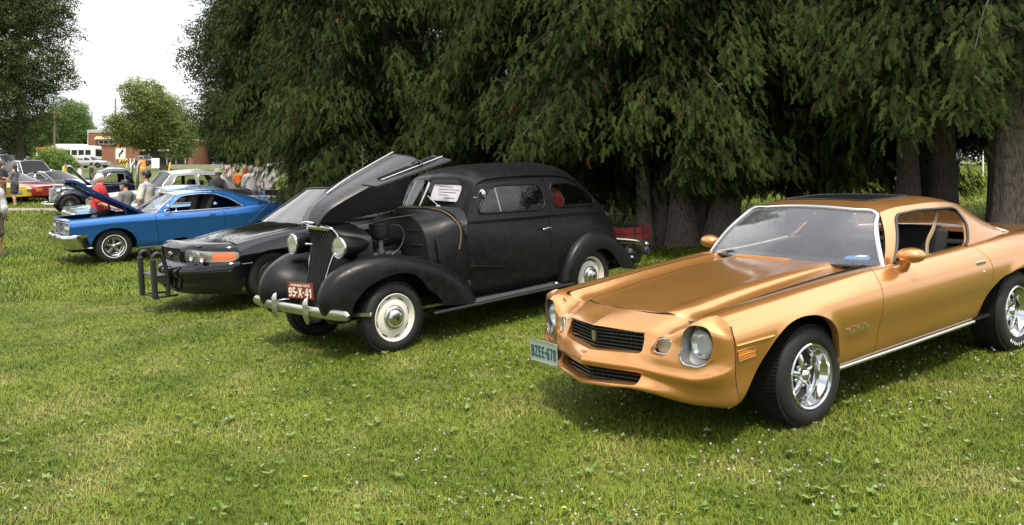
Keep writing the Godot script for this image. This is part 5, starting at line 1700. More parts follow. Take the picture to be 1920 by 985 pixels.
func blue_coupe() -> void:
	var g := thing("blue_coupe", "bright metallic blue two-door hardtop with chrome bumper and propped-up hood", "car", spot(-8.532, 18.009, 0.633, 0.037))
	var q := sixties_tables()
	car_shell(g, q, M.blue)
	put("vent_window_frame", tube(P([1.0, 0.96, 0.872, 1.30, 1.24, 0.70, 1.24, 0.955, 0.878]), 0.011, 6), M.chrome, g)
	put("front_panel", patch([P([-0.83, 0.52, 0, -0.82, 0.52, 0.5, -0.79, 0.52, 0.93]), P([-0.80, 0.58, 0, -0.79, 0.58, 0.5, -0.77, 0.58, 0.95]), P([-0.80, 0.86, 0, -0.79, 0.86, 0.5, -0.79, 0.86, 0.96]), P([-0.87, 0.90, 0, -0.85, 0.90, 0.5, -0.81, 0.90, 0.95]), P([-0.80, 0.94, 0, -0.80, 0.94, 0.5, -0.76, 0.93, 0.90])], 0.06, 0.03).both(), M.blue, g)
	var gr := group_part(g, "grille")
	for k in 9: put("grille_bar", tube(smooth_line(P([-0.80, 0.62 + k * 0.026, -0.88, -0.835, 0.62 + k * 0.026, 0.0, -0.80, 0.62 + k * 0.026, 0.88]), 0.1), 0.005, 5), M.chrome, gr)
	put("grille_frame", tube(P([-0.80, 0.60, -0.92, -0.845, 0.60, 0, -0.80, 0.60, 0.92, -0.80, 0.86, 0.93, -0.85, 0.86, 0, -0.80, 0.86, -0.93, -0.80, 0.60, -0.92]), 0.012, 6), M.chrome, gr)
	for s in [1.0, -1.0]:
		for z in [0.62, 0.82]:
			var hl := group_part(g, "headlight")
			put("bezel_ring", lathe([0.095, -0.02, 0.095, 0.012, 0.08, 0.008], 24, "x").moved(Transform3D(Basis(Vector3.UP, PI), Vector3(-0.81, 0.725, z * s))), M.chrome, hl)
			put("lens", lathe([0.082, 0.004, 0.05, 0.016, 0.0, 0.022], 20, "x").moved(Transform3D(Basis(Vector3.UP, PI), Vector3(-0.815, 0.725, z * s))), M.reflector, hl)
	var bp := group_part(g, "front_bumper")
	var B := []
	for r in [[0.625, -0.85], [0.615, -0.90], [0.57, -0.925], [0.52, -0.915], [0.44, -0.885], [0.37, -0.85], [0.345, -0.82]]:
		B.append(P([r[1] + 0.42, r[0] + 0.005, -1.0, r[1] + 0.12, r[0], -0.985, r[1] + 0.05, r[0], -0.93, r[1] - 0.01, r[0], -0.5, r[1] - 0.03, r[0], 0, r[1] - 0.01, r[0], 0.5, r[1] + 0.05, r[0], 0.93, r[1] + 0.12, r[0], 0.985, r[1] + 0.42, r[0] + 0.005, 1.0]))
	put("blade", patch(B, 0.05, 0.02), M.chrome, bp)
	put("blade_groove", tube(smooth_line(P([-0.80, 0.535, -0.97, -0.93, 0.54, -0.5, -0.95, 0.54, 0, -0.93, 0.54, 0.5, -0.80, 0.535, 0.97]), 0.1), 0.008, 5), M.black, bp)
	for s in [1.0, -1.0]:
		put("rocker_trim", box(Vector3(2.0, 0.02, 0.012), 0.004).at(Vector3(1.45, 0.275, 0.945 * s)), M.dull_chrome, g)
	var mi := group_part(g, "mirror")
	put("mirror_head", ball(Vector3(0.035, 0.065, 0.085), 12).at(Vector3(1.05, 1.07, 1.0)), M.chrome, mi)
	put("mirror_foot", tube(P([1.12, 0.95, 0.93, 1.06, 1.04, 0.98]), 0.014, 6), M.chrome, mi)
	# engine bay and the propped hood
	put("engine_bay", box(Vector3(1.4, 0.05, 1.6)).at(Vector3(0.02, 0.72, 0)), M.void_black, g)
	put("engine", Msh.new().add(box(Vector3(0.6, 0.25, 0.55), 0.04).at(Vector3(0.1, 0.82, 0))).add(lathe([0.0, 0.0, 0.17, 0.0, 0.18, 0.02, 0.18, 0.07, 0.0, 0.09], 20, "y").at(Vector3(0.05, 0.95, 0))), M.engine, g)
	var hd := group_part(g, "hood")
	var hinge := Vector3(0.70, 0.965, 0)
	var up := Basis(Vector3.BACK, -0.50)
	var H := []
	for f in [-1.0, -0.7, -0.3, 0.0, 0.3, 0.7, 1.0]:
		var r := PackedVector3Array()
		for x in [-1.68, -1.60, -1.05, -0.5, 0.0]: r.append(hinge + up * Vector3(x, -0.02 * f * f - (0.05 if x < -1.65 else 0.0), 0.80 * f))
		H.append(r)
	var top := patch(H, 0.08, 0.08)
	var hm := Msh.new().add(top)
	for e in rim_edges(top, -1): hm.flat4(top.v[e.x], top.v[e.y], top.v[e.y] - top.n[e.y] * 0.05 * signf(top.n[e.y].y), top.v[e.x] - top.n[e.x] * 0.05 * signf(top.n[e.x].y))
	put("hood_skin", hm, M.blue_dark, hd)
	for f in [-0.7, -0.25, 0.25, 0.7]: put("hood_rib", bar(hinge + up * Vector3(-1.45, -0.045, f), hinge + up * Vector3(-0.05, -0.045, f * 0.6), 0.07, 0.035, 0.01), M.blue_dark, hd)
	for s in [1.0, -1.0]: put("hood_hinge", bar(Vector3(0.30, 0.93, 0.74 * s), hinge + up * Vector3(-0.5, -0.04, 0.74 * s), 0.03, 0.03), M.black, hd)
func black_saloon() -> void:
	var g := thing("black_saloon", "glossy black police-type saloon with rain drops on its hood and a push bar", "car", spot(-3.68, 11.928, 0.69, 0.061))
	var q := {
		X = [-0.45, -0.3, 0.0, 0.3, 0.6, 1.0, 1.5, 2.0, 2.5, 2.91, 3.3, 3.8, 4.2, 4.35],
		ys = [0.26, 0.26, 0.26, 0.26, 0.26, 0.26, 0.26, 0.26, 0.26, 0.27, 0.28, 0.32, 0.38, 0.42],
		zs = [0.93, 0.935, 0.94, 0.94, 0.94, 0.94, 0.94, 0.94, 0.94, 0.94, 0.93, 0.90, 0.84, 0.80],
		yc = [0.62, 0.625, 0.635, 0.64, 0.645, 0.65, 0.655, 0.66, 0.665, 0.67, 0.67, 0.66, 0.65, 0.64],
		zc = [0.968, 0.975, 0.985, 0.99, 0.99, 0.99, 0.99, 0.99, 0.99, 0.99, 0.98, 0.95, 0.90, 0.86],
		yt = [0.815, 0.84, 0.885, 0.918, 0.942, 0.96, 0.965, 0.968, 0.975, 0.98, 0.98, 0.97, 0.95, 0.93],
		zt = [0.77, 0.785, 0.81, 0.825, 0.83, 0.84, 0.85, 0.85, 0.85, 0.84, 0.83, 0.80, 0.76, 0.74],
		hood_from = -0.86, hood_to = 0.95, hood_rise = 0.05, bow = 0.08, deck_from = 3.4, seams = [0.78, 1.75, 2.65], step = 0.05, handle = Vector3(1.6, 0.80, 0.99), nose = -1.0,
		arches = [arch_poly(0.0, 0.40, 0.705), arch_poly(2.91, 0.40, 0.68)],
		cols = [V3s([0.62, 0.96, 0.82, 1.22, 1.36, 0.60, 1.21, 1.39, 0.50, 1.19, 1.41, 0.25, 1.18, 1.415, 0.0]), V3s([1.1, 0.965, 0.84, 1.45, 1.40, 0.60, 1.45, 1.43, 0.50, 1.45, 1.45, 0.25, 1.45, 1.455, 0.0]), V3s([1.9, 0.97, 0.85, 1.9, 1.41, 0.60, 1.9, 1.44, 0.50, 1.9, 1.465, 0.25, 1.9, 1.47, 0.0]), V3s([2.7, 0.975, 0.85, 2.55, 1.37, 0.59, 2.55, 1.41, 0.49, 2.55, 1.435, 0.25, 2.55, 1.44, 0.0]), V3s([3.3, 0.985, 0.80, 2.85, 1.29, 0.57, 2.8, 1.34, 0.48, 2.78, 1.37, 0.25, 2.78, 1.375, 0.0])],
		wins = [rounded(Q([0.95, 0.975, 1.72, 0.98, 1.72, 1.375, 1.40, 1.365]), 0.04), rounded(Q([1.80, 0.98, 2.75, 0.99, 2.5, 1.33, 1.80, 1.375]), 0.04)], trim_mat = M.black,
		wheels = [0.0, 2.91, 0.80, 0.335, 0.205, 0.11, "plain"]}
	car_shell(g, q, M.black_gloss)
	var xs := [-1.06, -1.05, -1.0, -0.88, -0.70, -0.55, -0.45]
	var z1 := [0.0, 0.3, 0.5, 0.7, 0.86, 0.94, 0.97]
	var F := []
	for r in [[0.20, 0.20, 0.12, 0.95], [0.235, 0.235, 0.03, 0.98], [0.40, 0.40, 0.0, 1.0], [0.425, 0.425, -0.015, 1.0], [0.545, 0.545, -0.01, 1.0], [0.578, 0.575, 0.02, 0.995], [0.60, 0.585, 0.05, 0.985], [0.70, 0.66, 0.045, 0.985], [0.80, 0.735, 0.06, 0.975], [0.835, 0.775, 0.10, 0.955], [0.862, 0.825, 0.20, 0.83]]:
		var l := PackedVector3Array()
		for k in 7:
			var u := k / 6.0
			var x: float = xs[k] + r[2] * (1.0 - u * u)
			l.append(Vector3(x, lerpf(r[0], r[1], u * u), z1[k] * r[3]))
		F.append(l)
	var nose := patch(F, 0.03, 0.02)
	var lampo := rounded(Q([0.44, 0.635, 0.92, 0.60, 0.957, 0.64, 0.95, 0.725, 0.50, 0.785]), 0.03)
	var grl := rounded(Q([-0.32, 0.622, 0.32, 0.622, 0.385, 0.79, -0.385, 0.79]), 0.04)
	var lens := clip(nose, within(lampo, "zy"), 8)
	nose = clip(nose, outside(lampo, "zy"), 8)
	nose = clip(nose, outside(grl, "zy"), 7)
	put("front_fascia", Msh.new().add(nose).add(lip(nose, 8, Vector3(0.05, 0, 0))).add(lip(nose, 7, Vector3(0.05, 0, 0))).both(), M.black_gloss, g)
	put("bumper_crease", tube(smooth_line(P([-1.082, 0.49, 0.0, -1.07, 0.49, 0.3, -1.02, 0.49, 0.5, -0.895, 0.49, 0.7, -0.71, 0.49, 0.865, -0.56, 0.49, 0.945]), 0.05), 0.007, 5).both(), M.black_gloss, g)
	for s in [1.0, -1.0]:
		var hl := group_part(g, "headlight")
		var back := lens.moved(Transform3D(Basis.from_scale(Vector3(1, 1, 0.985)), Vector3(0.05, 0, 0)))
		put("lamp_bowl", back if s > 0 else back.mirrored(), M.lamp_silver, hl)
		for z in [0.56, 0.73]:
			put("reflector", lathe([0.062, 0.0, 0.05, 0.03, 0.03, 0.045, 0.0, 0.05], 20, "x").at(Vector3(-0.955 + (z - 0.5) * 0.45, 0.69 - (z - 0.5) * 0.08, z * s)), M.reflector, hl)
		put("lens", lens if s > 0 else lens.mirrored(), M.lens, hl)
		var am := clip(lens, within(rounded(Q([0.775, 0.625, 0.935, 0.615, 0.935, 0.715, 0.79, 0.732]), 0.02), "zy"), 9).moved(Transform3D(Basis(), Vector3(0.018, 0, 0)))
		put("turn_lamp", am if s > 0 else am.mirrored(), M.amber_bright, hl)
		put("side_strip", box(Vector3(0.14, 0.012, 0.006), 0.002).at(Vector3(-0.36, 0.56, 0.968 * s)), M.steel, g)
	var gr := group_part(g, "grille")
	for k in 19:
		var z := lerpf(-0.40, 0.40, k / 18.0)
		for d in [-1.0, 1.0]:
			var a := Vector3(-0.99 + absf(z) * 0.05, 0.615, z)
			var b := Vector3(-0.985 + absf(z + d * 0.17) * 0.05, 0.80, z + d * 0.17)
			if absf(b.z) < 0.42: put("mesh_bar", tube(PackedVector3Array([a, b]), 0.005, 4), M.trim_black, gr)
	put("grille_backing", box(Vector3(0.02, 0.2, 0.8)).at(Vector3(-0.92, 0.71, 0)), M.void_black, gr)
	put("oval_badge", ball(Vector3(0.012, 0.034, 0.078), 16).at(Vector3(-1.0, 0.705, 0.0)), M.steel, gr)
	# push bar
	var pb := group_part(g, "push_bar", Transform3D(Basis(), Vector3(-0.03, 0, -0.09)))
	for s in [1.0, -1.0]:
		put("upright", Msh.new().add(box(Vector3(0.06, 0.52, 0.085), 0.012).at(Vector3(-1.25, 0.42, 0.27 * s))).add(tube(smooth_line(P([-1.25, 0.67, 0.27 * s, -1.235, 0.725, 0.27 * s, -1.19, 0.745, 0.27 * s, -1.14, 0.715, 0.27 * s, -1.11, 0.62, 0.27 * s, -1.09, 0.18, 0.27 * s]), 0.03), 0.028, 8)), M.bar_black, pb)
		put("foot_rod", tube(P([-1.26, 0.18, 0.27 * s, -0.95, 0.17, 0.22 * s]), 0.014, 6), M.bar_black, pb)
	put("cross_plate", box(Vector3(0.16, 0.02, 0.62), 0.006).at(Vector3(-1.17, 0.455, 0)), M.bar_black, pb)
	put("cross_rod", tube(P([-1.24, 0.19, -0.27, -1.24, 0.19, 0.27]), 0.014, 6), M.bar_black, pb)
	put("mount_box", box(Vector3(0.1, 0.14, 0.4), 0.02).at(Vector3(-1.03, 0.38, 0)), M.bar_black, pb)
	for z in [0.5, -0.25]:
		put("wiper", tube(smooth_line(P([0.70, 0.985, z + 0.2, 0.72, 1.0, z, 0.74, 1.01, z - 0.35]), 0.05), 0.01, 5), M.trim_black, g)
	# rain drops standing on the hood
	var dr := Msh.new()
	var r2 := RandomNumberGenerator.new()
	r2.seed = 5
	var dome := ball(Vector3(1, 0.5, 1), 6)
	for k in 900:
		var x := r2.randf_range(-0.75, 0.62)
		var z := r2.randf_range(-0.66, 0.66)
		if x < 0.1 and r2.randf() < 0.6: continue
		var f := absf(z) / 0.75
		var u := (x + 0.86) / 1.81
		var yy := lerpf(0.80, 0.955, pow(clampf((x + 0.6) / 1.55, 0, 1), 0.75)) + 0.05 * (0.5 + 0.5 * u) * (1.0 - pow(f, 3.0)) + 0.003
		var s := r2.randf_range(0.004, 0.010)
		dr.add(dome.moved(Transform3D(Basis.from_scale(Vector3(s, s, s)), Vector3(x, yy, z))))
	put("rain_drops", dr, M.black_gloss, g).set_meta("kind", "stuff")
# ---------- trees, grass, flowers ----------
func kite(m: Msh, a: Vector3, d: Vector3, w: Vector3, len_: float, wid: float, nrm: Vector3, fold := 0.0) -> void:
	var mid := a + d * len_ * 0.45
	var e := a + d * len_
	var i0 := m.vert(a, nrm)
	var i1 := m.vert(mid + w * wid + nrm * fold, (nrm + w * 0.5).normalized())
	var i2 := m.vert(e, nrm)
	var i3 := m.vert(mid - w * wid + nrm * fold, (nrm - w * 0.5).normalized())
	m.quad(i0, i1, i2, i3)
func cedar_spray(r: RandomNumberGenerator) -> ArrayMesh:
	var m := Msh.new()
	# flat frond along +x that droops; side twigs carry small scale leaves
	var n := 9
	for k in n:
		var u := float(k) / n
		var c := Vector3(u * 0.46, -0.13 * u * u, 0.03 * sin(u * 5.0))
		for s in [-1.0, 1.0]:
			var dir := Vector3(0.75, -0.25 - 0.3 * u + r.randf_range(-0.65, 0.3), s * r.randf_range(0.35, 0.95)).normalized()
			var len_ := (0.105 * (1.0 - u * 0.6) + 0.02) * r.randf_range(0.7, 1.3)
			var q := Vector3(r.randf_range(-0.4, 0.4), 1, r.randf_range(-0.4, 0.4)).normalized()
			var w := dir.cross(q).normalized()
			kite(m, c, dir, w, len_, 0.0065, q)
			for j in 4:
				var v := 0.25 + 0.2 * j
				for t in [-1.0, 1.0]:
					var d2: Vector3 = (dir * 0.8 + w * t * 0.75 + Vector3(0, -0.25, 0)).normalized()
					kite(m, c + dir * len_ * v, d2, d2.cross(q).normalized(), 0.045 * (1.1 - v * 0.6) * r.randf_range(0.6, 1.3), 0.0068, q)
	kite(m, Vector3.ZERO, Vector3(1, -0.2, 0).normalized(), Vector3.BACK, 0.45, 0.008, Vector3.UP)
	return m.mesh()
func leaf_clump(r: RandomNumberGenerator, count := 34, leaf := 0.075, rad := 0.26) -> ArrayMesh:
	var m := Msh.new()
	for k in count:
		var p := Vector3(r.randfn(), r.randfn() * 0.7, r.randfn()) * rad * 0.5
		var d := (Vector3(r.randf_range(-1, 1), r.randf_range(-1.0, 0.3), r.randf_range(-1, 1))).normalized()
		var q := Vector3(r.randf_range(-0.8, 0.8), 1, r.randf_range(-0.8, 0.8)).normalized()
		var w := d.cross(q).normalized()
		q = w.cross(d).normalized()
		kite(m, p, d, w, leaf * r.randf_range(0.8, 1.3), leaf * 0.36, q, leaf * 0.08)
	return m.mesh()
func scatter(called: String, mesh_: Mesh, mat_: Material, xf: Array, cols: Array, parent: Node) -> MultiMeshInstance3D:
	var mm := MultiMesh.new()
	mm.transform_format = MultiMesh.TRANSFORM_3D
	mm.use_colors = true
	mm.mesh = mesh_
	mm.instance_count = xf.size()
	for i in xf.size():
		mm.set_instance_transform(i, xf[i])
		mm.set_instance_color(i, cols[i])
	var o := MultiMeshInstance3D.new()
	o.name = nice_name(parent, called) if parent != self else numbered(called)
	o.multimesh = mm
	o.material_override = mat_
	o.set_meta("kind", "stuff")
	parent.add_child(o)
	return o
func leaf_mat(back: float) -> StandardMaterial3D:
	var m := mt(Color.WHITE, 0.65)
	m.vertex_color_use_as_albedo = true
	m.backlight_enabled = true
	m.backlight = Color(back, back, back)
	m.metallic_specular = 0.3
	return m
func bark_mat(seed_: int, a: Color, b: Color) -> StandardMaterial3D:
	var m := triplanar(mt(Color.WHITE, 0.95), Vector3(3.0, 0.5, 3.0))
	m.albedo_texture = noise_tex(0.02, seed_, [a, b, a.lerp(b, 0.4)], [0.3, 0.55, 0.8], 512, 5)
	m.heightmap_enabled = true
	m.heightmap_scale = 3.0
	m.heightmap_texture = noise_tex(0.02, seed_, [], [], 512, 5)
	return m
# a tapered, fluted stem through given points
func stem(pts: PackedVector3Array, r0: float, r1: float, seed_: int, flute := 0.14, seg := 18) -> Msh:
	var line := smooth_line(pts, 0.16)
	var m := Msh.new()
	var fn := FastNoiseLite.new()
	fn.seed = seed_
	fn.frequency = 1.0
	var side := Vector3.RIGHT
	var vs := PackedVector3Array()
	for i in line.size():
		var t := (line[mini(i + 1, line.size() - 1)] - line[maxi(i - 1, 0)]).normalized()
		side = (side - t * side.dot(t)).normalized()
		var w := t.cross(side)
		var u := float(i) / (line.size() - 1)
		var r := lerpf(r0, r1, u) * (1.0 + 0.55 * exp(-line[i].y * 2.4) * (1.0 if r0 > 0.08 else 0.0))
		for k in seg + 1:
			var a := TAU * (k % seg) / seg
			var f := 1.0 + flute * fn.get_noise_3d(cos(a) * 1.6, sin(a) * 1.6, line[i].y * 0.35) * 2.0 + flute * 0.5 * fn.get_noise_3d(cos(a) * 4.0, sin(a) * 4.0, line[i].y * 0.8)
			vs.append(line[i] + (side * cos(a) + w * sin(a)) * r * f)
	m.v = vs
	grid_finish(m, seg + 1, line.size(), true)
	return m
# cedar: stems [[x, z, radius, lean x, lean z]], drooping branches hung with flat sprays
func cedar(label: String, x: float, z: float, h: float, rad: float, low: float, stems: Array, seed_: int, dens := 1.0, light := 1.0, group := "cedars in the row behind the cars") -> void:
	var r := RandomNumberGenerator.new()
	r.seed = seed_
	var g := thing("cedar_tree", label, "tree", stand(x, z), group)
	for s in stems:
		var base := Vector3(s[0], -0.15, s[1])
		var top := Vector3(s[0] + s[3] * h * 0.5, h * 0.85, s[1] + s[4] * h * 0.5)
		var mid := base.lerp(top, 0.25) + Vector3(s[3] * 0.6, 0, s[4] * 0.6)
		put("trunk", stem(PackedVector3Array([base, base.lerp(mid, 0.4), mid, base.lerp(top, 0.6), top]), s[2], s[2] * 0.3, seed_ + int(s[0] * 100), 0.16), M.cedar_bark if s.size() < 6 else M.cedar_bark_light, g)
	var xf := [[], []]
	var col := [[], []]
	var bm := Msh.new()
	var brn := int(150 * dens * rad / 3.0)
	for b in brn:
		var u := pow(r.randf(), 1.25)
		var y := lerpf(low + 0.5, h, u)
		var a := r.randf() * TAU
		var L := rad * (1.0 - 0.75 * u) * r.randf_range(0.7, 1.12)
		var d := Vector3(cos(a), 0, sin(a))
		var side := Vector3(-d.z, 0, d.x)
		var droop := r.randf_range(0.25, 0.6) * L
		var s0: Array = stems[r.randi() % stems.size()]
		var root := Vector3(s0[0] + s0[3] * y * 0.5, y, s0[1] + s0[4] * y * 0.5)
		var tone := r.randf_range(0.75, 1.25)
		var line := PackedVector3Array()
		for k in 6:
			var v := k / 5.0
			line.append(root + d * L * v + Vector3(0, 0.25 * sin(v * PI * 0.6) * L * 0.5 - droop * v * v, 0) + side * 0.1 * sin(v * 3.0 + a * 5.0) * L * 0.3)
		if r.randf() < 0.45: bm.add(tube(line, 0.02, 5, 0.004))
		var cnt := int(L * 130.0 * dens * (1.0 if y < 7.0 else 0.5))
		for k in cnt:
			var v := pow(r.randf(), 0.6)
			var fi := v * 4.99
			var p := line[int(fi)].lerp(line[int(fi) + 1], fi - int(fi)) + Vector3(r.randfn(), r.randfn(), r.randfn()) * 0.15
			var sg := -1.0 if r.randf() < 0.5 else 1.0
			var out := (d * r.randf_range(0.3, 1.0) + side * sg * r.randf_range(0.2, 1.0) * (1.15 - v * 0.5) + Vector3(0, r.randf_range(-1.5, -0.3), 0)).normalized()
			p += side * sg * r.randf_range(0.0, 0.28) * L * 0.42 * (1.0 - v * 0.5) + Vector3(0, r.randf_range(-0.55, 0.08), 0)
			if p.y < low * (0.75 + 0.2 * sin(a * 3.0)): continue
			var upv := (Vector3.UP + Vector3(r.randf_range(-0.6, 0.6), 0, r.randf_range(-0.6, 0.6))).normalized()
			var zz := out.cross(upv).normalized()
			var sc := r.randf_range(0.26, 0.54) * (1.0 if y < 7.0 else 1.5)
			var kx := r.randi() % 2
			xf[kx].append(Transform3D(Basis(out, zz.cross(out), zz) * Basis.from_scale(Vector3(sc, sc, sc)), p))
			var tip := smoothstep(0.55, 1.0, v) * r.randf_range(0.2, 1.0)
			var c := Color(0.018, 0.029, 0.009).lerp(Color(0.050, 0.071, 0.018), tip) * tone * light
			if r.randf() < 0.003: c = Color(0.13, 0.055, 0.02)
			elif r.randf() < 0.06: c = Color(0.03, 0.027, 0.014) * tone
			col[kx].append(c)
	put("branches", bm, M.twig, g).set_meta("kind", "stuff")
	for k in 2: scatter("foliage", M.spray[k], M.cedar_leaf, xf[k], col[k], g)
# broadleaf: blobs [[x, y, z, rx, ry, rz]] relative to the foot
func broadleaf(called: String, label: String, x: float, z: float, trunk: Array, tr: float, blobs: Array, c0: Color, c1: Color, seed_: int, n: int, sc0 := 1.0, group := "", lift := 0.0) -> void:
	var r := RandomNumberGenerator.new()
	r.seed = seed_
	var g := thing(called, label, "tree", stand(x, z, 0.0, lift), group)
	put("trunk", stem(P(trunk), tr, tr * 0.5, seed_, 0.08, 12), M.cedar_bark, g)
	var top := Vector3(trunk[trunk.size() - 3], trunk[trunk.size() - 2], trunk[trunk.size() - 1])
	var bm := Msh.new()
	var xf := []
	var col := []
	var vol := 0.0
	for b in blobs: vol += b[3] * b[4] * b[5]
	for b in blobs:
		var c := Vector3(b[0], b[1], b[2])
		bm.add(tube(smooth_line(PackedVector3Array([top.lerp(P(trunk)[0], 0.25), top.lerp(c, 0.4) + Vector3(0, 0.2, 0), c]), 0.5), tr * 0.45, 6, tr * 0.12))
		for j in 5:
			bm.add(tube(PackedVector3Array([c, c + Vector3(r.randf_range(-1, 1) * b[3], r.randf_range(-0.6, 1) * b[4], r.randf_range(-1, 1) * b[5]) * 0.8]), tr * 0.13, 5, tr * 0.04))
		var cnt := int(n * b[3] * b[4] * b[5] / vol)
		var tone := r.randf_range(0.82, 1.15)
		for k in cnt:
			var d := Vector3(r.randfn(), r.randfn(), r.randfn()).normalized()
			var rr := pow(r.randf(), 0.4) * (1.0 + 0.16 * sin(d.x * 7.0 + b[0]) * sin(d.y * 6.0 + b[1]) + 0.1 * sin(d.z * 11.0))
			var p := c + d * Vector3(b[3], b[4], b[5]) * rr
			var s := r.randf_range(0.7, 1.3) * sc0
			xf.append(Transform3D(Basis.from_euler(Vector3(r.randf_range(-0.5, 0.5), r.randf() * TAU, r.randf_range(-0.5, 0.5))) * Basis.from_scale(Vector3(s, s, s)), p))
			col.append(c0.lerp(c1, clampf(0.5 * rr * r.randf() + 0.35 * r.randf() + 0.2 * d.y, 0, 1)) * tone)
	put("limbs", bm, M.cedar_bark, g).set_meta("kind", "stuff")
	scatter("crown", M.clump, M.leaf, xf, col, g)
func plant_materials() -> void:
	M.cedar_leaf = leaf_mat(0.35)
	M.cedar_leaf.metallic_specular = 0.16
	M.cedar_leaf.roughness = 0.8
	M.leaf = leaf_mat(0.6)
	M.twig = mt(lin(0.09, 0.07, 0.055), 0.9)
	M.cedar_bark = bark_mat(31, lin(0.035, 0.027, 0.021), lin(0.10, 0.083, 0.068))
	M.cedar_bark_light = bark_mat(33, lin(0.08, 0.062, 0.05), lin(0.21, 0.175, 0.145))
	var r := RandomNumberGenerator.new()
	r.seed = 77
	M.spray = [cedar_spray(r), cedar_spray(r)]
	M.clump = leaf_clump(r)
func trees() -> void:
	plant_materials()
	var T := [0.0, 0.0, 0.13, 0.0, 0.0]
	# the row behind the cars, from the right
	cedar("cedar with the pale ridged trunk at the right edge of the row", 6.75, 11.6, 14.0, 2.6, 2.1, [[0.0, 0.0, 0.24, 0.03, 0.0, 1]], 101, 1.0)
	cedar("cedar with several dark stems behind the gold coupe's roof", 6.55, 13.1, 15.0, 2.9, 2.2, [[-0.45, 0.0, 0.17, -0.05, 0.0], [0.15, -0.2, 0.22, -0.03, 0.0], [0.75, 0.3, 0.2, 0.02, 0.0]], 102, 1.0)
	cedar("cedar with a leaning dark trunk beside the white sign post", 7.0, 14.3, 14.0, 2.6, 2.3, [[0.0, 0.0, 0.2, -0.06, 0.0]], 103, 0.9)
	cedar("broad low-branched cedar just left of the gap in the row", 5.55, 15.9, 15.0, 2.7, 0.9, [[0.1, 0.1, 0.2, 0.04, 0.0], [-0.4, 0.3, 0.14, 0.0, 0.0]], 104, 1.25, 1.15)
	cedar("many-stemmed old cedar with grey fluted trunks behind the gold coupe's mirror", 3.1, 15.3, 16.0, 3.3, 1.75, [[-0.72, 0.1, 0.12, -0.06, 0.0, 1], [-0.40, -0.15, 0.17, -0.02, 0.0, 1], [-0.08, 0.12, 0.22, 0.0, 0.0, 1], [0.22, -0.05, 0.2, 0.05, 0.0], [0.55, 0.1, 0.25, 0.19, 0.0, 1]], 105, 1.45)
	cedar("dense cedar rising behind the black sedan's tail", 0.75, 17.2, 15.0, 3.0, 0.9, [T], 106, 1.2)
	cedar("thin cedar with sky showing through beside the black sedan's roof", -0.75, 19.0, 14.0, 2.3, 0.9, [T], 107, 0.95, 1.2)
	cedar("dense cedar behind the raised hood", -2.9, 20.0, 16.0, 3.2, 1.0, [T], 108, 1.25)
	cedar("dark cedar between the raised hood and the picnic chairs", -5.1, 23.9, 16.0, 2.1, 2.8, [T], 109, 1.25)
	cedar("tall cedar behind the standing group of visitors", -8.6, 33.5, 17.0, 3.6, 2.5, [T], 110, 1.3)
	# second row, mostly hidden
	for q in [[9.6, 15.5, 111, "behind the pale ridged trunk"], [3.6, 21.5, 113, "behind the many-stemmed cedar"], [0.9, 22.5, 114, "behind the black sedan's tail"], [-2.0, 25.5, 115, "behind the raised hood"], [-5.2, 29.5, 116, "behind the slatted garden chair"]]:
		cedar("dark cedar of the second row, mostly covered, " + q[3], q[0], q[1], 13.0, 3.3, 1.6, [T], q[2], 0.85, 0.9, "cedars of the second row")
	# broadleaf trees
	var dk0 := Color(0.035, 0.055, 0.018)
	var dk1 := Color(0.115, 0.15, 0.05)
	broadleaf("maple_tree", "big dark broadleaf tree at the left end of the row, its boughs over the visitors", -11.2, 37.5, [0, -0.2, 0, 0.1, 2, 0, 0.2, 4.5, 0], 0.3, [[0.3, 4.0, 0.0, 3.0, 1.9, 2.6], [1.9, 4.6, -1.2, 2.4, 2.2, 2.2], [-0.9, 6.6, 0.2, 2.3, 2.1, 2.2], [1.2, 7.2, 0.4, 3.0, 2.4, 2.6], [0.2, 9.6, 0.0, 2.9, 2.2, 2.6], [2.5, 9.3, -0.6, 2.6, 2.4, 2.4], [3.6, 6.2, 0.6, 2.4, 2.6, 2.4], [-1.2, 11.6, 0, 1.7, 1.5, 1.6]], dk0, dk1, 201, 15000, 1.0)
	broadleaf("maple_tree", "large loose tree at the left edge with a straight grey trunk", -50.6, 88.0, [0, -0.3, 0, 0.1, 5, 0, 0.0, 12, 0], 0.42, [[-2.5, 6.5, 0, 5.5, 4.5, 4.5], [1.5, 10.5, 0, 4.5, 3.6, 4.0], [-5.0, 12.0, 0.5, 6.0, 4.0, 4.5], [1.8, 15.5, 0, 4.2, 3.0, 4.0], [-4.0, 17.5, 0, 6.0, 3.8, 4.5], [0.5, 20.5, 0, 4.6, 3.2, 4.0], [-9.0, 9.0, 0, 5.0, 5.0, 4.0], [3.6, 17.6, 0, 2.6, 1.6, 2.4]], dk0, dk1, 202, 7600, 2.1)
	broadleaf("ash_tree", "bright green leaning tree in front of the brick building", -40.4, 100.0, [0, -0.2, 0, -1.2, 2.0, 0, -3.0, 4.6, 0], 0.42, [[-1.8, 4.2, 0, 3.2, 2.2, 2.6], [-4.2, 4.8, 0, 2.8, 2.2, 2.5], [-0.6, 6.8, 0, 3.0, 2.4, 2.6], [-2.6, 8.6, 0.2, 2.6, 2.2, 2.4], [1.4, 4.6, 0, 2.4, 2.8, 2.2], [1.6, 2.6, 0, 1.8, 1.6, 2.0]], Color(0.13, 0.18, 0.045), Color(0.28, 0.33, 0.11), 203, 3600, 1.9)
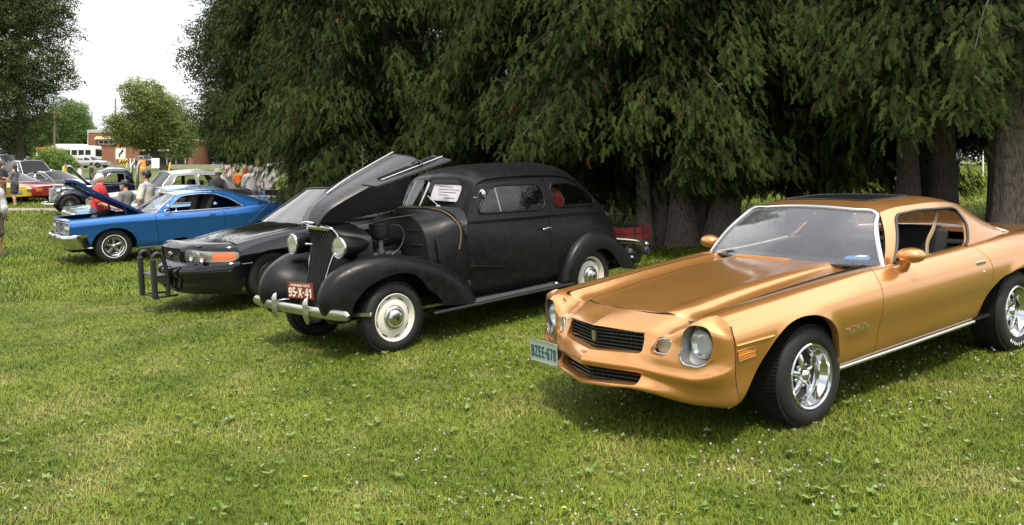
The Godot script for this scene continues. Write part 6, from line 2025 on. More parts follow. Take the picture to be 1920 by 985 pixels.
	broadleaf("maple_tree", "rounded mid-green tree behind the utility pole", -79.0, 152.0, [0, 0, 0, 0, 4, 0], 0.4, [[0, 6.5, 0, 4.4, 5.2, 4], [2.2, 4.2, 0, 3.4, 3.6, 3.5], [-3.0, 5.0, 0, 3.6, 4.0, 3.5]], Color(0.07, 0.125, 0.03), Color(0.17, 0.24, 0.07), 204, 3600, 2.4)
	broadleaf("maple_tree", "dark tree partly hidden behind the bus", -88.0, 165.0, [0, 0, 0, 0, 4, 0], 0.4, [[0, 5.5, 0, 5.5, 5, 4], [-6, 5.5, 0, 5, 4.5, 4], [3.6, 8.6, 0, 3.0, 4.0, 3.0]], Color(0.03, 0.055, 0.018), Color(0.085, 0.115, 0.04), 205, 4200, 2.6)
	broadleaf("shrub", "small green bush in front of the bus", -44.0, 82.0, [0, 0, 0, 0, 1, 0], 0.08, [[0, 1.3, 0, 1.5, 1.3, 1.2], [1.2, 0.9, 0, 1.1, 1.0, 1.0], [-1.0, 0.9, 0, 0.9, 0.9, 0.9]], Color(0.10, 0.17, 0.035), Color(0.24, 0.32, 0.08), 206, 800, 1.5)
	for q in [[-57.0, 170.0, 6.0, 222, "right of the brick building"], [-47.0, 160.0, 5.5, 223, "above the child in orange"], [-92.0, 206.0, 6.0, 211, "rising above the brick building's left corner"], [-104.0, 215.0, 5.0, 212, "between the pole and the brick building"], [-40.0, 190.0, 6.0, 213, "beyond the shop front"], [-24.0, 175.0, 6.0, 214, "beyond the shaded visitors"], [-6.0, 150.0, 6.5, 215, "behind the black sedan's roof"], [14.0, 120.0, 6.5, 216, "behind the many-stemmed cedar"], [30.0, 95.0, 6.0, 217, "behind the gold coupe's windscreen"], [40.0, 70.0, 5.5, 218, "beyond the white canopy"], [6.0, 95.0, 6.0, 219, "behind the red wagon"], [-18.0, 120.0, 6.0, 220, "behind the raised hood"], [22.0, 60.0, 5.0, 221, "beyond the pink car"]]:
		broadleaf("background_tree", "dark green tree of the far belt, " + q[4], q[0], q[1], [0, 0, 0, 0, 3, 0], 0.35, [[0, q[2] * 0.95, 0, q[2] * 1.1, q[2] * 0.9, q[2] * 0.8], [q[2], q[2] * 0.7, 0, q[2] * 0.8, q[2] * 0.75, q[2] * 0.7], [-q[2], q[2] * 0.7, 0, q[2] * 0.8, q[2] * 0.75, q[2] * 0.7]], Color(0.03, 0.05, 0.018), Color(0.08, 0.105, 0.04), q[3], 2600, 2.8, "trees of the far belt")
	spruce_sapling()
func spruce_sapling() -> void:
	var r := RandomNumberGenerator.new()
	r.seed = 9
	var g := thing("spruce_sapling", "pale young spruce top poking up behind the raised hood", "tree", stand(-2.9, 16.6))
	put("trunk", tube(P([0, 0, 0, 0.02, 1.2, 0, 0.0, 2.15, 0]), 0.03, 6, 0.008), M.twig, g)
	var m := Msh.new()
	for k in 40:
		var y := 2.12 - pow(k / 40.0, 1.2) * 1.9
		var a := k * 2.4
		var L := 0.06 + (2.12 - y) * 0.34
		var d := Vector3(cos(a), 0.45, sin(a)).normalized()
		for j in int(L * 110):
			var v := r.randf()
			var q := Vector3(r.randfn(), r.randfn(), r.randfn()).normalized()
			var nd := (d * 0.6 + q * 0.8).normalized()
			kite(m, Vector3(0, y, 0) + d * L * v, nd, nd.cross(q).normalized() if absf(nd.dot(q)) < 0.95 else Vector3.UP, 0.035, 0.005, q)
	put("needles", m, M.spruce, g)
# ---------- the lawn's cover ----------
func blade_tuft(r: RandomNumberGenerator, n: int, rad: float, h0: float, h1: float, w: float) -> ArrayMesh:
	var m := Msh.new()
	for k in n:
		var p := Vector3(r.randf_range(-rad, rad), -0.006, r.randf_range(-rad, rad))
		var a := r.randf() * TAU
		var d := Vector3(cos(a), 0, sin(a))
		var s := Vector3(-d.z, 0, d.x)
		var h := r.randf_range(h0, h1)
		var lean := r.randf_range(0.3, 1.7) * h
		var p1 := p + d * lean * 0.35 + Vector3(0, h * 0.6, 0)
		var p2 := p + d * lean + Vector3(0, h * r.randf_range(0.75, 1.0), 0)
		var nn := (Vector3.UP * 0.9 - d * 0.45).normalized()
		var i0 := m.vert(p - s * w, nn)
		var i1 := m.vert(p + s * w, nn)
		var i2 := m.vert(p1 + s * w * 0.8, nn)
		var i3 := m.vert(p1 - s * w * 0.8, nn)
		var i4 := m.vert(p2, nn)
		m.quad(i0, i1, i2, i3)
		m.tri(i3, i2, i4)
	return m.mesh()
func leaf_rosette(r: RandomNumberGenerator, n: int, len_: float, wid: float) -> ArrayMesh:
	var m := Msh.new()
	for k in n:
		var a := TAU * k / n + r.randf_range(-0.4, 0.4)
		var d := Vector3(cos(a), r.randf_range(0.25, 0.7), sin(a)).normalized()
		var w := Vector3(-sin(a), 0, cos(a))
		kite(m, Vector3(0, 0.012, 0), d, w, len_ * r.randf_range(0.6, 1.2), wid * r.randf_range(0.7, 1.2), w.cross(d).normalized() * -1.0, -wid * 0.2)
	return m.mesh()
func grass() -> void:
	var r := RandomNumberGenerator.new()
	r.seed = 55
	M.blade = leaf_mat(0.5)
	M.blade.roughness = 0.5
	var tufts := [blade_tuft(r, 44, 0.085, 0.016, 0.042, 0.0018), blade_tuft(r, 40, 0.085, 0.012, 0.034, 0.002), blade_tuft(r, 34, 0.08, 0.02, 0.062, 0.0019)]
	var wide := blade_tuft(r, 46, 0.22, 0.03, 0.075, 0.0045)
	var weed := leaf_rosette(r, 6, 0.038, 0.012)
	var clover := leaf_rosette(r, 9, 0.022, 0.009)
	var patch_n := FastNoiseLite.new()
	patch_n.seed = 4
	patch_n.frequency = 0.55
	patch_n.fractal_octaves = 3
	var dry_n := FastNoiseLite.new()
	dry_n.seed = 14
	dry_n.frequency = 0.9
	dry_n.fractal_octaves = 4
	var xf := [[], [], [], [], [], []]
	var col := [[], [], [], [], [], []]
	var z := 3.3
	while z < 62.0:
		var near := z < 13.0
		var step := 0.05 + 0.0042 * maxf(0.0, z - 4.0) if near else 0.13 + 0.010 * (z - 13.0)
		var hw := 0.63 * z + 0.5
		var x := -hw
		while x < hw:
			x += step
			var px_ := x + r.randf_range(-0.5, 0.5) * step
			var pz := z + r.randf_range(-0.5, 0.5) * step
			if path_here(px_, pz): continue
			var a := patch_n.get_noise_2d(px_, pz)
			var d := dry_n.get_noise_2d(px_, pz) + r.randf_range(-0.3, 0.3)
			var c := Color(0.104, 0.154, 0.014).lerp(Color(0.175, 0.222, 0.026), clampf(a * 1.9 + 0.5, 0, 1))
			var dry := smoothstep(0.15, 0.6, d + (0.22 * smoothstep(-1.0, -4.5, px_) if pz < 8.0 else -0.05))
			c = c.lerp(Color(0.34, 0.30, 0.11), dry * 0.6) * r.randf_range(0.7, 1.25)
			var k := (2 if r.randf() < 0.12 + 0.25 * maxf(a, 0.0) else (1 if d > 0.1 else 0)) if near else 3
			var s := r.randf_range(0.8, 1.25) * (1.0 if near else 1.0 + (z - 13.0) * 0.035)
			var e := Vector3(r.randf_range(-0.1, 0.1), r.randf() * TAU, r.randf_range(-0.1, 0.1))
			xf[k].append(Transform3D(Basis.from_euler(e) * Basis.from_scale(Vector3(s, s * r.randf_range(0.8, 1.15), s)), Vector3(px_, ground_y(px_, pz), -pz)))
			col[k].append(c)
			if near and r.randf() < 0.08 + 0.35 * maxf(a, 0.0):
				var kk := 4 if r.randf() < 0.3 else 5
				var s2 := r.randf_range(0.6, 1.3)
				xf[kk].append(Transform3D(Basis.from_euler(Vector3(0, r.randf() * TAU, 0)) * Basis.from_scale(Vector3(s2, s2, s2)), Vector3(px_, ground_y(px_, pz) + (0.012 if kk == 4 else 0.022), -pz)))
				col[kk].append(Color(0.10, 0.17, 0.035).lerp(Color(0.19, 0.25, 0.08), r.randf()) if kk == 4 else Color(0.07, 0.15, 0.02).lerp(Color(0.16, 0.24, 0.05), r.randf()))
		z += step
	var g := thing("grass", "mown grass mixed with clover and broad weeds all over the lawn", "grass")
	g.set_meta("kind", "stuff")
	for k in 3: scatter("grass_blades", tufts[k], M.blade, xf[k], col[k], g)
	scatter("far_grass_blades", wide, M.blade, xf[3], col[3], g)
	scatter("weed_leaves", weed, M.blade, xf[4], col[4], g)
	scatter("clover_leaves", clover, M.blade, xf[5], col[5], g)
	# clover heads
	var head := Msh.new()
	for k in 22:
		var d := Vector3(r.randfn(), r.randfn() + 0.3, r.randfn()).normalized()
		kite(head, Vector3(0, 0.036, 0), d, d.cross(Vector3(0.3, 0.5, 0.8)).normalized(), 0.010, 0.004, d)
	
	var fx := []
	var fc := []
	var cl := FastNoiseLite.new()
	cl.seed = 21
	cl.frequency = 0.7
	for k in 4200:
		var zz := 3.4 + pow(r.randf(), 1.3) * 11.0
		var xx := r.randf_range(-0.63, 0.63) * zz
		if cl.get_noise_2d(xx, zz) + r.randf_range(-0.25, 0.25) + 0.06 * (xx - 0.5) < 0.08: continue
		var s := r.randf_range(0.8, 1.3)
		fx.append(Transform3D(Basis.from_euler(Vector3(r.randf_range(-0.3, 0.3), r.randf() * TAU, 0)) * Basis.from_scale(Vector3(s, s, s)), Vector3(xx, ground_y(xx, zz), -zz)))
		fc.append(Color(0.78, 0.78, 0.66).lerp(Color(0.6, 0.5, 0.4), r.randf() * 0.6))
	var f := thing("clover_flowers", "small white clover heads dotted through the lawn", "flowers")
	f.set_meta("kind", "stuff")
	scatter("flower_heads", head.mesh(), M.blade, fx, fc, f)
	# yellow flowers
	for q in [[572.0, 912.0, "single yellow flower in the grass near the bottom left of centre"], [1058.0, 973.0, "yellow flower at the bottom edge below the licence plate"], [332.0, 699.0, "small yellow flower in the grass left of the old sedan's bumper"]]:
		var zz: float = 1.629 / (q[1] - 349.0) * 1609.0
		for it in 12: zz = (1.629 - ground_y(px(q[0], zz), zz)) / (q[1] - 349.0) * 1609.0
		var fl := thing("yellow_flower", q[2], "flower", stand(px(q[0], zz), zz))
		var pm := Msh.new()
		for k in 12:
			var a := TAU * k / 12
			var d := Vector3(cos(a), 0.35, sin(a)).normalized()
			kite(pm, Vector3(0, 0.055, 0), d, Vector3(-sin(a), 0, cos(a)), 0.017, 0.004, Vector3.UP)
		put("petals", pm, M.yellow, fl)
		put("stalk", tube(P([0, 0, 0, 0.004, 0.055, 0]), 0.0015, 4), M.spruce, fl)
func path_here(x: float, z: float) -> bool:
	return absf(z - (33.0 - 0.12 * (x + 20.0))) < 0.9 and x < -8.0
# ---------- people ----------
# bones: [ax,ay,az, bx,by,bz, ra, rb, squash x, blend]; smooth union meshed as surface nets
func flesh(bones: Array, cell: float, grow := 0.0, lo_y := -9.0, hi_y := 99.0) -> Msh:
	var lo := Vector3(1e9, 1e9, 1e9)
	var hi := -lo
	for b in bones:
		var r: float = maxf(b[6], b[7]) + grow
		for e in [Vector3(b[0], b[1], b[2]), Vector3(b[3], b[4], b[5])]:
			lo = lo.min(e - Vector3(r, r, r))
			hi = hi.max(e + Vector3(r, r, r))
	lo -= Vector3(cell, cell, cell) * 2.0
	hi += Vector3(cell, cell, cell) * 2.0
	var n := Vector3i(((hi - lo) / cell).ceil()) + Vector3i.ONE
	var f := PackedFloat32Array()
	f.resize(n.x * n.y * n.z)
	f.fill(0.5)
	for b in bones:
		var a := Vector3(b[0], b[1], b[2])
		var ab := Vector3(b[3], b[4], b[5]) - a
		var sq: float = b[8]
		var kk: float = b[9]
		var r: float = maxf(b[6], b[7]) + grow + kk + cell * 2.0
		var i0 := Vector3i(((a.min(a + ab) - Vector3(r, r, r) - lo) / cell).floor()).clamp(Vector3i.ZERO, n - Vector3i.ONE)
		var i1 := Vector3i(((a.max(a + ab) + Vector3(r, r, r) - lo) / cell).ceil()).clamp(Vector3i.ZERO, n - Vector3i.ONE)
		var ra: float = b[6] + grow
		var dr: float = b[7] - b[6]
		var abs_ := Vector3(ab.x / sq, ab.y, ab.z)
		var ll := maxf(abs_.length_squared(), 1e-9)
		for k in range(i0.z, i1.z + 1):
			for j in range(i0.y, i1.y + 1):
				var row := (k * n.y + j) * n.x
				for i in range(i0.x, i1.x + 1):
					var p := lo + Vector3(i, j, k) * cell - a
					p.x /= sq
					var t := clampf(p.dot(abs_) / ll, 0.0, 1.0)
					var d := p.distance_to(abs_ * t) - ra - dr * t
					var o := f[row + i]
					var h := clampf(0.5 + 0.5 * (o - d) / kk, 0.0, 1.0)
					f[row + i] = lerpf(o, d, h) - kk * h * (1.0 - h)
	if lo_y > -5.0 or hi_y < 50.0:
		for j in n.y:
			var y := lo.y + j * cell
			var c := maxf(lo_y - y, y - hi_y)
			if c < -cell * 2.0: continue
			for k in n.z:
				var row := (k * n.y + j) * n.x
				for i in n.x: f[row + i] = maxf(f[row + i], c)
	var m := Msh.new()
	var id := PackedInt32Array()
	id.resize(f.size())
	id.fill(-1)
	var off := [0, 1, n.x, n.x + 1, n.x * n.y, n.x * n.y + 1, n.x * n.y + n.x, n.x * n.y + n.x + 1]
	for k in n.z - 1:
		for j in n.y - 1:
			for i in n.x - 1:
				var q := (k * n.y + j) * n.x + i
				var c0 := f[q]
				if c0 > cell * 2.5: continue
				var s := 0
				for e in 8:
					if f[q + off[e]] < 0.0: s += 1
				if s == 0 or s == 8: continue
				var sum := Vector3.ZERO
				var cnt := 0
				for e in 8:
					for ax in 3:
						if e & (1 << ax): continue
						var e2 := e | (1 << ax)
						var v0 := f[q + off[e]]
						var v1 := f[q + off[e2]]
						if (v0 < 0.0) != (v1 < 0.0):
							var p := Vector3(e & 1, (e >> 1) & 1, (e >> 2) & 1)
							p[ax] += v0 / (v0 - v1)
							sum += p
							cnt += 1
				var g := Vector3(f[q + 1] - c0, f[q + n.x] - c0, f[q + n.x * n.y] - c0) + Vector3(f[q + off[7]] - f[q + off[6]], f[q + off[7]] - f[q + off[5]], f[q + off[7]] - f[q + off[3]])
				id[q] = m.vert(lo + (Vector3(i, j, k) + sum / cnt) * cell, g.normalized())
	var st := [1, n.x, n.x * n.y]
	for k in range(1, n.z - 1):
		for j in range(1, n.y - 1):
			for i in range(1, n.x - 1):
				var q := (k * n.y + j) * n.x + i
				for ax in 3:
					if (f[q] < 0.0) == (f[q + st[ax]] < 0.0): continue
					var u: int = st[(ax + 1) % 3]
					var w: int = st[(ax + 2) % 3]
					if id[q] < 0 or id[q - u] < 0 or id[q - w] < 0 or id[q - u - w] < 0: continue
					m.quad(id[q], id[q - u], id[q - u - w], id[q - w])
	return m
# faces +x. p: keys h, build, shirt, sleeve (share of the arm), bottom, leg (share), hair, hair_len, hat, hat_mat, skin, cell, arms [[elbow],[hand]] x2, step, sit, shoe, lean
func person(label: String, x: Transform3D, p: Dictionary, group := "") -> Node3D:
	var g := thing("person", label, "person", x, group)
	var s: float = p.get("h", 1.75) / 1.75
	var w: float = p.get("build", 1.0)
	var cell: float = p.get("cell", 0.03)
	var sit: bool = p.get("sit", false)
	var hip := 0.92 if not sit else 0.48
	var dy := hip - 0.92
	var lean: float = p.get("lean", 0.0)
	var sh := Vector3(lean, 1.43 + dy, 0)
	var bones := []
	var shirt := []
	var low := []
	var add := func(to: Array, a: Vector3, b: Vector3, ra: float, rb: float, sq := 1.0, k := 0.03) -> void:
		to.append([a.x * s, a.y * s, a.z * s, b.x * s, b.y * s, b.z * s, ra * s, rb * s, sq, k])
	# torso
	var belly: float = p.get("belly", 0.0)
	for to in [bones, shirt]:
		add.call(to, Vector3(0, hip + 0.02, 0), Vector3(lean * 0.5, hip + 0.22, 0), 0.15 * w, 0.14 * w, 0.72)
		add.call(to, Vector3(lean * 0.5, hip + 0.22, 0), Vector3(lean, hip + 0.42, 0), 0.145 * w, 0.165 * w, 0.68)
		if belly > 0.0: add.call(to, Vector3(belly * 0.6, hip + 0.13, 0), Vector3(belly * 0.4, hip + 0.22, 0), 0.15 * w, 0.13 * w, 0.9, 0.05)
		for z in [-1.0, 1.0]:
			add.call(to, sh + Vector3(0, -0.02, 0.06 * z), sh + Vector3(0, -0.03, 0.165 * w * z), 0.075, 0.068, 0.9, 0.05)
	# neck and head
	var turn: float = p.get("turn", 0.0)
	var hc := Vector3(lean + 0.03, 1.635 + dy, 0)
	var hd := Basis(Vector3.UP, turn)
	add.call(bones, sh + Vector3(-0.005, 0.02, 0), hc + Vector3(-0.02, -0.08, 0), 0.058, 0.055)
	var head := []
	for to in [bones, head]:
		add.call(to, hc + hd * Vector3(-0.018, 0.03, 0), hc + hd * Vector3(-0.012, 0.045, 0), 0.088, 0.088, 1.0, 0.02)
		add.call(to, hc + hd * Vector3(0.025, 0.0, 0), hc + hd * Vector3(0.035, -0.075, 0), 0.066, 0.04, 1.0, 0.03)
	if cell <= 0.024:
		for to in [bones, head]:
			add.call(to, hc + hd * Vector3(0.085, 0.012, 0), hc + hd * Vector3(0.108, -0.02, 0), 0.010, 0.014, 1.0, 0.012)
			add.call(to, hc + hd * Vector3(0.062, -0.052, -0.02), hc + hd * Vector3(0.062, -0.052, 0.02), 0.018, 0.018, 1.0, 0.012)
			for z in [-1.0, 1.0]: add.call(to, hc + hd * Vector3(-0.02, 0.015, 0.085 * z), hc + hd * Vector3(-0.022, -0.02, 0.085 * z), 0.016, 0.011, 0.7, 0.01)
	# arms
	var arms: Array = p.get("arms", [[0.03, -0.30, 0.07], [0.08, -0.55, 0.07], [0.03, -0.30, 0.07], [0.08, -0.55, 0.07]])
	var sleeve: float = p.get("sleeve", 0.55)
	var grips := []
	for k in 2:
		var z := 1.0 if k == 0 else -1.0
		var S := sh + Vector3(0, -0.03, 0.185 * w * z)
		var E := S + Vector3(arms[k * 2][0], arms[k * 2][1], arms[k * 2][2] * z)
		var H := S + Vector3(arms[k * 2 + 1][0], arms[k * 2 + 1][1], arms[k * 2 + 1][2] * z)
		add.call(bones, S, E, 0.052, 0.042)
		add.call(bones, E, H, 0.042, 0.028)
		add.call(shirt, S, S.lerp(E, minf(1.0, sleeve / 0.55 * 0.75)), 0.06, 0.062)
		if sleeve > 0.8: add.call(shirt, E, E.lerp(H, 0.92), 0.05, 0.042)
		var d := (H - E).normalized()
		grips.append([H, d, z])
		add.call(bones, H, H + d * 0.07, 0.028, 0.034, 1.0, 0.02)
		var sdv := d.cross(Vector3.RIGHT if absf(d.x) < 0.8 else Vector3.UP).normalized()
		var cv := d.cross(sdv)
		for f in 4:   # fingers, curled and of unequal length
			var root := H + d * 0.085 + sdv * (f - 1.5) * 0.018
			var L: float = [0.032, 0.038, 0.036, 0.028][f]
			var mid: Vector3 = root + d * L + cv * 0.008
			add.call(bones, root, mid, 0.010, 0.009, 1.0, 0.006)
			add.call(bones, mid, mid + d * L * 0.7 + cv * L * 0.6, 0.009, 0.0075, 1.0, 0.005)
		add.call(bones, H + d * 0.03 + sdv * -0.03, H + d * 0.075 - sdv * 0.055 + cv * 0.015, 0.012, 0.009, 1.0, 0.01)
	# legs
	var stp: float = p.get("step", 0.06)
	var leg: float = p.get("leg", 1.0)
	for k in 2:
		var z := 1.0 if k == 0 else -1.0
		var A := Vector3(0, hip, 0.095 * z)
		var K := Vector3(stp * z * 0.6 + 0.02, 0.50, 0.10 * z)
		var F := Vector3(stp * z, 0.085, 0.10 * z)
		if sit:
			K = Vector3(0.42, 0.50, 0.12 * z)
			F = Vector3(0.45, 0.085, 0.12 * z)
		add.call(bones, A, K, 0.088 * w, 0.058)
		add.call(bones, K, K.lerp(F, 0.35), 0.055, 0.058)
		add.call(bones, K.lerp(F, 0.35), F, 0.058, 0.038)
		add.call(bones, F + Vector3(-0.03, -0.035, 0), F + Vector3(0.15, -0.05, 0), 0.04, 0.03)
		add.call(low, A + Vector3(0, 0.06, -0.02 * z), A + Vector3(0, 0.0, 0), 0.10 * w, 0.105 * w, 0.95)
		var wide: float = 0.03 if leg < 0.7 else 0.014
		if leg > 0.5:
			add.call(low, A, K, 0.098 * w, 0.062 + wide)
			add.call(low, K, K.lerp(F, clampf((leg - 0.5) * 2.0 - 0.02, 0.02, 0.96)), 0.062 + wide, 0.052 + wide)
		else:
			add.call(low, A, A.lerp(K, leg * 2.0), 0.10 * w, 0.085 + wide)
		var shoe := []
		add.call(shoe, F + Vector3(-0.03, -0.035, 0), F + Vector3(0.16, -0.05, 0), 0.045, 0.036)
		if cell <= 0.03: put("shoe", flesh(shoe, minf(cell, 0.02), 0.004), p.get("shoe", M.seat_brown), g)
	put("body", flesh(bones, cell), p.get("skin", M.skin), g)
	put("shirt", flesh(shirt, cell, 0.013 * s, (hip - p.get("tuck", 0.06)) * s), p.shirt, g)
	put("trousers" if leg > 0.7 else "shorts", flesh(low, cell, 0.008 * s), p.bottom, g)
	# hair and hat
	var hcell := minf(cell, 0.015)
	if p.has("hair"):
		var hr := []
		add.call(hr, hc + hd * Vector3(-0.03, 0.045, 0), hc + hd * Vector3(-0.02, 0.055, 0), 0.096, 0.096, 1.0, 0.02)
		if p.get("hair_len", 0.0) > 0.0:
			add.call(hr, hc + hd * Vector3(-0.07, 0.02, 0), hc + hd * Vector3(-0.10, -p.hair_len, 0.0), 0.07, 0.05, 0.8, 0.04)
		var hm := flesh(hr, hcell)
		var c := (hc + hd * Vector3(0.055, 0.0, 0)) * s
		var fw := hd * Vector3(1, 0, 0)
		hm = clip(hm, func(q: Vector3) -> float: return maxf(q.y - (hc.y + 0.055) * s + 0.0, -(q - c).dot(fw) - 0.035 * s))
		put("hair", hm, p.hair, g)
	if p.has("hat"):
		var hx := Transform3D(hd.scaled(Vector3(s, s, s)), (hc + Vector3(-0.012, 0.07, 0)) * s)
		if p.hat == "cap":
			put("cap", lathe([0.102, -0.02, 0.1, 0.03, 0.075, 0.065, 0.03, 0.082, 0.0, 0.084], 20, "y").add(patch([P([0.06, -0.012, -0.085, 0.09, -0.008, 0.0, 0.06, -0.012, 0.085]), P([0.13, -0.024, -0.07, 0.17, -0.016, 0.0, 0.13, -0.024, 0.07])], 0.02, 0.02)).moved(hx), p.hat_mat, g)
		else:
			put("brimmed_hat", lathe([0.165, -0.012, 0.16, -0.002, 0.104, 0.0, 0.1, 0.075, 0.08, 0.1, 0.0, 0.09], 24, "y").moved(hx), p.hat_mat, g)
	if p.get("glasses", false):
		put("sunglasses", box(Vector3(0.02, 0.03, 0.13), 0.008).moved(Transform3D(hd, hc + hd * Vector3(0.088, 0.022, 0)).scaled(Vector3(s, s, s))), M.trim_black, g)
	elif cell <= 0.024:
		var eyes := Msh.new()
		for z in [-0.032, 0.032]: eyes.add(ball(Vector3(0.008, 0.008, 0.013), 8).at((hc + hd * Vector3(0.078, 0.018, z)) * s))
		put("eyes", eyes, M.seat_brown, g)
	return g
func cloth(r: float, g: float, b: float) -> StandardMaterial3D:
	var m := mt(lin(r, g, b), 0.9)
	m.rim_enabled = true
	m.rim = 0.3
	return m
func visitors() -> void:
	var grey_hair := mt(lin(0.55, 0.53, 0.48), 0.8)
	var brown_hair := mt(lin(0.05, 0.03, 0.018), 0.7)
	var dark_hair := mt(lin(0.02, 0.014, 0.01), 0.6)
	var white := cloth(0.68, 0.66, 0.66)
	var grey := cloth(0.14, 0.14, 0.145)
	var dark := cloth(0.03, 0.032, 0.036)
	var khaki := cloth(0.10, 0.085, 0.06)
	var denim := cloth(0.05, 0.075, 0.13)
	var at := func(u: float, z: float, yaw: float) -> Transform3D: return stand(px(u, z), z, yaw)
	# round the blue coupe
	person("grey-haired man in a red t-shirt standing over the blue car's engine", at.call(182.0, 19.3, 0.15), {h = 1.80, build = 1.25, belly = 0.12, shirt = cloth(0.55, 0.035, 0.035), sleeve = 0.6, tuck = 0.16, bottom = denim, hair = grey_hair, hair_len = 0.02, cell = 0.022, lean = 0.04, arms = [[0.10, -0.27, 0.08], [0.33, -0.36, -0.02], [0.12, -0.26, 0.06], [0.40, -0.42, -0.08]]})
	person("boy in a dark cap and grey t-shirt drinking from a bottle", at.call(236.0, 20.4, 2.7), {h = 1.62, build = 0.85, shirt = cloth(0.20, 0.20, 0.20), bottom = dark, hat = "cap", hat_mat = M.trim_black, hair = dark_hair, cell = 0.022, arms = [[0.16, -0.20, 0.06], [0.20, 0.10, -0.10], [0.02, -0.28, 0.05], [0.1, -0.5, 0.0]], leg = 0.5})
	var bottle := thing("water_bottle", "clear plastic bottle held to the drinking boy's mouth", "bottle", stand(px(236.0, 20.4), 20.4, 2.7) * Transform3D(Basis(Vector3.BACK, -1.1), Vector3(0.20, 1.47, 0.06)))
	put("bottle_body", lathe([0.0, -0.09, 0.03, -0.088, 0.032, 0.04, 0.014, 0.08, 0.012, 0.1, 0.0, 0.1], 16, "y"), M.lens, bottle)
	person("man in a black cap and a cream and blue striped t-shirt looking left", at.call(275.0, 20.0, 3.0), {h = 1.84, build = 1.0, shirt = M.stripes, sleeve = 0.6, tuck = 0.12, bottom = denim, hat = "cap", hat_mat = M.trim_black, hair = dark_hair, cell = 0.022, skin = M.skin})
	# left edge
	person("man in a white shirt and brown shorts cut off by the photo's left edge", at.call(-5.0, 19.6, 0.3), {h = 1.78, build = 1.15, belly = 0.06, shirt = white, sleeve = 0.6, tuck = 0.1, bottom = khaki, leg = 0.52, hair = brown_hair, cell = 0.022, skin = M.skin_tan, arms = [[0.02, -0.30, 0.1], [0.05, -0.55, 0.12], [0.05, -0.29, 0.12], [0.08, -0.54, 0.13]]})
	person("woman with long dark hair in a grey t-shirt and black shorts, hands held in front", at.call(27.0, 34.6, 3.0), {h = 1.70, build = 0.9, shirt = grey, bottom = dark, leg = 0.35, hair = brown_hair, hair_len = 0.22, cell = 0.028, step = 0.1, arms = [[0.08, -0.27, 0.03], [0.34, -0.33, -0.08], [0.08, -0.27, 0.03], [0.34, -0.33, -0.08]]})
	person("man in a charcoal t-shirt and cap facing the woman with black shorts", at.call(4.0, 35.2, 0.1), {h = 1.80, shirt = dark, bottom = khaki, leg = 0.52, hat = "cap", hat_mat = khaki, hair = brown_hair, cell = 0.028, arms = [[0.08, -0.27, 0.03], [0.32, -0.34, -0.06], [0.08, -0.27, 0.03], [0.32, -0.34, -0.06]]})
	person("dark-haired man in a white t-shirt sitting on the grass bank beyond the pickup", stand(px(149.0, 50.0), 50.0, 0.4, 0.15), {h = 1.72, sit = true, shirt = white, bottom = denim, hair = dark_hair, cell = 0.034})
	person("person in a yellow top beyond the black pickup's windscreen", stand(px(120.0, 49.0), 49.0, 0.2), {h = 1.60, shirt = cloth(0.6, 0.45, 0.05), bottom = dark, hair = dark_hair, cell = 0.034})
	person("person in black behind the navy truck's open hood", stand(px(171.0, 46.0), 46.0, 0.4), {h = 1.62, shirt = dark, bottom = dark, hair = dark_hair, cell = 0.034})
	# under the trees
	person("man in a grey brimmed hat, sunglasses and black shirt leaning forward", at.call(405.0, 24.4, -0.5), {h = 1.70, build = 1.12, shirt = dark, sleeve = 0.6, bottom = dark, hat = "brim", hat_mat = cloth(0.3, 0.3, 0.29), glasses = true, cell = 0.026, lean = 0.05, skin = M.skin_tan, arms = [[0.12, -0.25, 0.05], [0.38, -0.36, -0.05], [0.14, -0.25, 0.03], [0.42, -0.38, -0.06]]})
	person("person in a pale pink t-shirt seen from behind on the sunny grass", at.call(429.0, 46.0, 1.4), {h = 1.70, shirt = cloth(0.6, 0.45, 0.45), bottom = grey, hair = dark_hair, cell = 0.034})
	person("child with dark hair sitting on a chair in an orange top, back to us", stand(px(446.0, 45.0), 45.0, 1.6, 0.1), {h = 1.55, sit = true, shirt = cloth(0.75, 0.14, 0.02), bottom = khaki, hair = dark_hair, cell = 0.034})
	person("person in a red-orange top partly hidden behind the grey-haired woman", at.call(463.0, 44.0, 1.2), {h = 1.62, shirt = cloth(0.6, 0.10, 0.05), bottom = khaki, hair = brown_hair, cell = 0.034})
	person("grey-haired woman in a long light grey top, back to us", at.call(470.0, 28.5, 1.5), {h = 1.66, build = 1.15, shirt = cloth(0.33, 0.33, 0.34), sleeve = 1.0, tuck = 0.25, bottom = grey, hair = mt(lin(0.16, 0.15, 0.14), 0.8), hair_len = 0.05, cell = 0.026})
	person("tall balding man in a grey t-shirt facing us with a blue bag", at.call(483.0, 29.6, -1.3), {h = 1.88, shirt = cloth(0.28, 0.27, 0.25), bottom = denim, hair = brown_hair, cell = 0.026, skin = M.skin_tan})
	person("man in a white t-shirt and blue plaid shorts standing at the right of the group", at.call(505.0, 28.6, -1.7), {h = 1.74, shirt = cloth(0.45, 0.45, 0.46), bottom = M.plaid, leg = 0.6, hat = "cap", hat_mat = white, hair = grey_hair, cell = 0.026, skin = M.skin_tan, arms = [[0.02, -0.28, 0.06], [0.22, -0.40, -0.02], [0.02, -0.28, 0.06], [0.22, -0.40, -0.02]]})
	var bag := thing("shopping_bag", "bright blue bag hanging between the tall man and the man in plaid shorts", "bag", at.call(491.0, 29.2, 0.0) * Transform3D(Basis(), Vector3(0, 0.62, 0)))
	put("bag_body", box(Vector3(0.24, 0.34, 0.12), 0.03), cloth(0.02, 0.06, 0.4), bag)
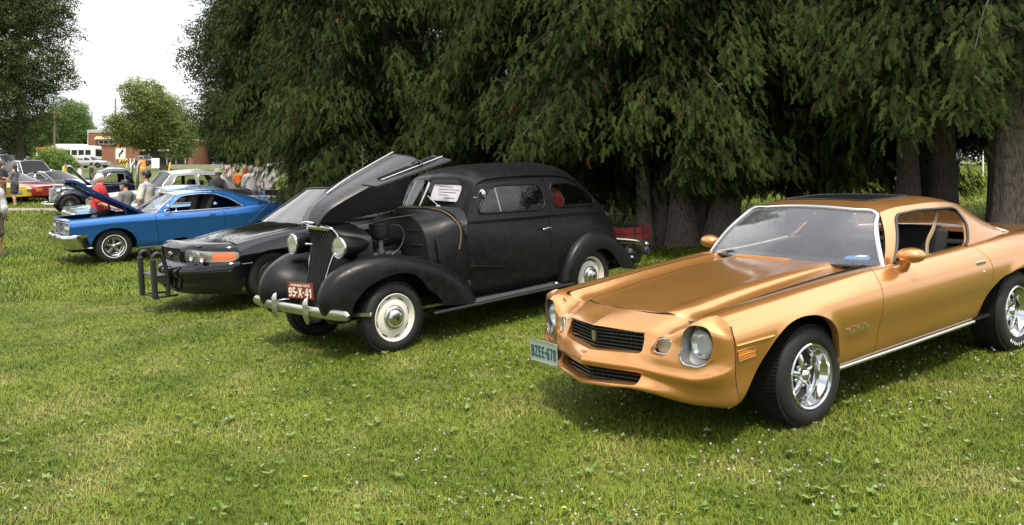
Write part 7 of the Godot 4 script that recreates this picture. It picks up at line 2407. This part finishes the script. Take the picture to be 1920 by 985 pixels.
	put("bag_handle", tube(smooth_line(P([-0.07, 0.16, 0, -0.05, 0.3, 0, 0.05, 0.3, 0, 0.07, 0.16, 0]), 0.03), 0.008, 5), M.trim_black, bag)
	# through the gap on the right
	person("man in a dark jacket beside the sign post, seen through the trees", at.call(1728.0, 33.0, 1.6), {h = 1.80, build = 1.15, shirt = dark, sleeve = 1.0, bottom = denim, hair = dark_hair, cell = 0.03})
	person("fair-haired woman in a tan coat seen between the trunks", at.call(1746.0, 34.0, 1.3), {h = 1.68, shirt = khaki, sleeve = 1.0, tuck = 0.3, bottom = khaki, hair = mt(lin(0.35, 0.25, 0.13), 0.8), hair_len = 0.2, cell = 0.03})
	person("man in a grey-blue shirt seen between the dark trunks", at.call(1792.0, 32.0, 1.8), {h = 1.78, shirt = cloth(0.16, 0.2, 0.25), bottom = dark, hair = dark_hair, cell = 0.03})
# ---------- the other vehicles, the street and the loose things ----------
func tables(L: float, H: float, belt: float, w: float, nose: float, cabin0: float, cabin1: float, top0: float, top1: float) -> Dictionary:
	# x counted from the front axle; nose = front overhang
	var X := [-nose, -nose * 0.7, 0.0, cabin0, (cabin0 + cabin1) * 0.5, cabin1, L - nose - 0.25, L - nose]
	var o := {X = X, ys = [], zs = [], yc = [], zc = [], yt = [], zt = []}
	for i in 8:
		var e: float = [0.86, 0.95, 0.99, 1.0, 1.0, 1.0, 0.97, 0.9][i]
		o.ys.append([0.34, 0.28, 0.24, 0.24, 0.24, 0.25, 0.32, 0.42][i])
		o.zs.append(w * e - 0.05)
		o.yc.append(belt * 0.72)
		o.zc.append(w * e)
		o.yt.append(belt * [0.84, 0.90, 0.96, 1.0, 1.0, 1.02, 1.0, 0.92][i])
		o.zt.append(w * e - 0.12)
	var m0 := (top0 + top1) * 0.5
	o.cols = []
	for q in [[cabin0, top0, 0.0], [cabin0 + 0.5, lerpf(top0, top1, 0.25), 0.015], [lerpf(cabin0, cabin1, 0.55), m0, 0.03], [cabin1 - 0.25, top1 - 0.15, 0.0], [cabin1, top1, -0.05]]:
		var y: float = H + q[2]
		o.cols.append([Vector3(q[0], belt, w - 0.11), Vector3(q[1], y - 0.06, w * 0.68), Vector3(q[1], y - 0.02, w * 0.55), Vector3(q[1], y, w * 0.3), Vector3(q[1], y, 0.0)])
	o.wins = [rounded(Q([cabin0 + 0.28, belt + 0.02, lerpf(cabin0, cabin1, 0.5) - 0.04, belt + 0.02, m0 - 0.04, H - 0.1, top0 + 0.14, H - 0.12]), 0.04), rounded(Q([lerpf(cabin0, cabin1, 0.5) + 0.04, belt + 0.02, cabin1 - 0.3, belt + 0.03, top1 - 0.1, H - 0.14, m0 + 0.04, H - 0.1]), 0.04)]
	o.hood_to = cabin0 + 0.05
	o.deck_from = cabin1 - 0.1
	o.hood_rise = 0.05
	o.seams = [cabin0 + 0.15, lerpf(cabin0, cabin1, 0.5)]
	o.step = 0.12
	o.far = true
	o.bow = 0.08
	var wb := L - nose - 0.95
	o.arches = [arch_poly(0.0, 0.40, 0.68), arch_poly(wb, 0.40, 0.66)]
	o.wheels = [0.0, wb, w - 0.14, 0.33, 0.2, 0.1, "plain"]
	return o
func lamps(g: Node3D, x: float, y: float, z: float, mat_: Material, called: String, size := Vector3(0.05, 0.14, 0.3)) -> void:
	for s in [1.0, -1.0]: put(called, box(size, 0.02).at(Vector3(x, y, z * s)), mat_, g)
func other_vehicles() -> void:
	# pale blue hardtop behind the bright blue one
	var g := thing("pale_blue_coupe", "light blue hardtop with a rain-dulled roof parked just behind the bright blue coupe", "car", spot(-10.0, 21.2, 0.633, 0.05))
	var q := sixties_tables()
	q.open = false
	q.nose = 0.05
	q.no_panes = false
	q.step = 0.09
	q.roof_paint = M.pale_blue
	car_shell(g, q, M.pale_blue)
	for s in [1.0, -1.0]:
		put("headlight", lathe([0.1, -0.02, 0.1, 0.02, 0.0, 0.04], 20, "x").moved(Transform3D(Basis(Vector3.UP, PI), Vector3(-0.84, 0.76, 0.72 * s))), M.reflector, g)
	put("front_bumper", tube(smooth_line(P([-0.55, 0.52, -1.0, -0.86, 0.52, -0.9, -0.92, 0.52, 0, -0.86, 0.52, 0.9, -0.55, 0.52, 1.0]), 0.1), 0.07, 8), M.chrome, g)
	put("grille", box(Vector3(0.04, 0.2, 1.2), 0.01).at(Vector3(-0.86, 0.74, 0)), M.dull_chrome, g)
	# silver-roofed old coupe
	g = thing("silver_coupe", "old two-tone coupe with a silver roof and black body behind the pale blue car", "car", spot(-11.2, 24.6, 0.633, 0.05))
	q = tables(4.3, 1.62, 1.08, 0.92, 0.75, 0.85, 3.1, 1.25, 2.65)
	q.roof_paint = M.silver
	q.step = 0.09
	car_shell(g, q, M.charcoal)
	lamps(g, -0.75, 0.78, 0.62, M.reflector, "headlight", Vector3(0.06, 0.2, 0.2))
	put("front_bumper", box(Vector3(0.08, 0.12, 1.8), 0.03).at(Vector3(-0.9, 0.45, 0)), M.chrome, g)
	navy_truck()
	# facing right, farther off
	g = thing("black_pickup", "black pickup truck with its windscreen facing right, parked beyond the red car", "pickup truck", spot(px(100.0, 42.0), 42.0, 2.75))
	q = tables(5.2, 1.78, 1.12, 0.95, 0.8, 1.0, 2.5, 1.45, 2.4)
	q.wins = [q.wins[0]]
	q.erase("handle")
	car_shell(g, q, M.charcoal)
	put("cargo_bed", box(Vector3(1.9, 0.5, 1.75), 0.05).at(Vector3(3.35, 0.85, 0)), M.charcoal, g)
	put("grille", box(Vector3(0.05, 0.3, 1.3), 0.02).at(Vector3(-0.87, 0.8, 0)), M.dull_chrome, g)
	lamps(g, -0.86, 0.8, 0.72, M.reflector, "headlight")
	lamps(g, 1.35, 1.22, 1.05, M.dull_chrome, "door_mirror", Vector3(0.1, 0.2, 0.16))
	g = thing("grey_coupe", "low dark grey car between the black pickup and the navy truck", "car", spot(px(150.0, 40.0), 40.0, 2.8))
	q = tables(4.5, 1.3, 0.9, 0.88, 0.8, 0.8, 3.0, 1.5, 2.5)
	car_shell(g, q, M.charcoal)
	lamps(g, -0.82, 0.62, 0.6, M.reflector, "headlight")
	g = thing("red_coupe", "dark red sports coupe with a black windscreen and white-rimmed wheel, facing right", "car", spot(px(68.0, 37.5), 37.5, 2.75))
	q = tables(4.6, 1.26, 0.88, 0.9, 0.95, 0.75, 3.0, 1.55, 2.2)
	q.wheels[6] = "hubcap"
	car_shell(g, q, M.red_paint)
	lamps(g, -0.98, 0.58, 0.62, M.amber, "turn_lamp")
	g = thing("yellow_coupe", "yellow sports car with a number plate on its near end, at the left edge", "car", spot(px(8.0, 36.5), 36.5, 2.5))
	q = tables(4.5, 1.24, 0.86, 0.9, 0.95, 0.75, 3.0, 1.55, 2.2)
	car_shell(g, q, M.yellow_paint)
	put("number_plate", box(Vector3(0.02, 0.15, 0.32), 0.005).at(Vector3(-1.04, 0.55, 0.1)), M.plate_green, g)
	lamps(g, -0.98, 0.6, 0.62, M.reflector, "headlight")
	# traffic on the road and by the shop
	for d in [["maroon_suv", "maroon off-road car half hidden by the left tree's boughs", "car", 30.0, 92.0, 2.9, M.maroon, 4.7, 1.8, 1.12], ["grey_saloon", "grey saloon driving past in front of the bus", "car", 190.0, 112.0, 3.0, M.silver, 4.6, 1.45, 0.95], ["dark_hatchback", "dark car parked by the shop front beneath the leaning tree", "car", 285.0, 128.0, 2.6, M.charcoal, 4.4, 1.5, 0.98]]:
		g = thing(d[0], d[1], d[2], stand(px(d[3], d[4]), d[4], d[5], 0.02))
		q = tables(d[7], d[8], d[9], 0.9, 0.85, 0.75, 3.3, 1.3, 2.9)
		q.step = 0.2
		car_shell(g, q, d[6])
		lamps(g, -0.88, 0.68, 0.62, M.reflector, "headlight")
	g = thing("pink_car", "pink and white car under the white canopy, seen through the gap in the cedars", "car", spot(px(1672.0, 33.0), 33.0, 2.9, 0.25))
	q = tables(4.8, 1.5, 1.0, 0.95, 0.8, 0.8, 3.3, 1.3, 2.8)
	q.roof_paint = M.white_paint
	car_shell(g, q, M.pink_paint)
	put("white_flash", box(Vector3(3.6, 0.1, 1.94), 0.02).at(Vector3(1.4, 0.86, 0)), M.white_paint, g)
	lamps(g, -0.83, 0.68, 0.62, M.reflector, "headlight")
func navy_truck() -> void:
	var g := thing("navy_truck", "old navy blue truck with chrome grille bars, open hood and twin chrome exhaust stacks", "truck", spot(-15.35, 29.6, 0.633, 0.1).scaled_local(Vector3(0.85, 0.85, 0.85)))
	# cab
	var cols := []
	for c in [[0.95, 1.12, 1.20, 1.72], [1.3, 1.15, 1.45, 1.80], [1.8, 1.15, 1.85, 1.82], [2.25, 1.15, 2.2, 1.76], [2.42, 1.15, 2.36, 1.62]]:
		cols.append([Vector3(c[0], c[1], 0.74), Vector3(c[2], c[3] - 0.14, 0.62), Vector3(c[2], c[3] - 0.05, 0.5), Vector3(c[2], c[3], 0.25), Vector3(c[2], c[3], 0.0)])
	var q := {X = [0.75, 1.0, 1.5, 2.0, 2.3, 2.45], ys = [0.4, 0.4, 0.4, 0.4, 0.4, 0.42], zs = [0.62, 0.68, 0.70, 0.70, 0.69, 0.66], yc = [0.8, 0.8, 0.8, 0.8, 0.8, 0.8], zc = [0.68, 0.76, 0.79, 0.79, 0.77, 0.72], yt = [1.1, 1.13, 1.15, 1.15, 1.15, 1.13], zt = [0.58, 0.68, 0.73, 0.74, 0.72, 0.66],
		hood_to = 1.0, deck_from = 2.3, open = true, seams = [1.05, 2.15], arches = [], cols = cols, wins = [rounded(Q([1.2, 1.2, 2.1, 1.2, 2.05, 1.6, 1.45, 1.6]), 0.08)], step = 0.09, bay = 0.3, wheels = [0.0, 3.3, 0.72, 0.38, 0.22, 0.1, "plain"]}
	car_shell(g, q, M.navy)
	put("bed", box(Vector3(1.9, 0.12, 1.7), 0.03).at(Vector3(3.45, 0.75, 0)), M.navy, g)
	var N := []
	for r in [[0.5, -0.52, 0.34], [0.8, -0.56, 0.36], [1.0, -0.55, 0.33], [1.12, -0.45, 0.26]]:
		N.append(PackedVector3Array([Vector3(r[1], r[0], 0), Vector3(r[1] + 0.04, r[0], r[2] * 0.7), Vector3(r[1] + 0.2, r[0], r[2]), Vector3(0.3, r[0], r[2] + 0.14), Vector3(0.85, r[0], r[2] + 0.28)]))
	put("nose_shell", patch(N, 0.08, 0.06).both(), M.navy, g)
	var gr := group_part(g, "grille")
	for k in 11: put("grille_bar", tube(smooth_line(P([-0.28, 0.52 + k * 0.05, -0.40, -0.58, 0.52 + k * 0.05, -0.2, -0.63, 0.52 + k * 0.05, 0, -0.58, 0.52 + k * 0.05, 0.2, -0.28, 0.52 + k * 0.05, 0.40]), 0.08), 0.014, 6), M.chrome, gr)
	put("front_bumper", tube(smooth_line(P([-0.6, 0.42, -0.85, -0.78, 0.42, -0.6, -0.82, 0.42, 0, -0.78, 0.42, 0.6, -0.6, 0.42, 0.85]), 0.08), 0.06, 8), M.chrome, g)
	for s in [1.0, -1.0]:
		var ff := patch(fender_net(Vector2(0.0, 0.45), [-0.52, 0.40, -0.56, 0.62, -0.45, 0.80, -0.2, 0.92, 0.1, 0.93, 0.4, 0.82, 0.65, 0.6, 0.8, 0.42], [[0.35, 0.9], [0.55, 1.0], [0.72, 0.98], [0.80, 0.88], [0.82, 0.72]]), 0.08, 0.06)
		put("front_fender", ff if s > 0 else ff.mirrored(), M.navy, g)
		put("headlight", lathe([0.11, -0.1, 0.12, 0.0, 0.1, 0.02, 0.0, 0.04], 20, "x").moved(Transform3D(Basis(Vector3.UP, PI), Vector3(-0.42, 0.92, 0.55 * s))), M.reflector, g)
		put("side_moulding", box(Vector3(0.75, 0.05, 0.02), 0.01).moved(Transform3D(Basis(Vector3.UP, -0.24 * s), Vector3(0.35, 1.0, 0.5 * s))), M.chrome, g)
		put("exhaust_stack", Msh.new().add(tube(smooth_line(P([2.62, 0.6, 0.55 * s, 2.62, 1.75, 0.55 * s, 2.64, 1.92, 0.55 * s, 2.74, 2.04, 0.55 * s]), 0.05), 0.06, 12)), M.chrome, g)
	var hd := group_part(g, "hood")
	var H := []
	for f in [-1.0, -0.5, 0.0, 0.5, 1.0]:
		var r := PackedVector3Array()
		for c in [[-0.02, 1.93, 0.26], [0.08, 1.97, 0.30], [0.35, 1.72, 0.36], [0.6, 1.45, 0.40], [0.9, 1.17, 0.44]]: r.append(Vector3(c[0], c[1] - 0.07 * f * f, c[2] * f))
		H.append(r)
	put("hood_skin", patch(H, 0.08, 0.08), M.navy, hd)
	var I := []
	for r in H:
		var r2 := PackedVector3Array()
		for v in r: r2.append(v - Vector3(0, 0.03, 0))
		I.append(r2)
	put("hood_lining", patch(I, 0.1, 0.1), M.black, hd)
func street() -> void:
	# road, verge path
	var m := Msh.new()
	for k in 30:
		var x0 := -130.0 + k * 8.0
		var a := [Vector3(x0, 0, -141), Vector3(x0 + 8, 0, -141), Vector3(x0 + 8, 0, -131), Vector3(x0, 0, -131)]
		for i in 4: a[i].y = ground_y(a[i].x, -a[i].z) + 0.02
		m.flat4(a[0], a[1], a[2], a[3])
	tag(put("road", m, M.asphalt), "grey road crossing the far end of the park", "", "", "structure")
	m = Msh.new()
	for k in 24:
		var x0 := -32.0 + k
		var zc := func(x: float) -> float: return 33.0 - 0.12 * (x + 20.0)
		var a := []
		for c in [[x0, 0.85], [x0 + 1, 0.85], [x0 + 1, -0.85], [x0, -0.85]]:
			var zz: float = zc.call(c[0]) + c[1]
			a.append(Vector3(c[0], ground_y(c[0], zz) + 0.01, -zz))
		m.flat4(a[0], a[1], a[2], a[3])
	tag(put("footpath", m, M.gravel), "narrow gravel path between the rows of cars", "", "", "structure")
	# brick building
	var bz := 150.0
	var gy := ground_y(-68.0, bz) - 0.2
	var g := thing("brick_building", "two-storey brown brick building with a flat roof and a green shop front", "building", Transform3D(Basis(), Vector3(-74.2, gy, -bz)))
	put("wall", box(Vector3(9.2, 6.0, 10.0)).at(Vector3(4.6, 3.0, -5.0)), M.brick, g)
	put("parapet", box(Vector3(9.4, 0.55, 10.2), 0.05).at(Vector3(4.6, 6.1, -5.0)), M.concrete, g)
	put("shop_wing", box(Vector3(9.0, 4.6, 9.0)).at(Vector3(13.6, 2.3, -5.2)), M.brick, g)
	put("wing_coping", box(Vector3(9.1, 0.25, 9.2), 0.04).at(Vector3(13.65, 4.7, -5.2)), M.concrete, g)
	put("downpipe", box(Vector3(0.12, 6.0, 0.12), 0.03).at(Vector3(0.06, 3.0, 0.1)), M.white_paint, g)
	var w := group_part(g, "window", Transform3D(Basis(), Vector3(3.2, 4.2, 0.0)))
	put("frame", box(Vector3(2.7, 0.75, 0.1), 0.03).at(Vector3(0, 0, 0.03)), M.white_paint, w)
	for k in 3: put("pane", box(Vector3(0.72, 0.55, 0.04)).at(Vector3(-0.82 + k * 0.82, 0, 0.08)), M.dark_glass, w)
	var aw := group_part(g, "awning")
	for k in 9: put("awning_strip", box(Vector3(0.36, 0.03, 0.95)).moved(Transform3D(Basis(Vector3.RIGHT, 0.62), Vector3(1.65 + k * 0.38, 4.95, 0.42))), M.awning, aw)
	var sg := group_part(g, "shop_front", Transform3D(Basis(), Vector3(8.8, 0, 0.2)))
	put("fascia_sign", box(Vector3(8.4, 1.1, 0.4), 0.05).at(Vector3(4.4, 3.4, -0.5)), M.green_sign, sg)
	put("canopy", box(Vector3(8.4, 0.25, 1.8), 0.05).at(Vector3(4.4, 2.75, -0.2)), M.white_paint, sg)
	for k in 5: put("shop_window", box(Vector3(1.3, 1.7, 0.08)).at(Vector3(0.9 + k * 1.6, 1.45, -0.62)), M.dark_glass, sg)
	for k in 6: put("mullion", box(Vector3(0.14, 1.9, 0.12)).at(Vector3(0.1 + k * 1.6, 1.45, -0.6)), M.white_paint, sg)
	for k in 7: put("sign_panel", box(Vector3(0.9, 1.1 + (k % 3) * 0.35, 0.12), 0.03).at(Vector3(1.0 + k * 1.0, 5.35 + (k % 2) * 0.2, -1.0)), [M.orange, M.white_paint, M.yellow_paint][k % 3], sg)
	# bus
	var bx := px(75.0, 134.0)
	g = thing("bus", "white transit bus with dark windows and a green lower stripe", "bus", stand(bx, 134.0, 0.0, 0.03))
	put("body", box(Vector3(6.8, 2.2, 2.4), 0.2).at(Vector3(5.7, 1.85, 0)), M.white_paint, g)
	put("rear_body", box(Vector3(2.5, 1.9, 2.4), 0.15).at(Vector3(1.2, 1.7, 0)), M.white_paint, g)
	put("rear_stripe", box(Vector3(2.5, 0.4, 2.44), 0.04).at(Vector3(1.2, 2.5, 0)), M.orange, g)
	put("roof_pod", box(Vector3(4.5, 0.35, 1.9), 0.12).at(Vector3(4.9, 3.05, 0)), M.white_paint, g)
	put("green_stripe", box(Vector3(9.1, 0.3, 2.46), 0.03).at(Vector3(4.55, 0.72, 0)), M.green_sign, g)
	for k in 8: put("window", box(Vector3(0.92, 0.85, 2.43), 0.04).at(Vector3(0.62 + k * 1.06, 1.9, 0)), M.dark_glass, g)
	put("windscreen", box(Vector3(0.1, 1.1, 2.0), 0.03).at(Vector3(9.08, 1.9, 0)), M.dark_glass, g)
	for k in [[1.6, 1.15], [1.6, -1.15], [7.6, 1.15], [7.6, -1.15]]: road_wheel(g, k[0], k[1], 0.48, 0.28, 0.13, "plain")
	# poles and wires
	g = thing("utility_pole", "brown wooden utility pole with a cross arm left of the bus", "pole", stand(px(101.5, 125.0), 125.0))
	put("post", tube(P([0, -0.2, 0, 0.0, 8.1, 0]), 0.19, 10, 0.14), M.pole_wood, g)
	put("cross_arm", box(Vector3(0.12, 0.12, 1.9), 0.02).at(Vector3(0, 7.7, 0)), M.pole_wood, g)
	put("cross_arm", box(Vector3(1.2, 0.1, 0.12), 0.02).at(Vector3(0.4, 7.75, 0)), M.pole_wood, g)
	put("guy_wire", tube(P([0.1, 6.8, 0, 4.2, 0.9, 6.0]), 0.018, 4), M.steel_dark, g)
	put("guy_guard", tube(P([3.3, 2.2, 4.7, 4.5, 0.35, 6.3]), 0.07, 6), M.yellow_paint, g)
	g = thing("utility_pole", "grey utility pole standing in front of the green shop front", "pole", stand(px(216.0, 118.0), 118.0))
	put("post", tube(P([0, -0.2, 0, 0, 9.5, 0]), 0.16, 10, 0.12), M.pole_grey, g)
	put("signal_box", box(Vector3(0.35, 0.4, 0.3), 0.05).at(Vector3(0.5, 3.0, 0)), M.orange, g)
	var a := Vector3(px(101.5, 125.0), ground_y(-66.0, 125.0) + 7.8, -125.0)
	for k in 2:
		var wl := PackedVector3Array()
		var c := Vector3(px(60.0, 60.0), 9.2 + k * 2.2, -60.0)
		var d := Vector3(px(420.0, 150.0), 13.0 + k * 2.0, -150.0)
		for i in 9:
			var u := i / 8.0
			wl.append(c.lerp(d, u) - Vector3(0, 1.6 * sin(PI * u), 0))
		put_wire(wl, "thin overhead wire crossing the open sky, " + ["the lower one", "the upper one"][k])
	# signs and posts by the road
	g = thing("arrow_sign", "white square sign with a black turning arrow on a post", "road sign", stand(px(226.0, 112.0), 112.0))
	put("post", box(Vector3(0.08, 1.9, 0.08)).at(Vector3(0, 0.7, 0)), M.steel, g)
	put("panel", box(Vector3(1.3, 1.5, 0.05), 0.02).at(Vector3(0, 1.9, 0.06)), M.white_paint, g)
	put("arrow", tube(smooth_line(P([-0.12, 1.45, 0.1, -0.12, 1.8, 0.1, 0.1, 2.0, 0.1, 0.25, 2.25, 0.1]), 0.1), 0.07, 6, 0.1).add(prism(Q([0.05, 2.2, 0.42, 2.1, 0.32, 2.45]), 0.02).at(Vector3(0, 0, 0.08))), M.trim_black, g)
	g = thing("chevron_board", "yellow and black striped hazard board below the arrow sign", "road sign", stand(px(231.0, 110.0), 110.0))
	put("post", box(Vector3(0.08, 1.0, 0.08)).at(Vector3(0, 0.3, 0)), M.steel, g)
	put("panel", box(Vector3(1.1, 0.75, 0.05), 0.02).at(Vector3(0, 0.75, 0.05)), M.yellow_paint, g)
	for k in 3: put("stripe", box(Vector3(0.16, 0.62, 0.02)).moved(Transform3D(Basis(Vector3.BACK, -0.6), Vector3(-0.3 + k * 0.3, 0.75, 0.085))), M.trim_black, g)
	for k in 3:
		g = thing("bollard", "white post beside the road, %s of three near the arrow sign" % ["left one", "middle one", "right one"][k], "bollard", stand(px(237.0 + k * 7.0, 115.0), 115.0), "white roadside posts")
		put("post", tube(P([0, -0.1, 0, 0, 1.15, 0]), 0.09, 8), M.white_paint, g)
		put("cap", ball(Vector3(0.1, 0.06, 0.1), 8).at(Vector3(0, 1.15, 0)), M.white_paint, g)
	g = thing("hydrant_marker", "yellow-orange bollard standing right of the exhaust stacks", "bollard", stand(px(265.0, 88.0), 88.0, 0, 0.1))
	put("drum", lathe([0.42, 0.0, 0.42, 0.5, 0.38, 0.55, 0.38, 1.1, 0.3, 1.2, 0.0, 1.22], 16, "y"), M.orange, g)
	put("band", lathe([0.43, 0.3, 0.43, 0.5], 16, "y"), M.yellow_paint, g)
	g = thing("notice_board", "small white notice on legs on the grass by the road", "sign", stand(px(291.0, 86.0), 86.0, 0, 0.0))
	put("panel", box(Vector3(0.8, 1.0, 0.06), 0.02).at(Vector3(0, 1.0, 0)), M.white_paint, g)
	for s in [-0.32, 0.32]: put("leg", box(Vector3(0.06, 0.6, 0.06)).at(Vector3(s, 0.25, 0)), M.steel, g)
	g = thing("guy_guard", "slanting yellow guy-wire guard below the leaning tree", "guard", stand(px(317.0, 80.0), 80.0))
	put("tube", tube(P([-0.1, 0.0, 0, 0.1, 1.2, 0]), 0.08, 8), M.yellow_paint, g)
	put("wire", tube(P([0.1, 1.2, 0, 1.0, 6.0, -3.0]), 0.015, 4), M.steel_dark, g)
	# through the gap on the right
	g = thing("sign_post", "thin metal post with a narrow white sign, seen between the cedars", "road sign", stand(px(1721.0, 27.0), 27.0))
	put("post", box(Vector3(0.05, 2.6, 0.05)).at(Vector3(-0.06, 1.2, 0)), M.wood_grey, g)
	put("panel", box(Vector3(0.16, 0.44, 0.03), 0.01).at(Vector3(0.03, 2.35, 0.04)), M.white_paint, g)
	g = thing("canopy_tent", "white pop-up canopy beyond the cedars on the right", "tent", stand(px(1765.0, 37.0), 37.0))
	put("roof", patch([P([-2.6, 2.15, 1.4, 0, 2.2, 1.4, 2.6, 2.15, 1.4]), P([-1.3, 2.5, 0.7, 0, 2.6, 0.7, 1.3, 2.5, 0.7]), P([-0.1, 2.9, 0, 0, 2.95, 0, 0.1, 2.9, 0]), P([-1.3, 2.5, -0.7, 0, 2.6, -0.7, 1.3, 2.5, -0.7]), P([-2.6, 2.15, -1.4, 0, 2.2, -1.4, 2.6, 2.15, -1.4])], 0.3, 0.3), M.canvas, g)
	put("valance", box(Vector3(5.2, 0.22, 0.02)).at(Vector3(0, 2.05, 1.4)), M.canvas, g)
	for q in [[-2.55, 1.35], [2.55, 1.35], [-2.55, -1.35], [2.55, -1.35]]: put("leg", box(Vector3(0.05, 2.15, 0.05)).at(Vector3(q[0], 1.05, q[1])), M.white_paint, g)
	g = thing("white_trailer", "white box trailer glimpsed beyond the pink car", "trailer", stand(px(1640.0, 40.0), 40.0))
	put("box_body", box(Vector3(4.2, 2.0, 1.9), 0.08).at(Vector3(0, 1.45, 0)), M.canvas, g)
	put("door", box(Vector3(1.2, 1.6, 0.04), 0.01).at(Vector3(0.6, 1.4, 0.96)), M.silver, g)
	for s in [-0.4, 0.4]: road_wheel(g, s, 0.9, 0.33, 0.2, 0.1, "plain")
func put_wire(p: PackedVector3Array, label: String) -> void:
	tag(put("overhead_wire", tube(p, 0.02, 4), M.steel_dark), label, "wire")
func clutter() -> void:
	# red wagon behind the black sedan
	var g := thing("red_wagon", "small dark red wooden wagon on the grass behind the black sedan", "wagon", spot(1.95, 14.1, 0.6).scaled_local(Vector3(0.8, 0.9, 0.8)))
	for s in [0.26, -0.26]:
		for k in 2: put("side_board", box(Vector3(0.62, 0.12, 0.025), 0.005).at(Vector3(0, 0.40 + k * 0.128, s)), M.red_wood, g)
	for s in [0.32, -0.32]:
		for k in 2: put("end_board", box(Vector3(0.025, 0.12, 0.5), 0.005).at(Vector3(s, 0.40 + k * 0.128, 0)), M.red_wood, g)
	put("tray", box(Vector3(0.64, 0.03, 0.52), 0.005).at(Vector3(0, 0.32, 0)), M.red_wood, g)
	for s in [-0.1, 0.12]: put("strap", box(Vector3(0.05, 0.28, 0.56), 0.005).at(Vector3(s, 0.46, 0)), M.trim_black, g)
	for q in [[-0.22, 0.24], [-0.22, -0.24], [0.22, 0.24], [0.22, -0.24]]: road_wheel(g, q[0], q[1], 0.15, 0.09, 0.03, "plain")
	# chairs and things under the trees
	for k in 2:
		g = thing("folding_chair", ["dark folding camp chair beside a thin metal frame under the cedars", "second dark camp chair, nearer the blue coupe's tail"][k], "chair", stand(px(545.0 - k * 30.0, 27.0 + k), 27.0 + k, 0.6 + k, 0.0), "camp chairs under the trees")
		put("seat", box(Vector3(0.5, 0.03, 0.5), 0.01).at(Vector3(0, 0.42, 0)), M.trim_black, g)
		put("backrest", box(Vector3(0.03, 0.5, 0.5), 0.01).moved(Transform3D(Basis(Vector3.BACK, 0.2), Vector3(-0.28, 0.68, 0))), M.trim_black, g)
		for q in [[0.22, 0.22], [0.22, -0.22], [-0.22, 0.22], [-0.22, -0.22]]: put("leg", tube(P([q[0], 0.0, q[1], -q[0], 0.45, q[1]]), 0.014, 6), M.steel_dark, g)
		for s in [0.25, -0.25]: put("arm_rest", box(Vector3(0.45, 0.025, 0.05), 0.01).at(Vector3(0.0, 0.62, s)), M.trim_black, g)
	g = thing("metal_stand", "thin grey metal frame standing under the cedars", "stand", stand(px(533.0, 26.0), 26.0))
	for s in [-0.02, 0.45]: put("upright", tube(P([s, 0, 0, s, 1.0, 0]), 0.016, 6), M.steel, g)
	put("rail", tube(P([-0.02, 0.98, 0, 0.45, 1.0, 0]), 0.014, 6), M.steel, g)
	g = thing("slatted_chair", "grey wooden garden chair with a fanned slatted back under the cedars", "chair", stand(px(582.0, 25.5), 25.5, -1.2))
	for k in 6: put("back_slat", box(Vector3(0.025, 0.85, 0.085), 0.006).moved(Transform3D(Basis(Vector3.RIGHT, (k - 2.5) * 0.05) * Basis(Vector3.BACK, 0.25), Vector3(-0.32, 0.78, (k - 2.5) * 0.1))), M.wood_grey, g)
	for k in 5: put("seat_slat", box(Vector3(0.09, 0.02, 0.56), 0.005).at(Vector3(-0.2 + k * 0.105, 0.36, 0)), M.wood_grey, g)
	for q in [[0.26, 0.28], [0.26, -0.28], [-0.25, 0.28], [-0.25, -0.28]]: put("leg", box(Vector3(0.06, 0.4, 0.05), 0.008).at(Vector3(q[0], 0.2, q[1])), M.wood_grey, g)
	for s in [0.31, -0.31]: put("arm_rest", box(Vector3(0.65, 0.025, 0.1), 0.006).at(Vector3(0, 0.58, s)), M.wood_grey, g)
	g = thing("flower_pot", "terracotta pot of pale flowers under the cedars beside the slatted chair", "plant pot", stand(px(606.0, 25.0), 25.0, 0.0, 0.55))
	put("pot", lathe([0.0, 0.0, 0.13, 0.0, 0.18, 0.26, 0.2, 0.26, 0.2, 0.31, 0.16, 0.31, 0.15, 0.27, 0.0, 0.26], 20, "y"), M.terracotta, g)
	var bl := Msh.new()
	var r := RandomNumberGenerator.new()
	r.seed = 3
	for k in 60: kite(bl, Vector3(r.randfn() * 0.08, 0.4 + r.randfn() * 0.1, r.randfn() * 0.08), Vector3(r.randfn(), 0.5, r.randfn()).normalized(), Vector3.RIGHT, 0.07, 0.025, Vector3.UP)
	put("blooms", bl, M.awning, g)
	g = thing("plant_stand", "low wooden table carrying the terracotta pot", "table", stand(px(606.0, 25.0), 25.0))
	put("table_top", box(Vector3(0.6, 0.03, 0.6), 0.008).at(Vector3(0, 0.535, 0)), M.wood_grey, g)
	for q in [[0.25, 0.25], [0.25, -0.25], [-0.25, 0.25], [-0.25, -0.25]]: put("leg", box(Vector3(0.05, 0.52, 0.05), 0.006).at(Vector3(q[0], 0.26, q[1])), M.wood_grey, g)
	# packet on the gold coupe's dashboard
	var X := spot(1.4438, 6.2132, 0.6093)
	g = thing("tissue_packet", "blue and white packet lying on the gold coupe's dashboard", "packet", X * Transform3D(Basis(Vector3.UP, 0.2), Vector3(1.0, 0.945, 0.56)))
	put("wrapper", box(Vector3(0.09, 0.03, 0.17), 0.012), cloth(0.03, 0.20, 0.45), g)
	put("label_flap", box(Vector3(0.08, 0.006, 0.07), 0.002).at(Vector3(0.005, 0.018, 0.03)), cloth(0.6, 0.62, 0.5), g)
